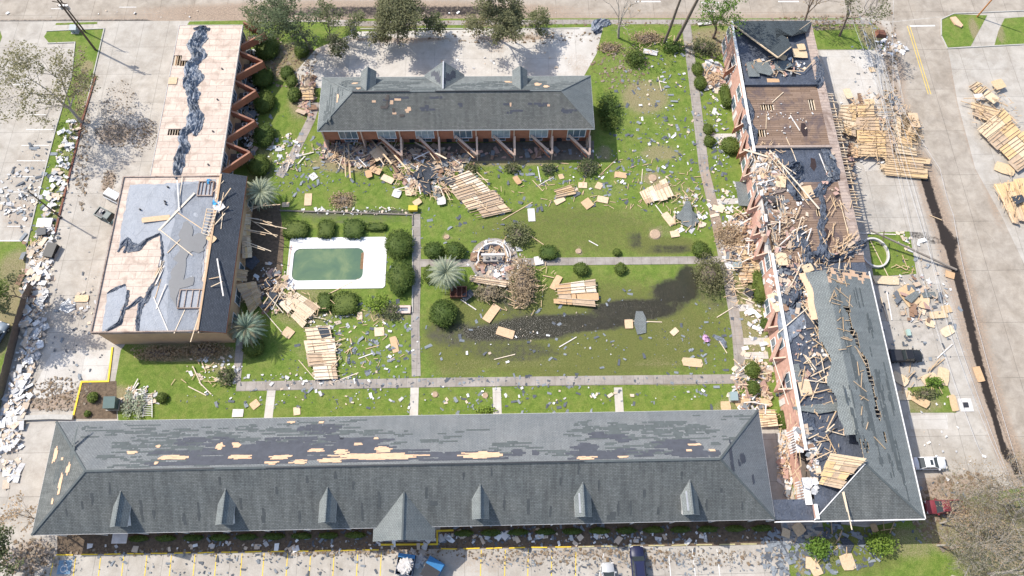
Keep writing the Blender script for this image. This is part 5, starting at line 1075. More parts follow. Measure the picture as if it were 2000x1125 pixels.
Z(1940, 220, 50, 45, 8, -30, 40, 1.5, 4.5, .8, (0, 1), 'one of the loose boards on the roof wreck across the east road', .6, 60)
Z(1975, 380, 30, 50, 4, 60, 20, 1.5, 3.5, .8, (0, 1), 'one of the loose boards on the nearest wreck across the east road', .6, 30)
Z(1790, 560, 60, 60, 5, 20, 60, 1.2, 2.5, .05, (0, 1), 'one of the boards strewn in the parking bays east of the pink wing', .3, 30)
Z(1800, 740, 50, 40, 5, 50, 30, 1.5, 3.5, .1, 1, 'one of the boards around the planted island east of the pink wing', .4, 20)
Z(965, 510, 40, 40, 8, 0, 60, 1.5, 3.5, .2, (0, 2), 'one of the boards on the round plaza', .7, 40)
Z(1000, 590, 60, 30, 4, -40, 40, 1.2, 3, .1, 0, 'one of the boards between the plaza and the puddle', .3, 20)
Z(1060, 540, 30, 30, 4, 30, 50, 1.2, 2.6, .1, 2, 'one of the boards by the hedge right of the plaza', .3, 20)
Z(1340, 410, 40, 40, 6, 60, 40, 1.5, 3, .1, (0, 2), 'one of the boards around the green shingled hip piece', .4, 40)
Z(1190, 360, 200, 50, 5, 30, 50, 1.2, 3, .05, 0, 'one of the boards scattered on the upper lawn', .1, 90)
Z(730, 660, 70, 60, 3, 20, 60, 1.2, 2.6, .05, 0, 'one of the boards on the grass left of the middle path', .1, 30)
Z(1390, 150, 25, 20, 5, 10, 50, 1.2, 3, .2, 2, 'one of the boards in the heap by the far end of the pink wing', .8, 60)
Z(1290, 90, 60, 20, 3, 10, 40, 1.5, 3.5, .3, 2, 'one of the boards by the leaning pine trunks', .6, 20)
Z(600, 170, 25, 40, 4, 60, 40, 1.2, 3, .2, (1, 0), 'one of the boards by the left end of the back building', .6, 20)
Z(1590, 1060, 60, 30, 2, 60, 40, 1.2, 2.5, .05, 1, 'one of the boards on the near right lawn', .1, 8)
Z(75, 490, 20, 30, 3, 60, 40, 1.2, 2.5, .2, 2, 'one of the boards by the chair on the west kerb', .4, 20)
Z(480, 200, 20, 130, 3, 40, 50, 1.0, 2.5, .2, (0, 1), 'one of the boards among the shrubs of the tan wing', .5, 30)
for (x, y, rx, ry, n, a0, z) in ((1655, 1060, 90, 40, 8, 50, .05), (1640, 470, 30, 90, 40, 80, 6.1), (1550, 850, 14, 120, 20, 70, 6.1)):
    for i in range(n):
        c = P(x + rnd.uniform(-rx, rx), y + rnd.uniform(-ry, ry), z + rnd.uniform(.05, .3)); a = math.radians(rnd.gauss(a0, 30)); d = Vector((math.cos(a), math.sin(a), rnd.uniform(-.05, .05))) * rnd.uniform(.4, 1.3); scr.beam(c - d, c + d, .1, .05, rnd.randrange(2))
for i in range(34):
    u = ua + 1 + (UN - ua - 3) * rnd.random() ** (.6); v = VM * rnd.uniform(.6, 1); c = pe.pos(u, v, .1); t = rnd.uniform(0, 3.14); d = (pe.U * math.cos(t) + pe.V * math.sin(t)) * rnd.uniform(.3, 1.3); scr.beam(c - d, c + d, .1, .05, rnd.randrange(2), pe.N)
tag(scr.build('splintered_wood', [lumber, lumber_y]), 'short splinters of pale wood strewn over the lawns, lots and broken roofs', 'splinters', None, 'stuff')

# plywood sheets
NS_ = [0]
def sheet_o(x, y, z, w, l, ang, label, kind=0, tilt=0, irregular=.0, group=None):
    c = P(x, y, z); pts = [(-w / 2, -l / 2), (w / 2, -l / 2), (w / 2, l / 2), (-w / 2, l / 2)]
    if irregular:
        q = []
        for i in range(4):
            a, b = pts[i], pts[(i + 1) % 4]; q.append((a[0] * rnd.uniform(1 - irregular, 1), a[1] * rnd.uniform(1 - irregular, 1))); t = rnd.uniform(.3, .7); q.append((a[0] + (b[0] - a[0]) * t, a[1] + (b[1] - a[1]) * t * 1.0)); 
        pts = q
    m = MB(); m.prism(pts, 0, .025); o = m.build('plywood_sheet', sheetm_y if kind == 1 else (dirty_white if kind == 2 else sheetm)); o.location = c + Vector((0, 0, .04 + abs(tilt) * w * .5 + NS_[0] % 5 * .004)); o.rotation_euler = (rnd.uniform(-.03, .03), tilt, math.radians(ang))
    NS_[0] += 1; tag(o, label, 'plywood sheet', group); return o
SH = [(602, 390, .05, 1.2, 2.3, 2, 'upright tan plywood sheet lying alone on the grass above the pool hedges', 0), (558, 400, .05, 1.2, .9, 4, 'small plywood piece left of the upright one above the pool hedges', 0), (612, 345, .05, 1.2, 1.3, 40, 'pale square of plywood on the lawn near the left orange bay', 2),
 (733, 333, .3, 2.2, 1.2, -25, 'pale yellow plywood sheet nearest the second orange bay', 0), (757, 350, .2, 2.2, 1.2, -28, 'plywood sheet just below the pale yellow one before the bays', 0), (783, 345, .2, 1.1, 1.2, 10, 'small notched plywood piece right of two larger sheets before the bays', 0), (740, 300, 1.0, 2.4, 2.4, 35, 'large leaning tan panel marked with dark letters at the second bay', 0),
 (1038, 420, .05, 1.2, 2.4, 2, 'plywood sheet with dark stains standing upright in the view mid lawn', 2), (1096, 345, .05, 1, .9, -70, 'rust coloured small board at the patio right end', 1), (1138, 362, .05, 1.5, 1.1, -4, 'left one of two bright squares of plywood mid lawn', 0), (1170, 363, .05, 1.3, 1.1, 60, 'right one of two bright squares of plywood mid lawn', 0), (1212, 342, .05, 2.1, 1.1, -10, 'plywood sheet beyond two bright squares on the upper lawn', 0),
 (1108, 372, .1, 2.2, 1.6, 25, 'golden plywood piece with battens on the upper lawn', 1), (1093, 392, .1, 1.9, 1.0, 30, 'grey stained plywood piece below the golden one', 0), (1147, 398, .1, 1.6, 1.7, 35, 'square plywood sheet tilted by the brown patch on the upper lawn', 0), (1177, 390, .1, 1.9, 1.2, -15, 'rightmost plywood piece of the group on the upper lawn', 0),
 (1306, 428, .1, 1.3, 2.6, 32, 'pale plywood sheet sloping below the torn roof section by the east path', 0), (1318, 457, .1, 1.5, 1.2, 8, 'square white plywood piece near the brown ring in the lawn', 0), (960, 612, .1, 1.4, 3.2, -35, 'long plywood sheet pointing at the puddle below the plaza', 0), (987, 650, .1, 2.8, 1.4, -18, 'stained plywood sheet lying in the puddle edge', 0),
 (1228, 633, .1, 1.3, 1.5, 0, 'square plywood sheet on the right end of the puddle', 0), (1317, 648, .05, 1.3, .9, 40, 'small brown plywood piece right of the puddle', 0), (1352, 708, .05, 3.3, 1.4, -5, 'rust orange panel on the grass by the south path', 1), (1086, 552, .1, 1.1, 2.6, -30, 'plywood sheet leaning left of the square ribbed wreck', 0), (1052, 509, .2, 1.4, 1.5, 10, 'white sheet on the hedge right of the plaza', 2),
 (770, 673, .05, 1.0, 2.6, 15, 'long pale plywood strip left of the middle path', 0), (741, 648, .05, 1.5, 1.4, 5, 'square plywood sheet above the long strip left of the middle path', 0), (703, 617, .05, .8, 1.3, 5, 'small upright plywood piece near the bench', 0), (563, 650, .1, 1.6, 1.5, -35, 'tan plywood piece by the near palm', 0), (465, 807, .05, 1.6, 1.2, 0, 'white sheet at the wall of the long wing', 2), (580, 803, .05, 1.0, 1.2, 8, 'small pale sheet at the wall of the long wing', 0), (498, 790, .05, 1.3, 1.2, 40, 'dark faced plywood piece turned diagonally on the near lawn', 0),
 (1417, 793, .1, 1.6, 1.4, 0, 'left plywood piece of the row at the far wall corner of the long wing', 1), (1452, 788, .1, 2.4, 2.0, 25, 'middle plywood piece of the row at the wall corner of the long wing', 1), (1492, 787, .2, 2.3, 1.5, 12, 'right plywood piece of the row by the pink wing', 1), (1572, 757, 6.2, 1.8, 2.4, 5, 'cream plywood sheet on the near black deck of the pink wing', 0), (1483, 130, 0, .0, 0, 0, '', 0),
 (1485, 130, 6.2, 1.6, 3.0, 25, 'pale sheet lying aslant on the far felt deck', 0), (1510, 160, 6.1, 2.2, 1.2, 0, 'lower pale sheet by the kerb of the far felt deck', 0), (1528, 112, 6.4, 1.5, 1.2, -30, 'gold plywood piece under the hip of the pink wing', 1), (1562, 105, 6.3, 2.6, 2.0, 0, 'large gold plywood sheet near the far eave of the pink wing', 1), (1565, 92, 6.6, 1.4, 1.4, 8, 'gold plywood sheet on top of the larger one near the far eave', 1),
 (1498, 345, 6.2, 2.7, 1.2, -15, 'brown plywood sheet over the open rooms', 0), (1525, 355, 6.3, 1.6, 2.2, -15, 'gold plywood sheet right of the brown one over the open rooms', 1), (1578, 375, 6.2, 1.7, 2.2, 10, 'cream plywood sheet beside the crumpled felt on the brown deck', 0), (1527, 506, 6.4, 1.7, 2.2, 0, 'gold plywood sheet by the parapet of the lower brown deck', 1), (1577, 524, 6.5, 1.8, 1.3, 20, 'gold plywood piece in the heap below the torn felt', 1), (1516, 590, 6.0, 1.8, 3.0, 18, 'brown plywood sheet along the parapet', 0),
 (1608, 560, 6.4, 1.1, 4.2, 12, 'long cream sheathing strip at the edge of the grey slope', 0), (1447, 487, .6, 1.6, 2.2, 5, 'gold plywood sheet topping the heap beside the pink wing', 1), (1402, 408, .1, 1.9, 1.1, -20, 'tan sheet lying on the east path', 0), (1502, 668, .1, 1.3, 1.4, 20, 'gold plywood piece at the parapet foot of the pink wing', 1),
 (1730, 548, .1, 4.4, 1.5, -4, 'long gold plywood sheet near the ringed lawn', 1), (1775, 578, .2, 2.6, 3.6, 25, 'gold plywood fan under the broken shutters', 1), (1805, 590, .2, 1.6, 2.4, -20, 'gold plywood piece right of the broken shutters', 1), (1848, 604, .1, 1.6, 1.3, 10, 'small gold plywood square beside the gutter', 1), (1832, 615, .1, 3, 1.2, 5, 'gold plywood strip in the parking bay beside the gutter', 1), (1850, 647, .1, 2.2, 1.5, 25, 'bent brown plywood sheet alone in the parking bay', 1), (1817, 632, .1, 1.6, 1.2, -20, 'gold plywood shard below the strip in the parking bay', 1),
 (1855, 537, .1, 1.5, 1.2, -20, 'tan plywood piece in the gutter by the fallen pole', 0), (1911, 731, .1, 1.2, 2.4, 8, 'brown plywood sheet lying on the road edge by the gutter', 0), (1757, 740, .1, 2.6, 1.6, -40, 'gold plywood sheet left of the planted island', 1), (1765, 772, .1, 2.8, 1.5, 0, 'gold plywood sheet at the left corner of the planted island', 1), (1797, 783, .15, 2.7, 1.5, -35, 'gold plywood sheet on the near edge of the planted island', 1), (1815, 740, .1, 2.6, 1.6, 20, 'gold plywood sheet at the far edge of the planted island', 1), (1842, 735, .15, 1.8, 2.8, -20, 'gold plywood sheet at the right corner of the planted island', 1), (1862, 787, .1, 1.1, 2.6, 0, 'gold plywood strip right of the planted island', 1),
 (1655, 1098, .1, 2.0, 2.2, 10, 'gold plywood sheet on the near right lawn', 1), (1583, 1100, .1, 1.4, 1.6, -10, 'dark rust panel on the near right lawn', 0), (1593, 1112, .1, 1.5, 1.7, 20, 'gold plywood piece below the rust panel on the near right lawn', 1), (1707, 1031, .1, 1, 1.2, 15, 'gold plywood piece at the foot of the near hip', 1), (1560, 1033, .3, 1.6, 1.6, 30, 'orange plywood piece under the black link roof', 1), (1535, 1041, .3, 1.2, 1.2, -20, 'orange plywood piece left under the black link roof', 1),
 (1703, 136, .1, 1.1, 1.2, 5, 'gold plywood piece alone on the pale bay slab', 1), (1656, 183, 1.0, 1.4, 2.2, 10, 'gold plywood sheet at the top of the big collapsed roof', 1), (1668, 212, 1.2, 1.6, 2.0, 35, 'cream plywood sheet on the big collapsed roof', 0), (1698, 200, 1.2, 2.0, 1.4, 5, 'brown plywood sheet at the upper middle of the collapsed roof', 1), (1785, 235, .8, 1.8, 3.0, 0, 'cream plywood sheet at the right of the collapsed roof', 0), (1670, 298, .6, 1.6, 2.2, 20, 'tan plywood sheet at the left foot of the collapsed roof', 0),
 (1950, 165, .8, 2.4, 2.0, 20, 'gold plywood sheet at the top of the wreck across the road', 1), (1935, 190, .8, 2.0, 2.6, 40, 'gold plywood sheet left on the wreck across the road', 1), (1962, 330, .2, 3.4, 2.2, -25, 'tan plywood sheet between the two wrecks across the road', 1), (1912, 190, .5, 1.8, 1.4, 10, 'white sheet on the wreck across the road', 2),
 (428, 404, 6.9, 1.5, 1.5, 40, 'white square sheet by the blue scrap on the shingled slope', 2), (413, 466, 6.8, 1.6, 1.1, -35, 'gold plywood piece on the ladder heap of the tan block', 1), (1500, 148, 6.0, 0, 0, 0, '', 0), (780, 606, .3, 0, 0, 0, '', 0), (305, 428, 6.35, 4.2, .9, 8, 'tan sliver of bare sheathing on the grey membrane', 0), (160, 583, .1, 2.2, 1.2, 0, 'brown plywood piece by the crumpled foil on the west drive', 1)]
for s_ in SH:
    if s_[3] > 0: sheet_o(*s_[:7], s_[7], rnd.uniform(-.06, .06), .18 if s_[7] == 1 else .05)
# dark marks on the lettered panel
# ribbed roof sections
sh_pale = plain('pale_sheathing', (.68, .58, .45), .85, .2, 1.5); sh_dirty = plain('stained_sheathing', (.44, .33, .23), .9, .35, 1.2); sh_gold = plain('gold_sheathing', (.60, .42, .22), .85, .2, 1.5)
def wreck(name, corners, z, n, label, mat=sheetm, rm=lumber, gaps=.0, zt=None, holes=0, rw=.05, name2='roof_section', flip=False):
    z_ = z if isinstance(z, (list, tuple)) else [z] * 4
    q = [P(x, y, zz) for (x, y), zz in zip(corners, z_)]; c = sum(q, Vector()) / 4; r = empty(name2, (c.x, c.y, min(z_)), label, 'roof section', 'torn off roof sections'); bpy.context.view_layer.update()
    m = MB(); N = 4; a, b, d_, e = q
    for i in range(N):
        cut = sorted(rnd.sample((.25, .38, .5, .62, .75), 2)); cs = [0] + cut + [1]
        for j in range(3):
            if rnd.random() < gaps + .02: continue
            t0, t1 = i / N + .004, (i + 1) / N - .004; v0, v1 = cs[j] + .004, cs[j + 1] - .004
            if j == 0: v0 += rnd.uniform(-.07, .09)
            if j == 2: v1 += rnd.uniform(-.1, .07)
            f_ = lambda t, v: a.lerp(b, t).lerp(e.lerp(d_, t), v) + Vector((0, 0, rnd.uniform(0, .05)))
            p4 = [f_(t0, v0), f_(t1, v0 + rnd.uniform(-.02, .02)), f_(t1, v1), f_(t0, v1 + rnd.uniform(-.02, .02))]
            m.hexa(p4, [p + Vector((0, 0, .03)) for p in p4], rnd.choice((0, 0, 1, 2)))
    mat = [mat, sh_pale, sh_dirty] if mat is sheetm else [mat, sh_gold, sh_dirty]
    m.build('sheathing', mat, r)
    for i in range(n):
        t = (i + .3) / n + rnd.uniform(-.2, .2) / n; k = rnd.uniform(-.09, .04); k2 = rnd.uniform(-.09, .06)
        p0 = a.lerp(b, t); p1 = e.lerp(d_, t + rnd.uniform(-.45, .45) / n); p0, p1 = p0.lerp(p1, -k), p1.lerp(p0, k2)
        m = MB(); m.beam(p0 + Vector((0, 0, .12)), p1 + Vector((0, 0, .12)), rw, .16); m.build('rafter', rm, r)
    return r
wreck('', [(868, 352), (926, 430), (1002, 412), (918, 332)], [.9, .3, .4, 1.1], 16, 'biggest ribbed roof section mid lawn, its pale boards slanting down to the right')
wreck('', [(1248, 375), (1300, 348), (1318, 385), (1262, 400)], [.4, .6, .5, .3], 8, 'ribbed roof section with curved top edge near the east path')
wreck('', [(1086, 556), (1086, 593), (1168, 600), (1160, 545)], [.5, .4, .5, .6], 6, 'square ribbed roof section lying between the cross path and the puddle')
wreck('', [(590, 640), (612, 742), (665, 740), (645, 635)], [.4, .5, .4, .4], 14, 'fan shaped ribbed section running down to the south path')
wreck('', [(545, 595), (575, 568), (628, 600), (590, 640)], [1.0, 1.2, .8, .5], 8, 'tilted ribbed section at the near corner of the pool deck')
wreck('', [(462, 555), (487, 618), (512, 590), (498, 550)], [3.0, .3, .4, 2.4], 9, 'golden ribbed section leaning against the tan block wall', sheetm_y, lumber_y)
wreck('', [(471, 418), (475, 505), (493, 503), (488, 418)], [3.0, 2.8, 2.0, 2.2], 7, 'narrow golden ribbed section leaning along the tan block', sheetm_y, lumber_y)
wreck('', [(460, 525), (458, 548), (482, 550), (486, 528)], [3.2, 3.0, 2.0, 2.2], 4, 'small golden piece between the two leaning sections by the tan block', sheetm_y, lumber_y)
wreck('', [(920, 538), (918, 550), (992, 562), (995, 550)], [.8, .6, .6, .9], 3, 'narrow ribbed section along the near rim of the round plaza')
wreck('', [(1675, 205), (1675, 305), (1752, 309), (1738, 203)], [1.4, 1.0, .9, 1.3], 17, 'largest collapsed roof with golden ribs in the east lot beyond the pink wing', sheetm_y, lumber_y, .05)
wreck('', [(1722, 300), (1726, 342), (1808, 350), (1812, 310)], [.8, .4, .4, .9], 9, 'lower golden ribbed slab under the largest collapsed roof', sheetm_y, lumber_y)
wreck('', [(1640, 205), (1632, 255), (1672, 268), (1672, 205)], [1.6, 1.4, 1.1, 1.5], 8, 'left golden ribbed slab tilted against the largest collapsed roof', sheetm_y, lumber_y)
wreck('', [(1750, 225), (1750, 300), (1795, 305), (1785, 250)], [.9, .9, .6, .7], 10, 'right golden ribbed slab beside the largest collapsed roof', sheetm_y, lumber_y, .2)
wreck('', [(1905, 255), (1990, 335), (2040, 300), (1958, 212)], [.8, .6, .8, .9], 15, 'long ribbed roof wreck across the east road', sheetm_y, lumber_y)
wreck('', [(1900, 200), (1900, 225), (1950, 245), (1955, 215)], [.8, .6, .7, .9], 5, 'small ribbed piece topping the long wreck across the road', sheetm_y, lumber_y)
wreck('', [(1890, 170), (1912, 187), (1930, 170), (1908, 160)], [.5, .4, .4, .5], 5, 'smallest ribbed piece at the far tip of the wreck across the road', sheetm_y, lumber_y)
wreck('', [(1940, 358), (2020, 350), (2035, 440), (1975, 432)], [.4, .6, .8, .4], 15, 'nearest ribbed roof wreck across the east road', sheetm_y, lumber_y)
wreck('', [(1597, 945), (1625, 885), (1690, 895), (1640, 955)], [6.4, 8.6, 9.2, 7.2], 8, 'golden tented boards at the near end of the pink wing', sheetm_y, lumber_y)
wreck('', [(1447, 500), (1447, 530), (1488, 535), (1486, 500)], [.6, .4, .9, 1.2], 6, 'dark gold ribbed piece in the heap beside the pink wing', sheetm_y, lumber_y)
wreck('', [(1442, 532), (1445, 552), (1475, 552), (1475, 530)], [.4, .4, .5, .5], 4, 'pale ribbed piece below the heap beside the pink wing')
wreck('', [(587, 168), (590, 195), (614, 195), (613, 168)], [1.0, .6, .6, 1.0], 4, 'small yellow ribbed piece beside the left end of the back building', sheetm_y, lumber_y)
wreck('', [(1082, 372), (1086, 388), (1122, 380), (1120, 362)], [.3, .2, .2, .3], 5, 'little ribbed piece among the plywood on the upper lawn', sheetm_y, lumber_y)
wreck('', [(1480, 800), (1482, 835), (1518, 832), (1514, 800)], [.5, .5, .8, .8], 7, 'ribbed piece at the corner between the two wings', sheetm_y, lumber_y)
# shingled pieces
def shpiece(pts, z, label, name='shingled_roof_piece', mat=shingle_grey, th=.08):
    z_ = z if isinstance(z, (list, tuple)) else [z] * len(pts); q = [P(x, y, zz) for (x, y), zz in zip(pts, z_)]
    a = sum(q[i].x * q[(i + 1) % len(q)].y - q[(i + 1) % len(q)].x * q[i].y for i in range(len(q)))
    if a < 0: q.reverse()
    m = MB(); m.face([p + Vector((0, 0, th)) for p in q], 0, [(p.x, p.y) for p in q]); m.face(list(reversed(q)), 0)
    for i in range(len(q)): m.face([q[i], q[(i + 1) % len(q)], q[(i + 1) % len(q)] + Vector((0, 0, th)), q[i] + Vector((0, 0, th))])
    o = m.build(name, mat); return tag(o, label, 'roof piece')
shpiece([(1322, 418), (1330, 412), (1340, 392), (1348, 394), (1352, 412), (1362, 420), (1358, 425), (1366, 432), (1350, 447), (1332, 438), (1330, 430), (1322, 428)], [.3, .4, .9, .9, .6, .3, .3, .3, .2, .2, .3, .3], 'green shingled hip piece pointing up beside the east path')
shpiece([(1436, 355), (1465, 356), (1468, 403), (1443, 402)], 1.0, 'green shingled awning piece tilted at the foot of the pink wing')
shpiece([(820, 325), (838, 316), (848, 322), (852, 345), (838, 352), (842, 378), (828, 380), (822, 360), (812, 345)], .5, 'tall dark shingle sheet in the debris before the third bay', mat=shingle_blk)
shpiece([(806, 338), (822, 330), (826, 345), (812, 352)], .7, 'small dark shingle sheet left of the tall one', mat=shingle_blk)
shpiece([(845, 370), (858, 366), (862, 384), (848, 388)], .5, 'small grey shingle sheet below the tall dark one', mat=shingle_grey)
shpiece([(866, 350), (880, 344), (892, 352), (884, 362), (870, 360)], .9, 'dark square hatch lying on the ribbed section edge', 'roof_hatch', mat=dark_metal)
shpiece([(1242, 608), (1255, 608), (1262, 622), (1262, 650), (1245, 654), (1238, 632)], .1, 'grey shingle strip lying across the right end of the puddle', mat=shingle_grey)
shpiece([(526, 570), (542, 572), (540, 595), (524, 592)], 1.3, 'blue grey shingle square on the jumble by the pool corner', mat=shingle_blk)
shpiece([(900, 578), (918, 565), (928, 575), (908, 590)], .6, 'dark shingle piece beside the brown crate below the plaza', mat=shingle_blk)
shpiece([(1457, 123), (1478, 118), (1484, 150), (1462, 150)], 6.3, 'left green shingle sheet on the far felt deck of the pink wing')
shpiece([(1466, 122), (1500, 122), (1510, 142), (1504, 148), (1480, 142)], 6.45, 'middle green shingle sheet on the far felt deck of the pink wing')
shpiece([(1512, 120), (1540, 119), (1548, 128), (1530, 138), (1515, 136)], 6.4, 'right green shingle sheet on the far felt deck of the pink wing')
shpiece([(1548, 795), (1640, 785), (1648, 800), (1600, 808), (1550, 800)], 6.3, 'long torn shingle sheet across the near black deck', mat=shingle_grey)
shpiece([(1546, 712), (1560, 710), (1566, 745), (1552, 748)], 6.3, 'short torn shingle sheet at the parapet of the near black deck', mat=shingle_grey)
shpiece([(1765, 582), (1788, 568), (1797, 574), (1780, 592)], .6, 'slatted grey shutter piece on the gold plywood fan', 'shutter', mat=shingle_grey)
shpiece([(1800, 572), (1825, 570), (1828, 580), (1803, 582)], .3, 'flat grey shingle piece right of the broken shutters', mat=shingle_grey)
shpiece([(1640, 1052), (1652, 1048), (1668, 1063), (1660, 1082), (1648, 1070)], .1, 'dark triangular felt piece on the near right lawn', mat=shingle_blk)
shpiece([(1632, 390), (1655, 392), (1668, 400), (1668, 420), (1642, 425)], .3, 'brown felt sheet on the ground by the eave of the pink wing', mat=deck_b)
shpiece([(1640, 345), (1668, 325), (1668, 355), (1650, 400), (1638, 395)], .2, 'black felt sheet on the ground by the eave of the pink wing', mat=mem_black)
shpiece([(1505, 500), (1520, 500), (1522, 522), (1508, 525)], 6.1, 'grey shingle sheet by the parapet above the open rooms end', mat=shingle_grey)
shpiece([(480, 505), (498, 500), (508, 510), (492, 528), (480, 520)], 1.8, 'dark hatch among the rafters by the pool', mat=shingle_blk)
shpiece([(850, 310), (858, 308), (862, 318), (854, 320)], .4, 'brown board scrap at the third bay', 'debris_board', mat=sheetm)
shpiece([(620, 640), (640, 640), (645, 655), (628, 660)], .5, 'dark felt corner on the ribbed fan', mat=shingle_blk)
shpiece([(1975, 385), (1995, 380), (2003, 392), (1985, 400)], 1.1, 'dark felt scrap on the nearest wreck across the road', mat=shingle_blk)
# torn felt on the pink wing
def felt_o(pts, w, z, h, label, mt=tarp, nw=13):
    m = MB(); crumple(m, pts, w, z, h, nw=nw); return tag(m.build('torn_felt', mt), label, 'roofing felt')
felt_o([(1452, 192, 1.0), (1460, 215, 1.8), (1464, 245, 1.8), (1470, 275, 1.6), (1468, 288, .8)], 1.5, 6, .7, 'crumpled black felt along the white parapet beside the brown deck')
felt_o([(1540, 330, .8), (1555, 326, 2), (1558, 345, 2.4), (1548, 358, 2.2), (1556, 375, 1.6), (1560, 392, 1.0)], 2, 6.02, 1.0, 'knot of black felt in the middle of the open decks')
felt_o([(1602, 375, .6), (1606, 400, 1.0), (1606, 440, 1.3), (1606, 470, 1.2), (1598, 495, 2.6), (1592, 505, 3.4)], 1.2, 6.05, .6, 'long narrow strip of felt running down the lower brown deck')
felt_o([(1565, 442, .6), (1568, 465, 1.4), (1572, 490, 1.8), (1578, 520, 1.6), (1560, 560, 1.6), (1540, 600, 1.2)], 1.4, 6.1, .7, 'black felt folding down beside the lower brown deck toward the parapet')
felt_o([(1590, 503, 1.4), (1620, 506, 1.2), (1650, 498, 1.4), (1675, 482, 2.0), (1690, 475, 1.2)], 1.4, 6.15, .7, 'felt roll ending in a knot at the eave above the grey slope')
felt_o([(1608, 290, 1.2), (1620, 310, 1.8), (1632, 335, 1.4), (1634, 352, .7)], 1.5, 6.1, .5, 'crumpled felt at the eave beside the black felt deck')
felt_o([(1592, 112, .7), (1600, 135, 1.2), (1604, 155, 1.4), (1590, 168, 1.4)], 1.2, 6.1, .5, 'felt flap at the eave corner of the far felt deck')
felt_o([(1575, 390, .8), (1605, 372, 1.6), (1620, 350, 1.4)], 1.5, 6.05, .4, 'felt edge curling at the near end of the black felt deck')
felt_o([(118, 598, 1.2), (132, 600, 2.4), (148, 597, 1.4)], 2, .0, .4, 'crumpled silver foil sheet on the west drive', steel)
felt_o([(1160, 62, 1.0), (1170, 48, 2.2), (1190, 42, 1.6)], 1.6, .05, .5, 'crumpled grey sheet on the verge above the rear parking lot', tarp2)
felt_o([(1160, 66, .8), (1172, 58, 1.0)], 1, .08, .4, 'dark rag beside the crumpled grey sheet on the verge', tarp)
felt_o([(800, 1075, 1.5), (815, 1085, 2.4), (828, 1098, 1.4)], 2, .02, .2, 'spilled grey plaster heap between the two blue dumpsters', dirty_white)
felt_o([(1392, 655, .5), (1408, 665, 1.0), (1418, 680, .5)], .9, .05, .3, 'blue grey rag below the pink bag', tarp2)
felt_o([(690, 65, .7), (688, 50, .9), (694, 40, .6)], .9, .05, .5, 'dark shredded sheet at the kerb between two trees', tarp)
felt_o([(1630, 330, 1.0), (1645, 322, 2.0), (1655, 335, 1.6)], 1.2, .3, .6, 'black felt heap at the foot of the rafter tails', tarp)
for pts, z, mt, lb in (([(1498, 352), (1530, 350), (1535, 372), (1512, 380), (1496, 370)], 6.12, deck_p, 'pale decking sheet collapsed over the second open room of the pink wing'), ([(1540, 455), (1565, 450), (1568, 480), (1548, 490)], 6.14, tarp, 'ragged felt sheet beside the folded strip on the lower brown deck'), ([(1520, 610), (1560, 590), (1575, 640), (1545, 670), (1522, 650)], 6.1, tarp2, 'smooth grey felt sheet sliding toward the parapet below the folded strip'), ([(1475, 415), (1492, 410), (1500, 440), (1482, 446)], 4.2, pinkwall, 'pink wall slab folded inward between the open rooms'), ([(1560, 820), (1590, 815), (1600, 850), (1570, 858)], 6.1, tarp, 'ragged felt sheet on the near black deck above the tented boards')):
    m = MB(); poly_sheet(m, pts, z, 0, .14, edge=.3); tag(m.build('torn_sheet', mt), lb, 'roofing felt')
for i, (x, y) in enumerate(((650, 300), (700, 322), (720, 340), (800, 372), (815, 395), (862, 392), (895, 325), (905, 312), (930, 300), (775, 378), (1010, 352), (950, 395))):
    sheet_o(x, y, .15 + .1 * (i % 3), rnd.uniform(.9, 1.6), rnd.uniform(1.0, 2.2), rnd.uniform(0, 180), nth(i, 12, 'small sheets strewn below the orange bays') if False else ('torn sheet among the wreckage below the orange bays, ' + 'at the left bay|below the second bay|far down from the second bay|left of the dark shingle sheets|lowest left of the shingle sheets|below the shingle sheets|at the top of the ribbed section|above the ribbed section|at the fourth bay|by the small white scraps|right of the ribbed section|on the ribbed section'.split('|')[i]), (0, 2, 0, 1)[i % 4], rnd.uniform(-.12, .12), .2)
# ladder / truss
m = MB(); lad = empty('wooden_truss', P(410, 430, 6.6), 'ladder like wooden truss on the ridge of the tan block', 'truss'); bpy.context.view_layer.update()
for a, b_ in (((404, 408), (394, 455)), ((424, 410), (408, 460))): m = MB(); m.beam(P(*a, 7.1), P(*b_, 6.9), .1, .12); m.build('rail', lumber, lad)
for t in range(9):
    a = Vector((404, 408)).lerp(Vector((394, 455)), t / 8); b_ = Vector((424, 410)).lerp(Vector((408, 460)), t / 8); m = MB(); m.beam(P(a.x, a.y, 7.18), P(b_.x, b_.y, 7.18), .09, .08); m.build('rung', lumber, lad)

# litter, uncounted
def scatter(mb, cx, cy, rx, ry, n, s0, s1, mats_n, z=.06, up=.12, asp=2.0):
    for i in range(n):
        t = rnd.uniform(0, 6.283); r = rnd.random() ** .6; c = P(cx + rx * r * math.cos(t), cy + ry * r * math.sin(t), z); a = rnd.uniform(0, 3.14); s = s0 + (s1 * 1.5 - s0) * rnd.random() ** 2.6; l = s * rnd.uniform(1, asp)
        u = Vector((math.cos(a), math.sin(a), rnd.uniform(-.25, .25))) * l / 2; v = Vector((-math.sin(a), math.cos(a), rnd.uniform(-.3, .3))) * s / 2; c.z += rnd.uniform(0, up) + .03
        q = [c - u - v, c + u - v * rnd.uniform(.4, 1.1), c + u * rnd.uniform(.5, 1.1) + v, c - u + v * rnd.uniform(.5, 1.1)]; k = rnd.randrange(mats_n)
        mb.face(q, k); mb.face([p - Vector((0, 0, .03)) for p in reversed(q)], k)
lw = MB(); path = [(140, 245), (125, 320), (105, 390), (90, 470), (75, 560), (70, 620), (60, 680), (40, 760), (25, 820), (10, 880)]
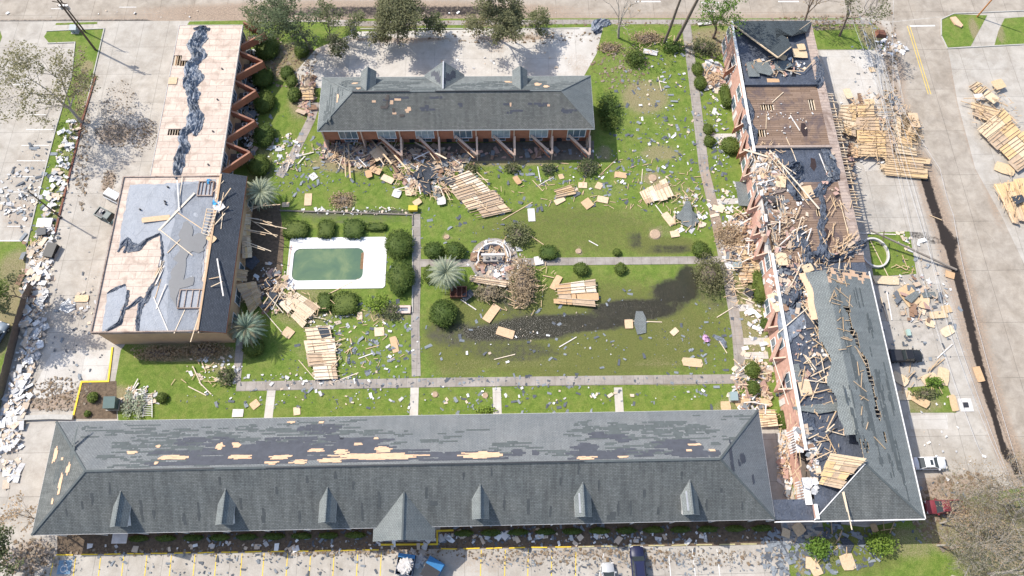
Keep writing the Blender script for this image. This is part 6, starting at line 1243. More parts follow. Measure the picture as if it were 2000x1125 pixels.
for i in range(len(path) - 1):
    for k in range(5):
        p = Vector(path[i]).lerp(Vector(path[i + 1]), k / 5); scatter(lw, p.x, p.y, 18 if i < 3 else 25, 14, 22 if i > 2 else 12, .15, .7, 3, .03, .5)
for a in ((40, 380, 45, 50, 70, .15, .5), (20, 900, 25, 60, 50, .2, .7), (170, 600, 30, 40, 24, .15, .4), (200, 850, 16, 40, 30, .2, .4), (1390, 150, 26, 30, 150, .2, .8), (1440, 480, 35, 60, 210, .2, .8), (1430, 390, 24, 40, 50, .15, .5), (1470, 740, 40, 70, 120, .15, .5), (1532, 900, 14, 70, 90, .2, .6), (690, 300, 60, 24, 110, .2, .6), (850, 330, 80, 40, 150, .2, .7), (560, 300, 40, 40, 60, .15, .5), (700, 412, 120, 8, 90, .1, .35), (1165, 340, 130, 60, 40, .1, .3), (1300, 250, 60, 170, 90, .1, .3), (730, 660, 90, 80, 50, .1, .3), (970, 520, 60, 50, 110, .15, .6), (1050, 660, 170, 60, 26, .1, .25), (1350, 420, 50, 40, 70, .15, .6), (1150, 1050, 350, 12, 90, .2, .6), (500, 1065, 350, 10, 50, .2, .6), (270, 775, 40, 22, 80, .15, .5), (900, 775, 580, 22, 70, .12, .35), (1740, 90, 30, 24, 60, .2, .6), (1700, 250, 90, 70, 110, .15, .5), (1800, 570, 60, 60, 60, .12, .4), (1770, 470, 30, 20, 20, .2, .6), (490, 200, 14, 130, 90, .15, .6), (1850, 860, 80, 90, 26, .1, .3), (600, 740, 130, 14, 60, .1, .4), (1480, 620, 24, 60, 70, .2, .6), (1400, 240, 20, 110, 60, .15, .5), (530, 560, 40, 50, 80, .15, .5), (640, 620, 50, 30, 50, .12, .4), (540, 30, 700, 10, 30, .1, .3), (1000, 120, 150, 20, 20, .1, .3), (420, 715, 60, 30, 60, .12, .4), (805, 1095, 10, 12, 0, .2, .4)): scatter(lw, *a, 3)
for a in ((1500, 340, 26, 40, 90, .2, .7), (1545, 400, 40, 60, 50, .15, .4), (1590, 640, 40, 130, 70, .12, .35), (1520, 130, 60, 20, 40, .15, .4), (1588, 910, 12, 60, 60, .2, .6), (1530, 230, 60, 40, 40, .1, .2), (1520, 540, 20, 60, 50, .15, .5)): scatter(lw, *a[:4], a[4], a[5], a[6], 3, 6.08, .1)
tag(lw.build('white_litter', [plain('paper_white', (.74, .73, .71), .8, .12, 3), plain('insulation_grey', (.50, .49, .48), .85, .2, 3), plain('cardboard', (.58, .47, .36), .85, .2, 3)]), 'torn white insulation and paper scraps strewn along the kerbs, lawns and decks', 'litter', None, 'stuff')
ls = MB()
dk = MB()
for a in ((1500, 340, 28, 44, 130, 6.05), (1520, 440, 36, 60, 120, 6.05), (1550, 560, 34, 60, 110, 6.05), (1575, 700, 22, 90, 30, 6.05), (1575, 860, 22, 70, 34, 6.05), (1510, 135, 50, 16, 60, 6.05), (1650, 490, 26, 16, 50, 6.1), (1620, 350, 14, 60, 40, 6.05)): scatter(dk, *a[:5], .12, .5, 4, a[5], .35, 3.0)
for a in ((1450, 470, 34, 60, 130), (700, 300, 80, 26, 170), (850, 335, 80, 40, 190), (1470, 760, 36, 60, 60), (490, 200, 16, 130, 120), (540, 570, 40, 50, 70), (965, 520, 45, 40, 70), (1650, 330, 18, 70, 60), (1400, 150, 26, 24, 60), (1500, 340, 26, 50, 60), (1540, 460, 40, 60, 50), (900, 300, 240, 10, 120), (1712, 250, 80, 70, 70), (60, 560, 20, 120, 60), (1536, 900, 12, 70, 40), (600, 190, 16, 50, 60), (1800, 590, 50, 50, 40)): scatter(dk, *a, .2, .75, 4, .05, .5, 2.2)
tag(dk.build('broken_debris', [plain('debris_grey', (.17, .18, .19), .85, .3, 3), plain('debris_brown', (.24, .15, .10), .9, .35, 3), plain('debris_tan', (.45, .35, .26), .85, .25, 3), plain('debris_pink', (.42, .27, .22), .85, .25, 3)]), 'broken siding, felt and furnishings heaped at the feet of the ruined walls', 'debris', None, 'stuff')
for a in ((1300, 250, 110, 180, 260, .12, .38), (1080, 350, 260, 60, 230, .12, .4), (900, 450, 120, 60, 70, .12, .35), (730, 670, 110, 90, 170, .12, .4), (1150, 660, 330, 100, 150, .1, .35), (500, 180, 60, 140, 60, .12, .4), (580, 320, 60, 60, 110, .12, .35), (700, 340, 120, 40, 90, .1, .3), (900, 745, 520, 12, 140, .1, .35), (900, 780, 580, 30, 170, .1, .35), (1250, 1095, 320, 30, 420, .07, .2), (500, 1095, 380, 30, 170, .1, .25), (900, 1045, 620, 26, 420, .1, .28), (1620, 1070, 110, 50, 190, .15, .5), (1540, 1080, 60, 50, 180, .15, .5), (650, 700, 110, 40, 60, .1, .35), (1390, 300, 40, 160, 110, .12, .35), (1800, 600, 80, 140, 100, .1, .35), (80, 380, 70, 110, 130, .12, .5), (150, 650, 60, 120, 50, .1, .3), (1570, 700, 60, 280, 160, .1, .35), (760, 500, 30, 50, 12, .1, .2), (1800, 1000, 100, 60, 40, .1, .3), (1380, 700, 60, 80, 60, .1, .3), (1700, 110, 40, 90, 50, .1, .3), (260, 460, 90, 200, 26, .08, .2)): scatter(ls, *a[:4], int(a[4] * 1.2), a[5], a[6], 2, .05, .03, 2.6)
tag(ls.build('shingle_scraps', [plain('scrap_dark', (.10, .11, .125), .9, .3, 3), plain('scrap_grey', (.21, .23, .25), .9, .25, 3)]), 'small dark shingle scraps scattered over the grass and pavement', 'shingle scraps', None, 'stuff')
lf = MB()
for a in ((232, 205, 34, 50, 260, .05, .14), (225, 262, 42, 26, 500, .05, .15), (280, 262, 26, 34, 420, .05, .15), (212, 355, 14, 24, 120, .08, .2), (110, 770, 70, 34, 450, .08, .25), (560, 120, 60, 50, 400, .1, .35), (1600, 45, 120, 14, 400, .1, .3), (1740, 140, 14, 120, 260, .08, .25), (1250, 1090, 330, 18, 500, .08, .25), (700, 1078, 600, 10, 600, .08, .25), (1880, 1000, 100, 80, 900, .1, .4), (1000, 72, 180, 14, 300, .08, .3), (160, 250, 16, 160, 420, .08, .3), (1210, 130, 60, 50, 300, .08, .3), (60, 1090, 60, 40, 260, .1, .3), (1170, 45, 500, 6, 300, .08, .3), (1390, 90, 60, 30, 200, .1, .35)): scatter(lf, *a, 2, .04, .06, 1.6)
tag(lf.build('leaf_litter', [plain('brown_litter', (.19, .135, .085), .95, .4, 3), plain('grey_litter', (.25, .205, .155), .95, .3, 3)]), 'fallen leaves and twigs lying in brown drifts on the lots and verges', 'leaf litter', None, 'stuff')
# ---------------------------------------------------------------- trees
def leafquads(mb, c, rad, n, s0, s1, m=0, flat=.6):
    for i in range(n):
        d = Vector((rnd.gauss(0, 1), rnd.gauss(0, 1), rnd.gauss(0, 1) * flat)).normalized() * rad * rnd.random() ** .5
        a = Vector((rnd.uniform(-1, 1), rnd.uniform(-1, 1), rnd.uniform(-.5, .5))).normalized(); b = a.cross(Vector((rnd.uniform(-.5, .5), rnd.uniform(-.5, .5), 1))).normalized(); s = rnd.uniform(s0, s1); p = c + d
        mb.face([p - a * s, p - b * s * .55, p + a * s, p + b * s * .55], m)
def tree(x, y, h, spread, label, leafm, leaf=1.0, depth=4, lean=(0, 0), barkm=None, group=None, first=.22, nl=9, side=None, ls=(.12, .24), r0=None, name='tree', kids=(3, 4)):
    base_ = P(x, y); root = empty(name, base_, label, 'tree', group); bpy.context.view_layer.update(); tr = MB(); lf_ = MB(); tips = []
    r0 = r0 or h * .028
    def grow(p, d, L, r, dep):
        pts = [p]; rs = [r]; q = p.copy(); dd = d.copy(); n = 4 if dep > 1 else 3
        for i in range(n):
            dd = (dd + Vector((rnd.uniform(-.22, .22), rnd.uniform(-.22, .22), rnd.uniform(-.05, .16)))).normalized(); q = q + dd * L / n; pts.append(q.copy()); rs.append(max(.012, r * (1 - .42 * (i + 1) / n)))
        tr.tube(pts, rs, 6 if dep == depth else (5 if dep > depth - 2 else 3), 0, False)
        if dep == 0: tips.append(q); return
        k = rnd.randint(*kids) + (1 if dep == depth else 0)
        a0 = rnd.uniform(0, 6.28)
        for j in range(k):
            t = rnd.uniform(.45, 1) if j else 1; i0 = min(n, max(1, int(round(t * n)))); s = pts[i0]
            a = a0 + j * 2.4 + rnd.uniform(-.4, .4); o = dd.orthogonal().normalized(); o2 = dd.cross(o); out = o * math.cos(a) + o2 * math.sin(a)
            w = rnd.uniform(.55, .95) * spread; nd_ = (dd + out * w).normalized(); nd_.z = max(nd_.z, -.15)
            if side: nd_ = (nd_ + Vector(side) * .15).normalized()
            grow(s, nd_, L * rnd.uniform(.58, .78), rs[i0] * .68, dep - 1)
        if dep <= 2: tips.append(q)
    d0 = Vector((lean[0], lean[1], 1)).normalized()
    tot = 1 + .68 + .46 + .31 + (.21 if depth > 3 else 0); grow(base_ - Vector((0, 0, .1)), d0, h / tot * 1.62, r0, depth)
    tr.build('trunk', barkm or bark, root)
    for t in tips:
        if rnd.random() < leaf: leafquads(lf_, t, rnd.uniform(.45, 1.15), int(nl * 1.35), *ls)
    if lf_.f: lf_.build('crown', leafm, root)
    return root
tree(160, 240, 10.5, 1.15, 'spreading half bare olive green tree leaning over the west lot', leaf_olive, .60, 4, (-.10, .02), bark_pale, nl=10, kids=(4, 5))
tree(610, 98, 9.5, .8, 'large broken oak bare on its left side at the left end of the rear lot', leaf_mid, .9, 4, (-.12, .12), nl=15, kids=(3, 5))
tree(648, 88, 6, .8, 'smaller oak limb mass hanging over the kerb right of the large broken oak', leaf_mid, .8, 3, (.1, -.1), nl=16)
tree(778, 84, 7.5, .95, 'round crowned oak bare in its middle above the rear lot', leaf_olive, .85, 4, (0, .05), bark_pale, nl=15, kids=(3, 5))
tree(812, 68, 5, .9, 'leafy green side growth of the oak row above the rear lot', leaf_mid, .95, 3, nl=16)
tree(974, 78, 9, .7, 'tall oak with forked trunk shedding leaves above the rear lot', leaf_olive, .9, 4, (0, .05), bark, nl=14, kids=(3, 5))
tree(1007, 84, 5, .8, 'dense low oak growth right of the forked oak above the rear lot', leaf_mid, .9, 3, (.1, -.1), nl=16)
tree(1208, 74, 9, .6, 'stripped bare tree standing at the lawn corner by the north road', leaf_dry, .1, 4, (.02, .1), bark_pale, nl=4)
tree(1568, 48, 8, .6, 'bare forked tree above the far end of the pink wing', leaf_dry, .15, 4, (.05, .1), bark, nl=4)
tree(1640, 70, 9, .7, 'ragged tree with thin olive leaves at the far east corner', leaf_olive, .45, 4, (.1, .1), bark, nl=9)
tree(1392, 74, 9.5, .6, 'bright green tree standing right of the pine trunks', leaf_bright, .8, 3, (.05, .05), bark, nl=13)
tree(500, 60, 4.5, .8, 'low green tree at the far corner of the tan wing', leaf_mid, .95, 3, nl=16)
tree(8, 610, 9, .8, 'dense dark green tree at the left edge above the wooden fence', leaf_hedge, 1, 4, (-.05, .1), nl=16)
tree(52, 590, 5.0, .8, 'smaller dark tree right of the dense one above the wooden fence', leaf_mid, .9, 3, nl=14)
tree(18, 1110, 6, .8, 'dark green bush like tree in the near left corner', leaf_mid, .8, 4, (-.1, 0), nl=12)
tree(90, 1020, 4.5, .8, 'small twiggy bare tree at the near left corner of the long wing', leaf_dry, .15, 4, nl=4)
for i, (x, y, h) in enumerate(((1850, 1000, 6.5), (1905, 965, 7), (1965, 985, 7.5), (1880, 1060, 7.5), (1940, 1050, 8), (1990, 1090, 8), (1830, 1065, 5.5), (1985, 930, 7), (1860, 1125, 7), (1930, 1120, 8), (1868, 1012, 6.5), (1835, 1022, 5))):
    tree(x, y, h, .85, 'bare grey brown tree in the near right thicket, ' + ('leftmost at the building corner|far middle by the kerb|far right, second from the frame edge|second row left|second row middle|second row right at the frame edge|lowest one at the left|farthest at the frame edge|near row left|near row right|over the maroon pickup|just below the maroon pickup').split('|')[i], leaf_dry if i % 2 else leaf_olive, .45, 4, barkm=bark_pale, group='bare trees in the near right thicket', nl=3, kids=(4, 5), ls=(.06, .13))
# pines: bare leaning trunks with short branches out of the frame
for x, y, lx, ly, r_, lb in ((1297, 84, .05, .0, .30, 'left of two leaning pine trunks'), (1318, 84, .14, .0, .36, 'right of two leaning pine trunks, the thicker one')):
    b0 = P(x, y); root = empty('pine_tree', b0, lb, 'tree'); bpy.context.view_layer.update(); m = MB()
    pts = [b0 + Vector((lx * k * 2.2 + .05 * math.sin(k), ly * k, 2.2 * k)) for k in range(10)]; m.tube(pts, [r_ * (1 - .06 * k) for k in range(10)], 8); c_ = MB()
    for k in range(7, 10):
        for j in range(5):
            a = rnd.uniform(0, 6.28); e = pts[k] + Vector((math.cos(a) * 2.2, math.sin(a) * 2.2, .5)); m.tube([pts[k], (pts[k] + e) / 2 + Vector((0, 0, .3)), e], [.08, .05, .02], 4); leafquads(c_, e, .9, 30, .1, .3)
    m.build('trunk', bark, root); c_.build('crown', leaf_mid, root)
# palms
for x, y, h, rad, lb, tilt_ in ((522, 395, 3.4, 3.0, 'grey green palm at the far corner of the tan block', 0), (874, 548, 3.2, 3.1, 'pale green palm beside the middle path left of the round plaza', 0), (497, 655, 3.6, 2.9, 'palm with some dry brown fronds at the near corner of the tan block', 0)):
    b0 = P(x, y); root = empty('palm_tree', b0, lb, 'tree', None); bpy.context.view_layer.update()
    m = MB(); m.tube([b0 + Vector((0, 0, z_)) for z_ in (0, h * .3, h * .7, h)], [.38, .3, .27, .3], 10); m.build('trunk', bark, root); top = b0 + Vector((0, 0, h)); f = MB()
    for k in range(74):
        a = k * 2.399; el = 1.15 - 1.75 * (k / 74); L = rad * rnd.uniform(.95, 1.2) * (.72 + .28 * min(1, k / 25)); d = Vector((math.cos(a), math.sin(a), 0)); p = top.copy(); pts = [p.copy()]; e_ = el; N = 9
        for i in range(N):
            p = p + (d * math.cos(e_) + Vector((0, 0, math.sin(e_)))) * L / N; e_ -= .13; pts.append(p.copy())
        f.tube(pts, [.03 * (1 - i / 12) for i in range(len(pts))], 3, 0, False)
        sd = Vector((-d.y, d.x, 0)); dry = 1 if (lb.startswith('palm with') and rnd.random() < .3) or k > 70 else 0
        for i in range(2, N + 1):
            for q in range(2):
                pp = pts[i - 1].lerp(pts[i], q * .5); t = (i + q * .5) / N
                for s_ in (-1, 1):
                    ll = .62 * math.sin(math.pi * min(.97, t * .9 + .1)) ** .6; tip = pp + sd * s_ * ll * .6 + d * ll * .75 + Vector((0, 0, -.12 * ll - .05)); w_ = (pts[i] - pts[i - 1]).normalized() * .06
                    f.face([pp - w_, tip, pp + w_ * 1.4], dry)
    f.build('crown', [leaf_palm, leaf_dry], root)
for i, (x, y) in enumerate(((700, 78), (745, 92), (850, 66), (930, 66), (1050, 60), (660, 110))):
    tree(x, y, 3.2, 1.1, 'low storm beaten growth along the rear lot edge, ' + ('left of the round oak|under the round oak|right of the round oak|left of the forked oak|right of the forked oak|by the broken oak shadow').split('|')[i], leaf_olive if i % 2 else leaf_mid, .9, 3, barkm=bark_pale, nl=12, group='low growth along the rear lot')
# clipped shrubs
def shrub(x, y, rx, ry, h, label, lm=leaf_hedge, boxy=0, group='clipped shrubs in the courtyard', loose=0, name='clipped_shrub'):
    c = P(x, y, h * .55); a = (P(x + rx, y, h * .55) - c).length; b_ = (P(x, y + ry, h * .55) - c).length; c.z = 0
    root = empty(name, (c.x, c.y, 0), label, 'shrub', group); bpy.context.view_layer.update(); core = MB(); f = MB(); n, r_ = 14, 7; sd = rnd.uniform(0, 90); ex = 2 + boxy * 3
    def surf(th, ph):
        cx, cy, cz = math.cos(th) * math.cos(ph), math.sin(th) * math.cos(ph), math.sin(ph)
        sg = lambda v: math.copysign(abs(v) ** (2 / ex), v); L = (abs(math.cos(th)) ** ex + abs(math.sin(th)) ** ex) ** (-1 / ex)
        rr = (1 + (.22 if not boxy else .08) * noise.noise(Vector((cx * 1.6 + sd, cy * 1.6, cz * 1.6))) + .10 * noise.noise(Vector((cx * 6 + sd, cy * 6, cz * 6))))
        q = math.cos(ph) ** (.45 if boxy else .8); return Vector((c.x + a * L * math.cos(th) * q * rr, c.y + b_ * L * math.sin(th) * q * rr, h * .45 + h * .55 * math.sin(ph) * rr if not boxy else h * .5 + h * .5 * math.copysign(abs(math.sin(ph)) ** .4, math.sin(ph))))
    sc__ = .9 if not loose else .6
    rings = [[Vector((c.x, c.y, 0)).lerp(surf(2 * math.pi * j / n, -1.2 + 2.6 * i / r_), sc__) for j in range(n)] for i in range(r_ + 1)]
    core.loft(rings); core.build('inner_twigs', leaf_hedge if lm in (leaf_hedge, leaf_bright) else bark, root, True)
    N = int(150 * (a * b_ + h * (a + b_)) ** .9) + 60
    if loose: N = int(N * .8)
    for i in range(N):
        th = rnd.uniform(0, 6.283); ph = math.asin(rnd.uniform(-.7, 1)); p = Vector((c.x, c.y, h * .3)).lerp(surf(th, ph), rnd.uniform(.88, 1.06) if not loose else rnd.uniform(.5, 1.35)); p.z = max(.03, p.z)
        u = Vector((rnd.uniform(-1, 1), rnd.uniform(-1, 1), rnd.uniform(-.7, .7))).normalized(); w_ = u.cross(Vector((rnd.uniform(-.6, .6), rnd.uniform(-.6, .6), 1))).normalized(); s = rnd.uniform(.06, .14) if not loose else rnd.uniform(.08, .2)
        f.face([p - u * s, p - w_ * s * .7, p + u * s, p + w_ * s * .7])
    f.build('foliage', lm, root)
SB = [(847, 488, 19, 16, 1.5, 'left round bush of the pair above the pale palm'), (889, 488, 20, 17, 1.6, 'right round bush of the pair above the pale palm'), (779, 477, 28, 28, 2.1, 'large far bush of two at the right end of the pool'), (782, 540, 26, 32, 2.3, 'large near bush of two at the right end of the pool'), (866, 610, 27, 27, 2.2, 'big round bush right of the middle path below the pale palm'), (838, 535, 12, 16, 1.3, 'bush half hidden behind the pale palm'),
      (1135, 525, 15, 12, 1.2, 'round bush on the near side of the cross path'), (1212, 524, 12, 11, 1.0, 'smaller round bush on the near side of the cross path'), (1368, 486, 17, 15, 1.5, 'round bush at the right end of the cross path'), (1205, 492, 8, 7, .7, 'smallest round bush on the far side of the cross path'), (1363, 134, 11, 13, 1.3, 'first round bush from the far end of the east path'), (1368, 161, 12, 13, 1.2, 'second round bush from the far end of the east path'), (1383, 252, 10, 10, 1.0, 'third round bush along the east path'), (1386, 275, 11, 10, 1.0, 'fourth round bush along the east path'), (1427, 283, 18, 16, 1.6, 'large round bush at the pink wing beside the east path'),
      (1470, 722, 15, 15, 1.3, 'round bush by the near entry paths of the pink wing'), (1472, 758, 12, 14, 1.2, 'round bush nearest the green cabinet by the pink wing'), (1495, 632, 10, 10, 1.0, 'small bush at the parapet foot of the pink wing'), (520, 92, 24, 22, 2.0, 'farthest bush beside the tan wing'), (513, 150, 20, 20, 1.8, 'second bush beside the tan wing'), (516, 198, 20, 20, 1.8, 'third bush beside the tan wing'), (516, 262, 20, 22, 1.9, 'fourth bush beside the tan wing'), (505, 322, 22, 20, 1.8, 'nearest bush beside the tan wing'),
      (560, 141, 13, 12, 1.2, 'far small bush of three right of the tan wing'), (569, 158, 11, 12, 1.2, 'middle small bush of three right of the tan wing'), (574, 184, 12, 14, 1.4, 'near small bush of three right of the tan wing'), (588, 96, 14, 14, 1.6, 'dark bush under the broken oak'), (495, 678, 20, 18, 1.7, 'round bush below the near palm'), (180, 776, 10, 10, 1.0, 'round bush by the yellow kerb'), (170, 808, 6, 6, .6, 'tiny bright bush at the wall by the yellow kerb'), (315, 776, 11, 10, .9, 'small bush beside the white railing')]
for s_ in SB: shrub(*s_)
for s_ in ((637, 447, 16, 17, 1.0, 'middle flat topped hedge of three on the far side of the pool'), (691, 447, 20, 18, 1.0, 'right flat topped hedge of three on the far side of the pool'), (577, 448, 24, 16, 1.0, 'left flat topped hedge of three on the far side of the pool'), (674, 592, 24, 22, 1.1, 'flat topped hedge on the near side of the pool'), (634, 590, 13, 18, .9, 'narrow hedge left of the flat topped one on the near side of the pool'), (735, 443, 20, 7, .7, 'long low hedge at the far right of the pool'), (1070, 493, 17, 13, 1.1, 'flat hedge right of the round plaza on the cross path'), (1417, 187, 8, 20, 1.4, 'tall narrow hedge at the pink wing wall'), (1483, 560, 11, 30, 1.6, 'dark hedge along the foot of the pink wing'), (1533, 820, 8, 18, 1.2, 'narrow hedge between the two wings')):
    shrub(*s_, boxy=1, group='flat topped hedges', name='hedge')
for s_ in ((1010, 455, 22, 20, 1.8, 'loose green shrub above the round plaza', leaf_mid), (1387, 535, 26, 30, 2.6, 'loose olive shrub at the east end of the cross path', leaf_olive), (1020, 548, 22, 40, 2.6, 'dried out tangled shrub right of the round plaza', leaf_dry), (955, 572, 24, 14, 1.4, 'dry shrub below the broken plaza roof', leaf_dry), (1148, 325, 16, 14, 1.6, 'green shrub at the right end of the patio row', leaf_mid), (1190, 238, 15, 14, 1.4, 'dark spreading shrub at the right end of the back building', leaf_hedge), (1188, 205, 18, 22, 2.2, 'dark shrub hard against the right end of the back building', leaf_hedge),
            (1000, 328, 12, 9, .9, 'small shrub before the fifth patio', leaf_mid), (1072, 330, 12, 9, .9, 'small shrub before the sixth patio', leaf_mid), (920, 328, 12, 8, .9, 'small shrub before the fourth patio', leaf_mid), (737, 592, 20, 16, 1.4, 'loose palmetto like shrub right of the near pool hedge', leaf_bright), (762, 608, 16, 14, 1.2, 'scrubby plant left of the stone bench', leaf_mid), (565, 470, 22, 30, .1, '', leaf_mid), (1600, 1070, 20, 18, 1.8, 'bright green shrub on the near right lawn, left of two', leaf_bright), (1722, 1062, 24, 18, 1.9, 'bright green shrub on the near right lawn, right of two', leaf_bright),
            (1825, 745, 14, 7, 1.0, 'little palm like plant on the far edge of the planted island', leaf_bright), (1808, 768, 22, 9, .9, 'dark ground plant on the planted island', leaf_mid), (310, 690, 40, 12, 1.1, 'brown brush heap left of the tan block near wall', leaf_dry), (395, 685, 44, 13, 1.2, 'brown brush heap under the near wall of the tan block', leaf_dry), (250, 790, 10, 22, .8, 'pale green hedge right of the green cabinet', leaf_palm), (272, 790, 8, 24, .8, 'pale silvery hedge left of the white railing', leaf_palm), (668, 390, 20, 14, .7, 'dried bush in the grass above the pool hedges', leaf_dry), (1265, 72, 28, 10, 1.0, 'heap of cut branches under the bare tree at the lawn corner', leaf_dry), (1190, 92, 20, 9, .7, 'pile of branches at the corner of the rear lot', leaf_dry), (1240, 112, 16, 14, 1.5, 'dark green shrub below the leaning pines', leaf_hedge), (1315, 92, 18, 9, 1.2, 'dark shrub at the foot of the pine trunks', leaf_hedge), (1375, 90, 22, 14, 1.2, 'dark brush at the east path far end', leaf_mid), (1780, 250, 16, 26, 1.0, 'dry branches caught in the collapsed roof', leaf_dry), (1800, 985, 18, 14, 1.0, '', leaf_dry), (948, 800, 16, 6, .6, 'small green plant at the wall of the long wing', leaf_bright), (1425, 460, 24, 22, 1.8, 'dead grey shrub in the heap by the pink wing', leaf_dry), (1010, 80, 22, 12, .6, '', leaf_dry), (440, 735, 14, 14, 1.2, 'green shrub at the start of the south path', leaf_mid), (585, 170, 0, 0, 0, '', leaf_mid)):
    if s_[5]: shrub(*s_, group='loose shrubs and brush', loose=1, name='shrub')
for k in range(24):          # low hedge row along the front wall
    x = 270 + k * 53
    if 700 < x < 880: continue
    shrub(x, 1052 - k * .9, 19, 6, .8, nth(k - (3 if k > 11 else 0), 21, 'low hedges in the bed along the front wall'), group='low hedges along the front of the long wing', name='hedge')

# ---------------------------------------------------------------- vehicles
def paint(name, c): 
    m, nt, b = base(name, .42, .0, .35); b.inputs['Base Color'].default_value = (*c, 1); return m
cg, cgn, cgb = base('car_glass', .22, 0, .4); cgb.inputs['Base Color'].default_value = (.035, .045, .05, 1)
def car(x, y, ang, L, Wd, H_, kind, pm, label, cat, name, load=None):
    """x forward; profile lofted along the length"""
    c = P(x, y); root = empty(name, c, label, cat, None, math.radians(ang)); g = .32
    if kind == 'sedan': prof = [(-.5, .55, .70, .62), (-.485, .82, .90, .40), (-.40, .95, .97, .30), (-.1, .95, 1, .28), (.2, .93, 1, .28), (.32, .86, .98, .3), (.46, .72, .90, .34), (.5, .58, .72, .5)]
    elif kind == 'suv': prof = [(-.5, .85, .82, .55), (-.49, 1.0, .94, .38), (-.3, 1.05, 1, .32), (.2, 1.05, 1, .32), (.26, 1.03, .99, .32), (.46, .93, .93, .36), (.5, .72, .80, .5)]
    else: prof = [(-.5, .9, .92, .5), (-.49, 1.0, .96, .42), (.0, 1.0, 1, .38), (.25, 1.03, 1, .38), (.46, .95, .94, .4), (.5, .75, .82, .55)]
    m = MB(); rings = []
    for t, top, wf, bot in prof:
        w = Wd / 2 * wf; X = t * L; rings.append([(X, -w * .93, bot), (X, -w, bot + .18), (X, -w, top * .82), (X, -w * .86, top), (X, 0, top + .035), (X, w * .86, top), (X, w, top * .82), (X, w, bot + .18), (X, w * .93, bot)])
    m.loft(rings); bd = MB(); o = m.build('body', pm, None, True); o.parent = root
    def part(mb, n, mt, par=root, sm=False): q = mb.build(n, mt, None, sm); q.parent = par; return q
    z0 = .93 if kind == 'sedan' else 1.04
    ca_ = {'sedan': (-.40, -.22, .06, .24), 'suv': (-.47, -.42, .12, .25), 'pickup': (-.10, -.07, .14, .26)}[kind]
    if load == 'long': ca_ = (-.12, -.08, .12, .22)
    b0, t0, t1, b1 = [v * L for v in ca_]; wl_, wt = Wd / 2 * .90, Wd / 2 * .74
    m = MB(); m.loft([[(b0, -wl_, z0 - .05), (b1, -wl_, z0 - .05), (b1, wl_, z0 - .05), (b0, wl_, z0 - .05)], [(t0 + .05, -wt - .02, H_ - .06), (t1 - .05, -wt - .02, H_ - .06), (t1 - .05, wt + .02, H_ - .06), (t0 + .05, wt + .02, H_ - .06)]]); gl = part(m, 'window_glass', cg)
    m = MB(); m.loft([[(t0, -wt, H_ - .06), (t1, -wt, H_ - .06), (t1, wt, H_ - .06), (t0, wt, H_ - .06)], [(t0 + .06, -wt + .07, H_), (t1 - .08, -wt + .07, H_), (t1 - .08, wt - .07, H_), (t0 + .06, wt - .07, H_)]]); part(m, 'roof_panel', pm)
    for s_ in (-1, 1):
        for (xa, xb) in ((b0, t0), (b1, t1), ((b0 + b1) / 2, (t0 + t1) / 2)): m = MB(); m.beam((xa, s_ * (wl_ + .01), z0 - .04), (xb, s_ * (wt + .02), H_ - .06), .05, .05); part(m, 'pillar', pm)
    for sx in (-1, 1):
        for s_ in (-1, 1):
            X = sx * L * .31; m = MB(); m.tube([(X, s_ * (Wd / 2 - .24), .34), (X, s_ * (Wd / 2 + .01), .34)], [.34, .34], 14); w_ = part(m, 'wheel', rubber); m = MB(); m.tube([(X, s_ * (Wd / 2 - .02), .34), (X, s_ * (Wd / 2 + .02), .34)], [.2, .2], 10); part(m, 'rim', steel, w_)
    for s_ in (-1, 1):
        m = MB(); m.box(L * .455, L * .492, s_ * Wd * .36 - .17, s_ * Wd * .36 + .17, .62, .76 if kind == 'sedan' else .86); part(m, 'headlight', dirty_white)
        m = MB(); m.box(-L * .503, -L * .485, s_ * Wd * .38 - .13, s_ * Wd * .38 + .13, .62, .86); part(m, 'taillight', rustm)
        m = MB(); m.box(b1 - .25, b1 - .05, min(s_ * Wd / 2 * .95, s_ * (Wd / 2 + .16)), max(s_ * Wd / 2 * .95, s_ * (Wd / 2 + .16)), z0, z0 + .16); part(m, 'mirror', pm)
    if kind == 'pickup':
        m = MB(); X0, X1 = -L * .485, b0 - .1; w = Wd / 2
        for q in ((X0, X1, -w * .96, -w * .82), (X0, X1, w * .82, w * .96), (X0, X0 + .12, -w * .82, w * .82), (X1 - .08, X1, -w * .82, w * .82)): m.box(*q, .9, 1.22)
        part(m, 'bed_wall', pm); m = MB(); m.box(X0 + .12, X1 - .08, -w * .82, w * .82, 1.02, 1.06); part(m, 'bed_floor', dark_metal)
        if load == 'cover': m = MB(); m.box(X0 + .12, X1 - .1, -w * .82, w * .82, 1.2, 1.26); part(m, 'bed_cover', dark_metal)
        if load == 'bag': m = MB(); leafquads(m, Vector((X0 + .9, .2, 1.3)), .3, 30, .2, .3); part(m, 'white_bag', dirty_white)
    if kind == 'sedan': m = MB(); m.box(t0 + .75, t0 + 1.15, -.38, .38, H_ + .001, H_ + .012); part(m, 'sunroof', cg)
    if kind == 'suv':
        for s_ in (-1, 1): m = MB(); m.beam((t0 + .2, s_ * wt * .86, H_ + .05), (t1 - .3, s_ * wt * .86, H_ + .05), .05, .05); part(m, 'roof_rail', dark_metal)
    return root
car(1811, 906, 0, 4.9, 1.85, 1.45, 'sedan', paint('white_paint', (.75, .75, .76)), 'white four door car with dark sunroof parked at the near end of the pink wing', 'car', 'parked_car')
car(1763, 698, 0, 5.3, 1.95, 1.8, 'pickup', paint('black_paint', (.02, .021, .025)), 'black pickup with a covered bed parked nose away beside the pink wing', 'pickup truck', 'pickup_truck', 'cover')
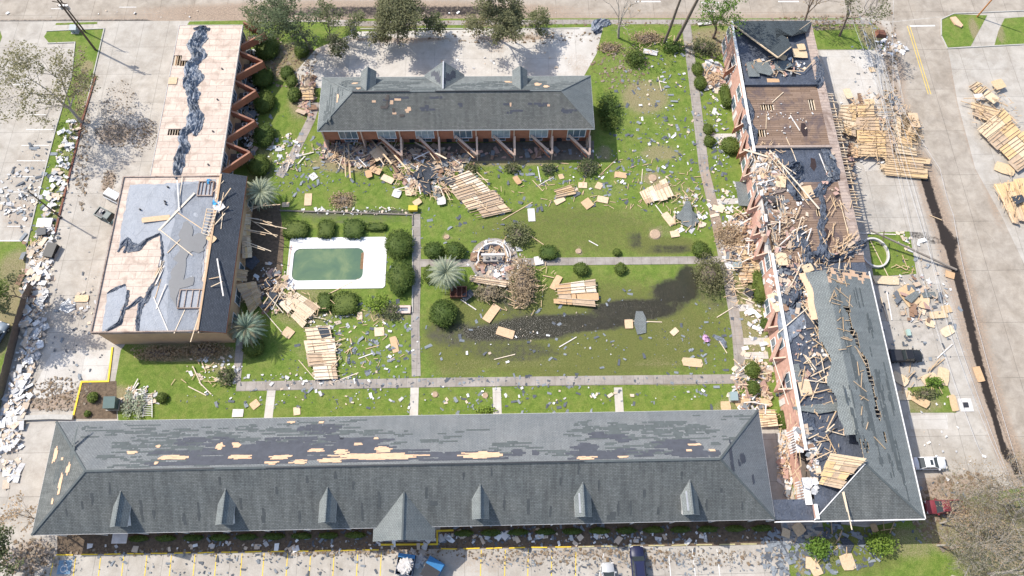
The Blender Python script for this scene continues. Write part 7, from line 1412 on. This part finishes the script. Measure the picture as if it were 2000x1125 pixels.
car(1838, 991, 180, 5.4, 1.95, 1.75, 'pickup', paint('maroon_paint', (.19, .035, .045)), 'maroon pickup half hidden by the bare thicket', 'pickup truck', 'pickup_truck', None)
car(217, 428, -28, 4.6, 1.75, 1.6, 'pickup', paint('teal_paint', (.03, .06, .065)), 'small dark green pickup with a white bag in its open bed beside the tan block', 'pickup truck', 'pickup_truck', 'bag')
car(236, 392, -28, 4.9, 1.85, 1.8, 'suv', paint('white_van_paint', (.70, .70, .70)), 'white utility vehicle with roof rails tucked behind the edge of the tan block', 'car', 'parked_car')
car(1245, 1106, 91, 5.3, 1.95, 1.8, 'suv', paint('navy_paint', (.018, .022, .06)), 'dark blue sport utility car parked head in before the long wing', 'car', 'parked_car')
car(1188, 1133, 91, 4.6, 1.8, 1.45, 'sedan', paint('silver_paint', (.42, .43, .44)), 'silver car cut off by the near edge of the picture', 'car', 'parked_car')
car(-2, 660, 70, 4.8, 1.85, 1.5, 'sedan', paint('grey_blue_paint', (.16, .20, .25)), 'grey blue car at the left edge beyond the wooden fence', 'car', 'parked_car')
# dumpsters
blue = plain('dumpster_blue', (.04, .17, .36), .5, .15, 2); navy = plain('dumpster_navy', (.03, .05, .09), .5, .2, 2)
for x, y, a, mt, op, lb in ((794, 1103, -8, navy, 1, 'open navy dumpster heaped with white trash'), (846, 1112, -30, blue, 0, 'blue dumpster with a ribbed dark lid beside the open one')):
    root = empty('dumpster', P(x, y), lb, 'dumpster', None, math.radians(a)); w, l, h = 1.15, 1.35, 1.5
    m = MB()
    for q in ((-w, w, -l, -l + .08), (-w, w, l - .08, l), (-w, -w + .08, -l + .08, l - .08), (w - .08, w, -l + .08, l - .08)): m.box(*q, .15, h)
    m.box(-w + .08, w - .08, -l + .08, l - .08, .15, .25)
    for k in range(4): m.box(-w - .05, -w - .002, -l + .3 + k * .7, -l + .42 + k * .7, .3, h - .1); m.box(w + .002, w + .05, -l + .3 + k * .7, -l + .42 + k * .7, .3, h - .1)
    o = m.build('bin', mt); o.parent = root
    if op:
        m = MB(); scatter_pts = [m.face([Vector((rnd.uniform(-.9, .9), rnd.uniform(-1.1, .7), h - .1 + rnd.uniform(0, .5))) + Vector((math.cos(t), math.sin(t), rnd.uniform(-.4, .4))) * rnd.uniform(.15, .35) for t in (0, 1.6, 3.1, 4.7)], 0) for k in range(90)]; o = m.build('trash', dirty_white); o.parent = root
        m = MB(); m.box(-w, w, l - .5, l, h + .001, h + .06); o = m.build('lid', bluem if False else blue); o.parent = root
    else:
        m = MB(); m.box(-w, w, -l, l * .2, h + .002, h + .06); 
        for k in range(9): m.box(-w + .1 + k * .25, -w + .18 + k * .25, -l + .05, l * .2 - .05, h + .061, h + .1)
        o = m.build('lid', dark_metal); o.parent = root; m = MB(); m.hexa([(-w, l * .2 + .02, h + .002), (w, l * .2 + .02, h + .002), (w, l, h + .002), (-w, l, h + .002)], [(-w, l * .2 + .02, h + .35), (w, l * .2 + .02, h + .35), (w, l, h + .05), (-w, l, h + .05)]); o = m.build('hood', blue); o.parent = root
# cabinets
def cabinet(x, y, w, d, h, a, mt, lb, nm='utility_cabinet', cat='cabinet'):
    root = empty(nm, P(x, y, .06), lb, cat, None, math.radians(a)); m = MB(); m.box(-w / 2 - .15, w / 2 + .15, -d / 2 - .15, d / 2 + .15, -.04, .1); o = m.build('pad', lot_m); set_mask(o.data, []); o.parent = root
    m = MB(); m.loft([[(-w / 2, -d / 2, .1), (w / 2, -d / 2, .1), (w / 2, d / 2, .1), (-w / 2, d / 2, .1)], [(-w / 2, -d / 2, h * .8), (w / 2, -d / 2, h * .8), (w / 2, d / 2, h), (-w / 2, d / 2, h)]]); o = m.build('housing', mt); o.parent = root
    m = MB(); m.hexa([(-w / 2 - .05, -d / 2 - .05, h * .8 + .0), (w / 2 + .05, -d / 2 - .05, h * .8), (w / 2 + .05, d / 2 + .05, h), (-w / 2 - .05, d / 2 + .05, h)], [(-w / 2 - .05, -d / 2 - .05, h * .8 + .07), (w / 2 + .05, -d / 2 - .05, h * .8 + .07), (w / 2 + .05, d / 2 + .05, h + .07), (-w / 2 - .05, d / 2 + .05, h + .07)]); o = m.build('lid', mt); o.parent = root
    m = MB(); m.box(-.02, .02, -d / 2 - .03, -d / 2 - .002, .15, h * .75); o = m.build('door_seam', dark_metal); o.parent = root
cabinet(222, 790, 1.6, 1.6, 1.5, 0, util_green, 'large green electrical cabinet near the yellow kerb'); cabinet(1431, 776, 1.0, 1.2, .9, 0, plain('cabinet_grey', (.28, .36, .37), .5, .1, 3), 'small grey green cabinet on the grass by the south path end')
cabinet(1438, 522, 1.2, 1.0, .9, 5, plain('unit_grey', (.28, .33, .33), .6, .1, 3), 'grey green box tipped beside the heap at the pink wing'); cabinet(1772, 651, .5, .9, .5, 3, plain('box_green', (.35, .47, .42), .6, .1, 3), 'little pale green box alone in the parking bay'); cabinet(103, 492, 1.5, 2.3, .9, -12, plain('bin_black', (.02, .02, .022), .5, .2, 3), 'black open topped bin on the west kerb', 'storage_bin', 'bin')
cabinet(86, 456, 1.3, 1.1, .8, 8, plain('bin_dark', (.05, .055, .06), .5, .2, 3), 'dark grey crate above the black bin on the west kerb', 'storage_crate', 'crate'); cabinet(1461, 573, 1.2, .9, .5, -40, dark_metal, 'dark grill tipped over at the pink wing hedge', 'tipped_grill', 'grill'); cabinet(148, 61, 1.1, 1.0, 1.1, 0, plain('cab_grey', (.30, .34, .36), .5, .1, 3), 'grey green cabinet on the west island below the tall pole')
cabinet(1536, 847, .9, .9, .8, 4, dirty_white, 'white air conditioner standing in the gap between the wings', 'air_conditioner', 'air conditioner')
m = MB(); c_ = P(91, 437); m.box(c_.x - 1.3, c_.x + 1.1, c_.y - .8, c_.y + .8, .3, .5); tag(m.build('mattress', white_trim), 'white mattress thrown on the west kerb beside the black bin', 'mattress')
root = empty('bed_base', P(71, 507, .1), 'tan slatted bed frame on the west kerb below the bin', 'bed frame'); root.rotation_euler = (0, .1, -.1)
m = MB(); m.box(-.9, -.8, -1.1, 1.1, 0, .15); m.box(.8, .9, -1.1, 1.1, 0, .15); m.box(-.8, .8, -1.1, -1.0, 0, .15); m.box(-.8, .8, 1.0, 1.1, 0, .15); o = m.build('frame', lumber); o.parent = root
for k in range(6): m = MB(); m.box(-.8, .8, -.8 + k * .3, -.7 + k * .3, .05, .1); o = m.build('slat', lumber); o.parent = root
# wheel stops
k = 0
for x in [127, 175, 220, 265, 311, 357, 403, 449, 495, 540, 587, 631, 679, 724] + [877, 921, 965, 1010, 1053, 1100, 1145, 1190, 1237, 1282, 1327, 1375, 1420, 1462]:
    y = 1084 - (x - 115) * .0165 if x < 800 else 1072 - (x - 877) * .016; c = P(x, y); d = 1.12; m = MB()
    m.loft([[(q, -.09, 0), (q, -.07, .12), (q, .07, .12), (q, .09, 0)] for q in (-d, d)]); o = m.build('wheel_stop', yellow if x < 1120 else plain('faded_yellow', (.48, .42, .22), .85, .3, 3) if 'faded_yellow' not in MATS else MATS['faded_yellow']); o.location = (c.x, c.y, .005); o.rotation_euler = (0, 0, rnd.uniform(-.04, .04))
    tag(o, nth(k, 28, 'wheel stops along the row before the long wing'), 'wheel stop', 'wheel stops before the long wing'); k += 1
# poles, lamps, wires
wood = plain('pole_wood', (.10, .075, .055), .9, .3, 3)
p0 = P(187, 98); pl_ = empty('utility_pole', p0, 'tall wooden utility pole leaning at the corner of the west island', 'utility pole'); bpy.context.view_layer.update()
m = MB(); tp = Vector((p0.x - .4, p0.y + .5, 13)); m.tube([p0, tp], [.2, .13], 8); m.build('pole', wood, pl_)
for z_, l in ((12.3, 1.6), (11.2, 1.3), (10.2, 1.0)): 
    m = MB(); c = p0.lerp(tp, z_ / 13); m.beam(c + Vector((-l, .3, 0)), c + Vector((l, -.3, 0)), .12, .12); m.build('crossarm', wood, pl_)
for dx in (-.55, .0, .55): m = MB(); c = p0.lerp(tp, 9.4 / 13) + Vector((dx, .35, 0)); m.tube([c, c + Vector((0, 0, .9))], [.22, .22], 10); m.build('transformer', steel, pl_)
p1 = P(167, 63); p2 = empty('utility_pole', p1, 'thinner utility pole behind the tall one on the west island', 'utility pole'); bpy.context.view_layer.update(); m = MB(); m.tube([p1, p1 + Vector((-.6, .5, 11))], [.15, .1], 8); m.build('pole', wood, p2); m = MB(); m.beam(p1 + Vector((-1.8, .6, 10.4)), p1 + Vector((.6, .2, 10.4)), .1, .1); m.build('crossarm', wood, p2)
p0 = P(118, 425); lp = empty('street_lamp', p0, 'dark lamp pole leaning left over the littered west kerb', 'street lamp'); bpy.context.view_layer.update(); m = MB(); m.tube([p0, p0 + Vector((-.3, .2, 8.4))], [.13, .09], 8); m.build('pole', wood, lp); m = MB(); m.tube([p0 + Vector((0, 0, .0)), p0 + Vector((0, 0, .3))], [.3, .25], 10); m.build('base', dark_metal, lp); m = MB(); c = p0 + Vector((-.3, .2, 8.4)); m.box(c.x - .5, c.x + .2, c.y - .15, c.y + .15, c.z, c.z + .16); m.build('lamp_head', dark_metal, lp)
p0 = P(1908, 33); lp = empty('street_lamp', p0, 'brown lamp pole leaning right at the edge of the east road island', 'street lamp'); bpy.context.view_layer.update(); m = MB(); m.tube([p0, p0 + Vector((.5, .4, 9))], [.14, .1], 8); m.build('pole', rustm, lp)
a, b_ = P(1700, 450, 2.6), P(1868, 527, .25); fp = empty('fallen_pole', b_, 'broken utility pole lying from the pink wing across the gutter', 'utility pole'); bpy.context.view_layer.update(); m = MB(); m.tube([a, (a + b_) / 2, b_], [.14, .17, .2], 8); m.build('pole', plain('weathered_pole', (.27, .23, .19), .9, .3, 3), fp); m = MB(); c = a.lerp(b_, .15); m.beam(c + Vector((.3, .9, .1)), c + Vector((-.3, -.9, .1)), .12, .12); m.build('crossarm', wood, fp)
wirem = plain('wire_grey', (.55, .55, .55), .5, .05, 3)
for i, (pts) in enumerate(([(1672, 0, 9), (1720, 180, 5), (1772, 420, 3.2), (1828, 640, 3.0), (1905, 860, 3.6), (2000, 1060, 5)], [(1690, 0, 9), (1735, 180, 4.6), (1800, 420, 2.8), (1852, 640, 2.6), (1935, 860, 3.4), (2040, 1080, 5)], [(1655, 10, 9), (1705, 140, 5.5), (1757, 300, 3.4), (1825, 520, 2.4), (1850, 600, 2.4), (1950, 880, 3.6), (2050, 1100, 5)], [(1745, 0, 7), (1745, 180, 3), (1836, 330, 2.0), (1862, 420, 1.2), (1900, 600, 1.2), (1985, 900, 2.2), (2040, 1060, 3)], [(1680, 30, 8), (1712, 110, 4.2), (1728, 200, 2.6), (1760, 330, 1.4)], [(1700, 20, 7), (1716, 90, 3.6), (1752, 200, 2.2), (1790, 330, 1.4)], [(1660, 20, 6), (1715, 100, 2), (1722, 170, .6), (1740, 260, .3)])):
    m = MB(); q = [P(*p) for p in pts]; fine = []
    for j in range(len(q) - 1):
        for t in range(6): fine.append(q[j].lerp(q[j + 1], t / 6) - Vector((0, 0, .25 * math.sin(math.pi * t / 6))))
    fine.append(q[-1]); m.tube(fine, [.022] * len(fine), 4); tag(m.build('power_line', wirem), ('leftmost long wire hanging beside the east road|second long wire beside the east road|long wire touching the fallen pole end|rightmost long wire over the gutter|short wire dropping to the far collapsed roof edge|short wire curving to the right of the collapsed roof|low wire lying on the pavement beyond the collapsed roof').split('|')[i], 'wire')
m = MB(); q = [P(1700 - 5, -5, 8), P(1692, 12, 8), P(1697, 30, 8)]; 
for x in (1700, 1712): m2_ = MB(); m2_.tube([P(x, -6, 9), P(x - 12, 14, 9), P(x - 6, 34, 8.6), P(x + 12, 12, 9), P(x + 14, -6, 9)], [.05] * 5, 4); tag(m2_.build('cable_loop', dark_metal), 'dark cable loop dangling over the road junction, %s' % ('left one' if x == 1700 else 'right one'), 'cable')
# ring planter, gazebo, bench, railings, fences and other small things
root = empty('ring_planter', P(1716, 495), 'white concrete ring planter in the little lawn by the pink wing', 'planter'); bpy.context.view_layer.update(); c = P(1706, 495); m = MB(); R_ = [(2.35, 0), (2.35, .55), (2.1, .55), (2.1, 0)]
m.loft([[(c.x + r * math.cos(t), c.y + 1.15 * r * math.sin(t), z_) for r, z_ in R_] for t in [k * math.pi / 20 for k in range(41)]], cap=False); m.build('wall', dirty_white, root)
gz = empty('gazebo_ruin', P(965, 505), 'collapsed round gazebo with a white curved frame on the plaza', 'gazebo'); bpy.context.view_layer.update(); c = P(963, 505)
m = MB(); ts = [math.radians(k) for k in range(-20, 201, 10)]; m.loft([[(c.x + r * math.cos(t), c.y + r * math.sin(t), z_) for r, z_ in ((2.5, .1), (2.5, .8), (2.35, .8), (2.35, .1))] for t in ts]); m.build('curved_bench', white_trim, gz)
m = MB(); m.tube([(c.x + 2.8 * math.cos(t), c.y + 2.8 * math.sin(t), 1.1) for t in ts[:-8]], [.05] * (len(ts) - 8), 5); m.build('railing', white_trim, gz)
m = MB(); m.box(c.x - 1.6, c.x + 1.5, c.y - .9, c.y + .1, .1, .9); m.build('stone_base', plain('stone_base', (.33, .30, .27), .9, .3, 2), gz)
m = MB(); m.box(c.x - 1.9, c.x + 1.9, c.y + .12, c.y + .5, .1, 1.0); m.build('wall_panel', dirty_white, gz)
for dx, dy in ((-1.2, -.4), (.7, -.5), (-.2, -.3)): m = MB(); m.box(c.x + dx, c.x + dx + .5, c.y + dy - .2, c.y + dy + .3, .901, 1.25); m.build('block', plain('block', (.2, .19, .17), .9, .3, 3) if 'block' not in MATS else MATS['block'], gz)
cr_ = empty('wooden_crate', P(895, 573), 'dark red brown crate broken open below the pale palm', 'crate'); bpy.context.view_layer.update(); c = P(897, 573); m = MB()
for q in ((-1.4, 1.2, -.9, -.8), (-1.4, 1.2, .8, .9), (-1.4, -1.3, -.8, .8), (1.1, 1.2, -.8, .8), (-.4, -.3, -.8, .8), (.4, .5, -.8, .8)): m.box(c.x + q[0], c.x + q[1], c.y + q[2], c.y + q[3], .05, .9)
m.build('side', brickd, cr_); m = MB(); m.box(c.x - 1.3, c.x + 1.1, c.y - .8, c.y + .8, .05, .15); m.build('bottom', brickd, cr_)
bn = empty('stone_bench', P(785, 606), 'tan bench frame on the grass near the middle path', 'bench'); bpy.context.view_layer.update(); c = P(785, 606); m = MB()
for q in ((-1.4, 1.4, -.65, -.3), (-1.4, 1.4, .3, .65), (-1.4, -1.0, -.3, .3), (1.0, 1.4, -.3, .3)): m.box(c.x + q[0], c.x + q[1], c.y + q[2], c.y + q[3], .1, .45)
m.build('seat', pinkpatch, bn); m = MB(); m.box(c.x - 1.0, c.x + 1.0, c.y - .3, c.y + .3, .12, .25); m.build('cover', tarp2, bn)
for x_, lb in ((-1.2, 0), (1.2, 0)): m = MB(); m.box(c.x + x_ - .15, c.x + x_ + .15, c.y - .4, c.y + .4, .0, .1); m.build('leg', pinkpatch, bn)
yb = empty('yellow_bin', P(808, 410), 'yellow box standing at the far end of the middle path', 'box'); bpy.context.view_layer.update(); c = P(808, 410); m = MB(); m.box(c.x - .75, c.x + .65, c.y - .4, c.y + .4, 0, .7); m.build('body', yellow, yb); m = MB(); m.box(c.x - .8, c.x + .7, c.y - .45, c.y + .45, .7, .78); m.build('lid', plain('dull_yellow', (.55, .45, .05), .6, .2, 3), yb)
rl = empty('railing', P(289, 792), 'white picket railing flattened on the grass beside the long wing', 'railing'); bpy.context.view_layer.update()
for (xa, ya, xb, yb_) in ((282, 768, 279, 815), (297, 768, 297, 815)): m = MB(); m.beam(P(xa, ya, .25), P(xb, yb_, .25), .08, .08); m.build('rail', white_trim, rl)
for k in range(13): m = MB(); y_ = 770 + k * 3.5; m.beam(P(280, y_, .32), P(298, y_ - 1, .32), .05, .05); m.build('picket', white_trim, rl)
fn = empty('wooden_fence', P(35, 650), 'dark weathered wooden fence curving along the lower left edge', 'fence'); bpy.context.view_layer.update(); fm = plain('fence_wood', (.16, .13, .105), .95, .3, 2)
q = [P(*p) for p in ((68, 562), (55, 590), (40, 640), (25, 700), (10, 760), (-30, 900))]
for i in range(len(q) - 1):
    L = (q[i + 1] - q[i]).length; m = MB(); d = (q[i + 1] - q[i]) / L; n = int(L / .16)
    for j in range(n): a = q[i] + d * (j * L / n); h_ = 1.8 + .04 * math.sin(j * 7); m.beam(a + Vector((0, 0, h_ / 2)), a + d * (L / n - .02) + Vector((0, 0, h_ / 2)), .04 + .004 * (j % 2), h_)
    m.build('fence_panel', fm, fn); m = MB(); m.tube([q[i], q[i] + Vector((0, 0, 1.95))], [.08, .08], 6); m.build('post', fm, fn)
m = MB(); pnk = plain('pink_plastic', (.50, .30, .47), .6, .2, 3); c = P(1380, 661, .2); leafquads(m, c, .5, 50, .15, .4, 0, .4); tag(m.build('crumpled_bag', pnk), 'crumpled pink bag on the grass near the east path', 'bag')
for x, y, z, s_, lb in ((422, 398, 6.9, .55, 'bright blue scrap of tarpaulin by the white sheet on the tan block'), (408, 355, 6.5, .35, 'blue scrap at the step between the tan roofs')):
    m = MB(); leafquads(m, P(x, y, z), s_, 40, .12, .4, 0, .3); tag(m.build('blue_tarpaulin', plain('blue_tarp_' + str(x), (.05, .30, .55), .5, .2, 3)), lb, 'tarpaulin')
br2 = empty('fallen_sign_box', P(1716, 68), 'pink brick lump broken off beside the north east wires', 'masonry'); bpy.context.view_layer.update(); c = P(1718, 68); m = MB(); m.hexa([(c.x - 1, c.y - .7, 0), (c.x + .9, c.y - .8, 0), (c.x + 1, c.y + .5, 0), (c.x - .8, c.y + .7, 0)], [(c.x - .7, c.y - .5, .9), (c.x + .9, c.y - .6, .6), (c.x + .7, c.y + .5, .7), (c.x - .8, c.y + .4, 1.0)]); m.build('brick_lump', brickd, br2)
m = MB(); c = P(1866, 45); q = [(-.9, 1.1), (.2, 1.3), (1.1, -.8), (.6, -1.3), (-.4, -.6)]; m.prism([(c.x + a, c.y + b) for a, b in q], .1, .35); tag(m.build('roof_scrap', ply), 'pink tan broken panel lying on the road island lawn', 'panel')
m = MB(); c = P(1886, 791); m.box(c.x - 1.0, c.x + 1.0, c.y - 1.0, c.y + 1.0, .02, .06); dr = m.build('drain_slab', dirty_white); o_ = MB(); o_.box(c.x - .4, c.x + .4, c.y - .4, c.y + .4, .061, .09); root = empty('storm_drain', c, 'white square drain slab with a dark grate by the gutter', 'drain'); bpy.context.view_layer.update(); dr.parent = root; dr.matrix_parent_inverse = root.matrix_basis.inverted(); o_.build('grate', dark_metal, root)
for i, (x, y) in enumerate(((850, 771), (948, 773), (1130, 491), (873, 463), (1280, 458), (1275, 348))):
    c = P(x, y); m = MB(); r = (.5, .5, .55, .5, 1.0, .8)[i]; m.tube([c + Vector((0, 0, -.02)), c + Vector((0, 0, .18))], [r, r * .8], 12); tag(m.build('tree_stump', plain('stump', (.40, .29, .20), .95, .3, 4) if 'stump' not in MATS else MATS['stump']), 'sawn tree stump ' + ('left of two in the lawn strip by the long wing|right of two in the lawn strip by the long wing|on the far side of the cross path|near the pair of round bushes|in the brown ring near the east path|beside the torn roof section on the upper lawn').split('|')[i], 'stump')
for x, y, a, lb in ((360, 560, 0, 0),): pass
ut = MB()
tagged = [(1458, 133, 2.2, 1.3, 'white door panel thrown down by the far entry path of the pink wing'), (1390, 137, 2.4, 1.4, 'white slab lying left of the far end of the pink wing'), (1270, 102, 2.6, 1.0, 'grey bench slab in the brush below the leaning pines'), (1376, 46, 2.6, .5, 'long white board on the verge by the north road'), (1360, 245, 1.6, .6, 'x')]
for x, y, w, d, lb in tagged[1:4]:
    m = MB(); c = P(x, y, .25); m.box(-w / 2, w / 2, -d / 2, d / 2, 0, .08); o = m.build('loose_slab', dirty_white); o.location = c; o.rotation_euler = (.1, .05, rnd.uniform(-.3, .3)); tag(o, lb, 'panel')
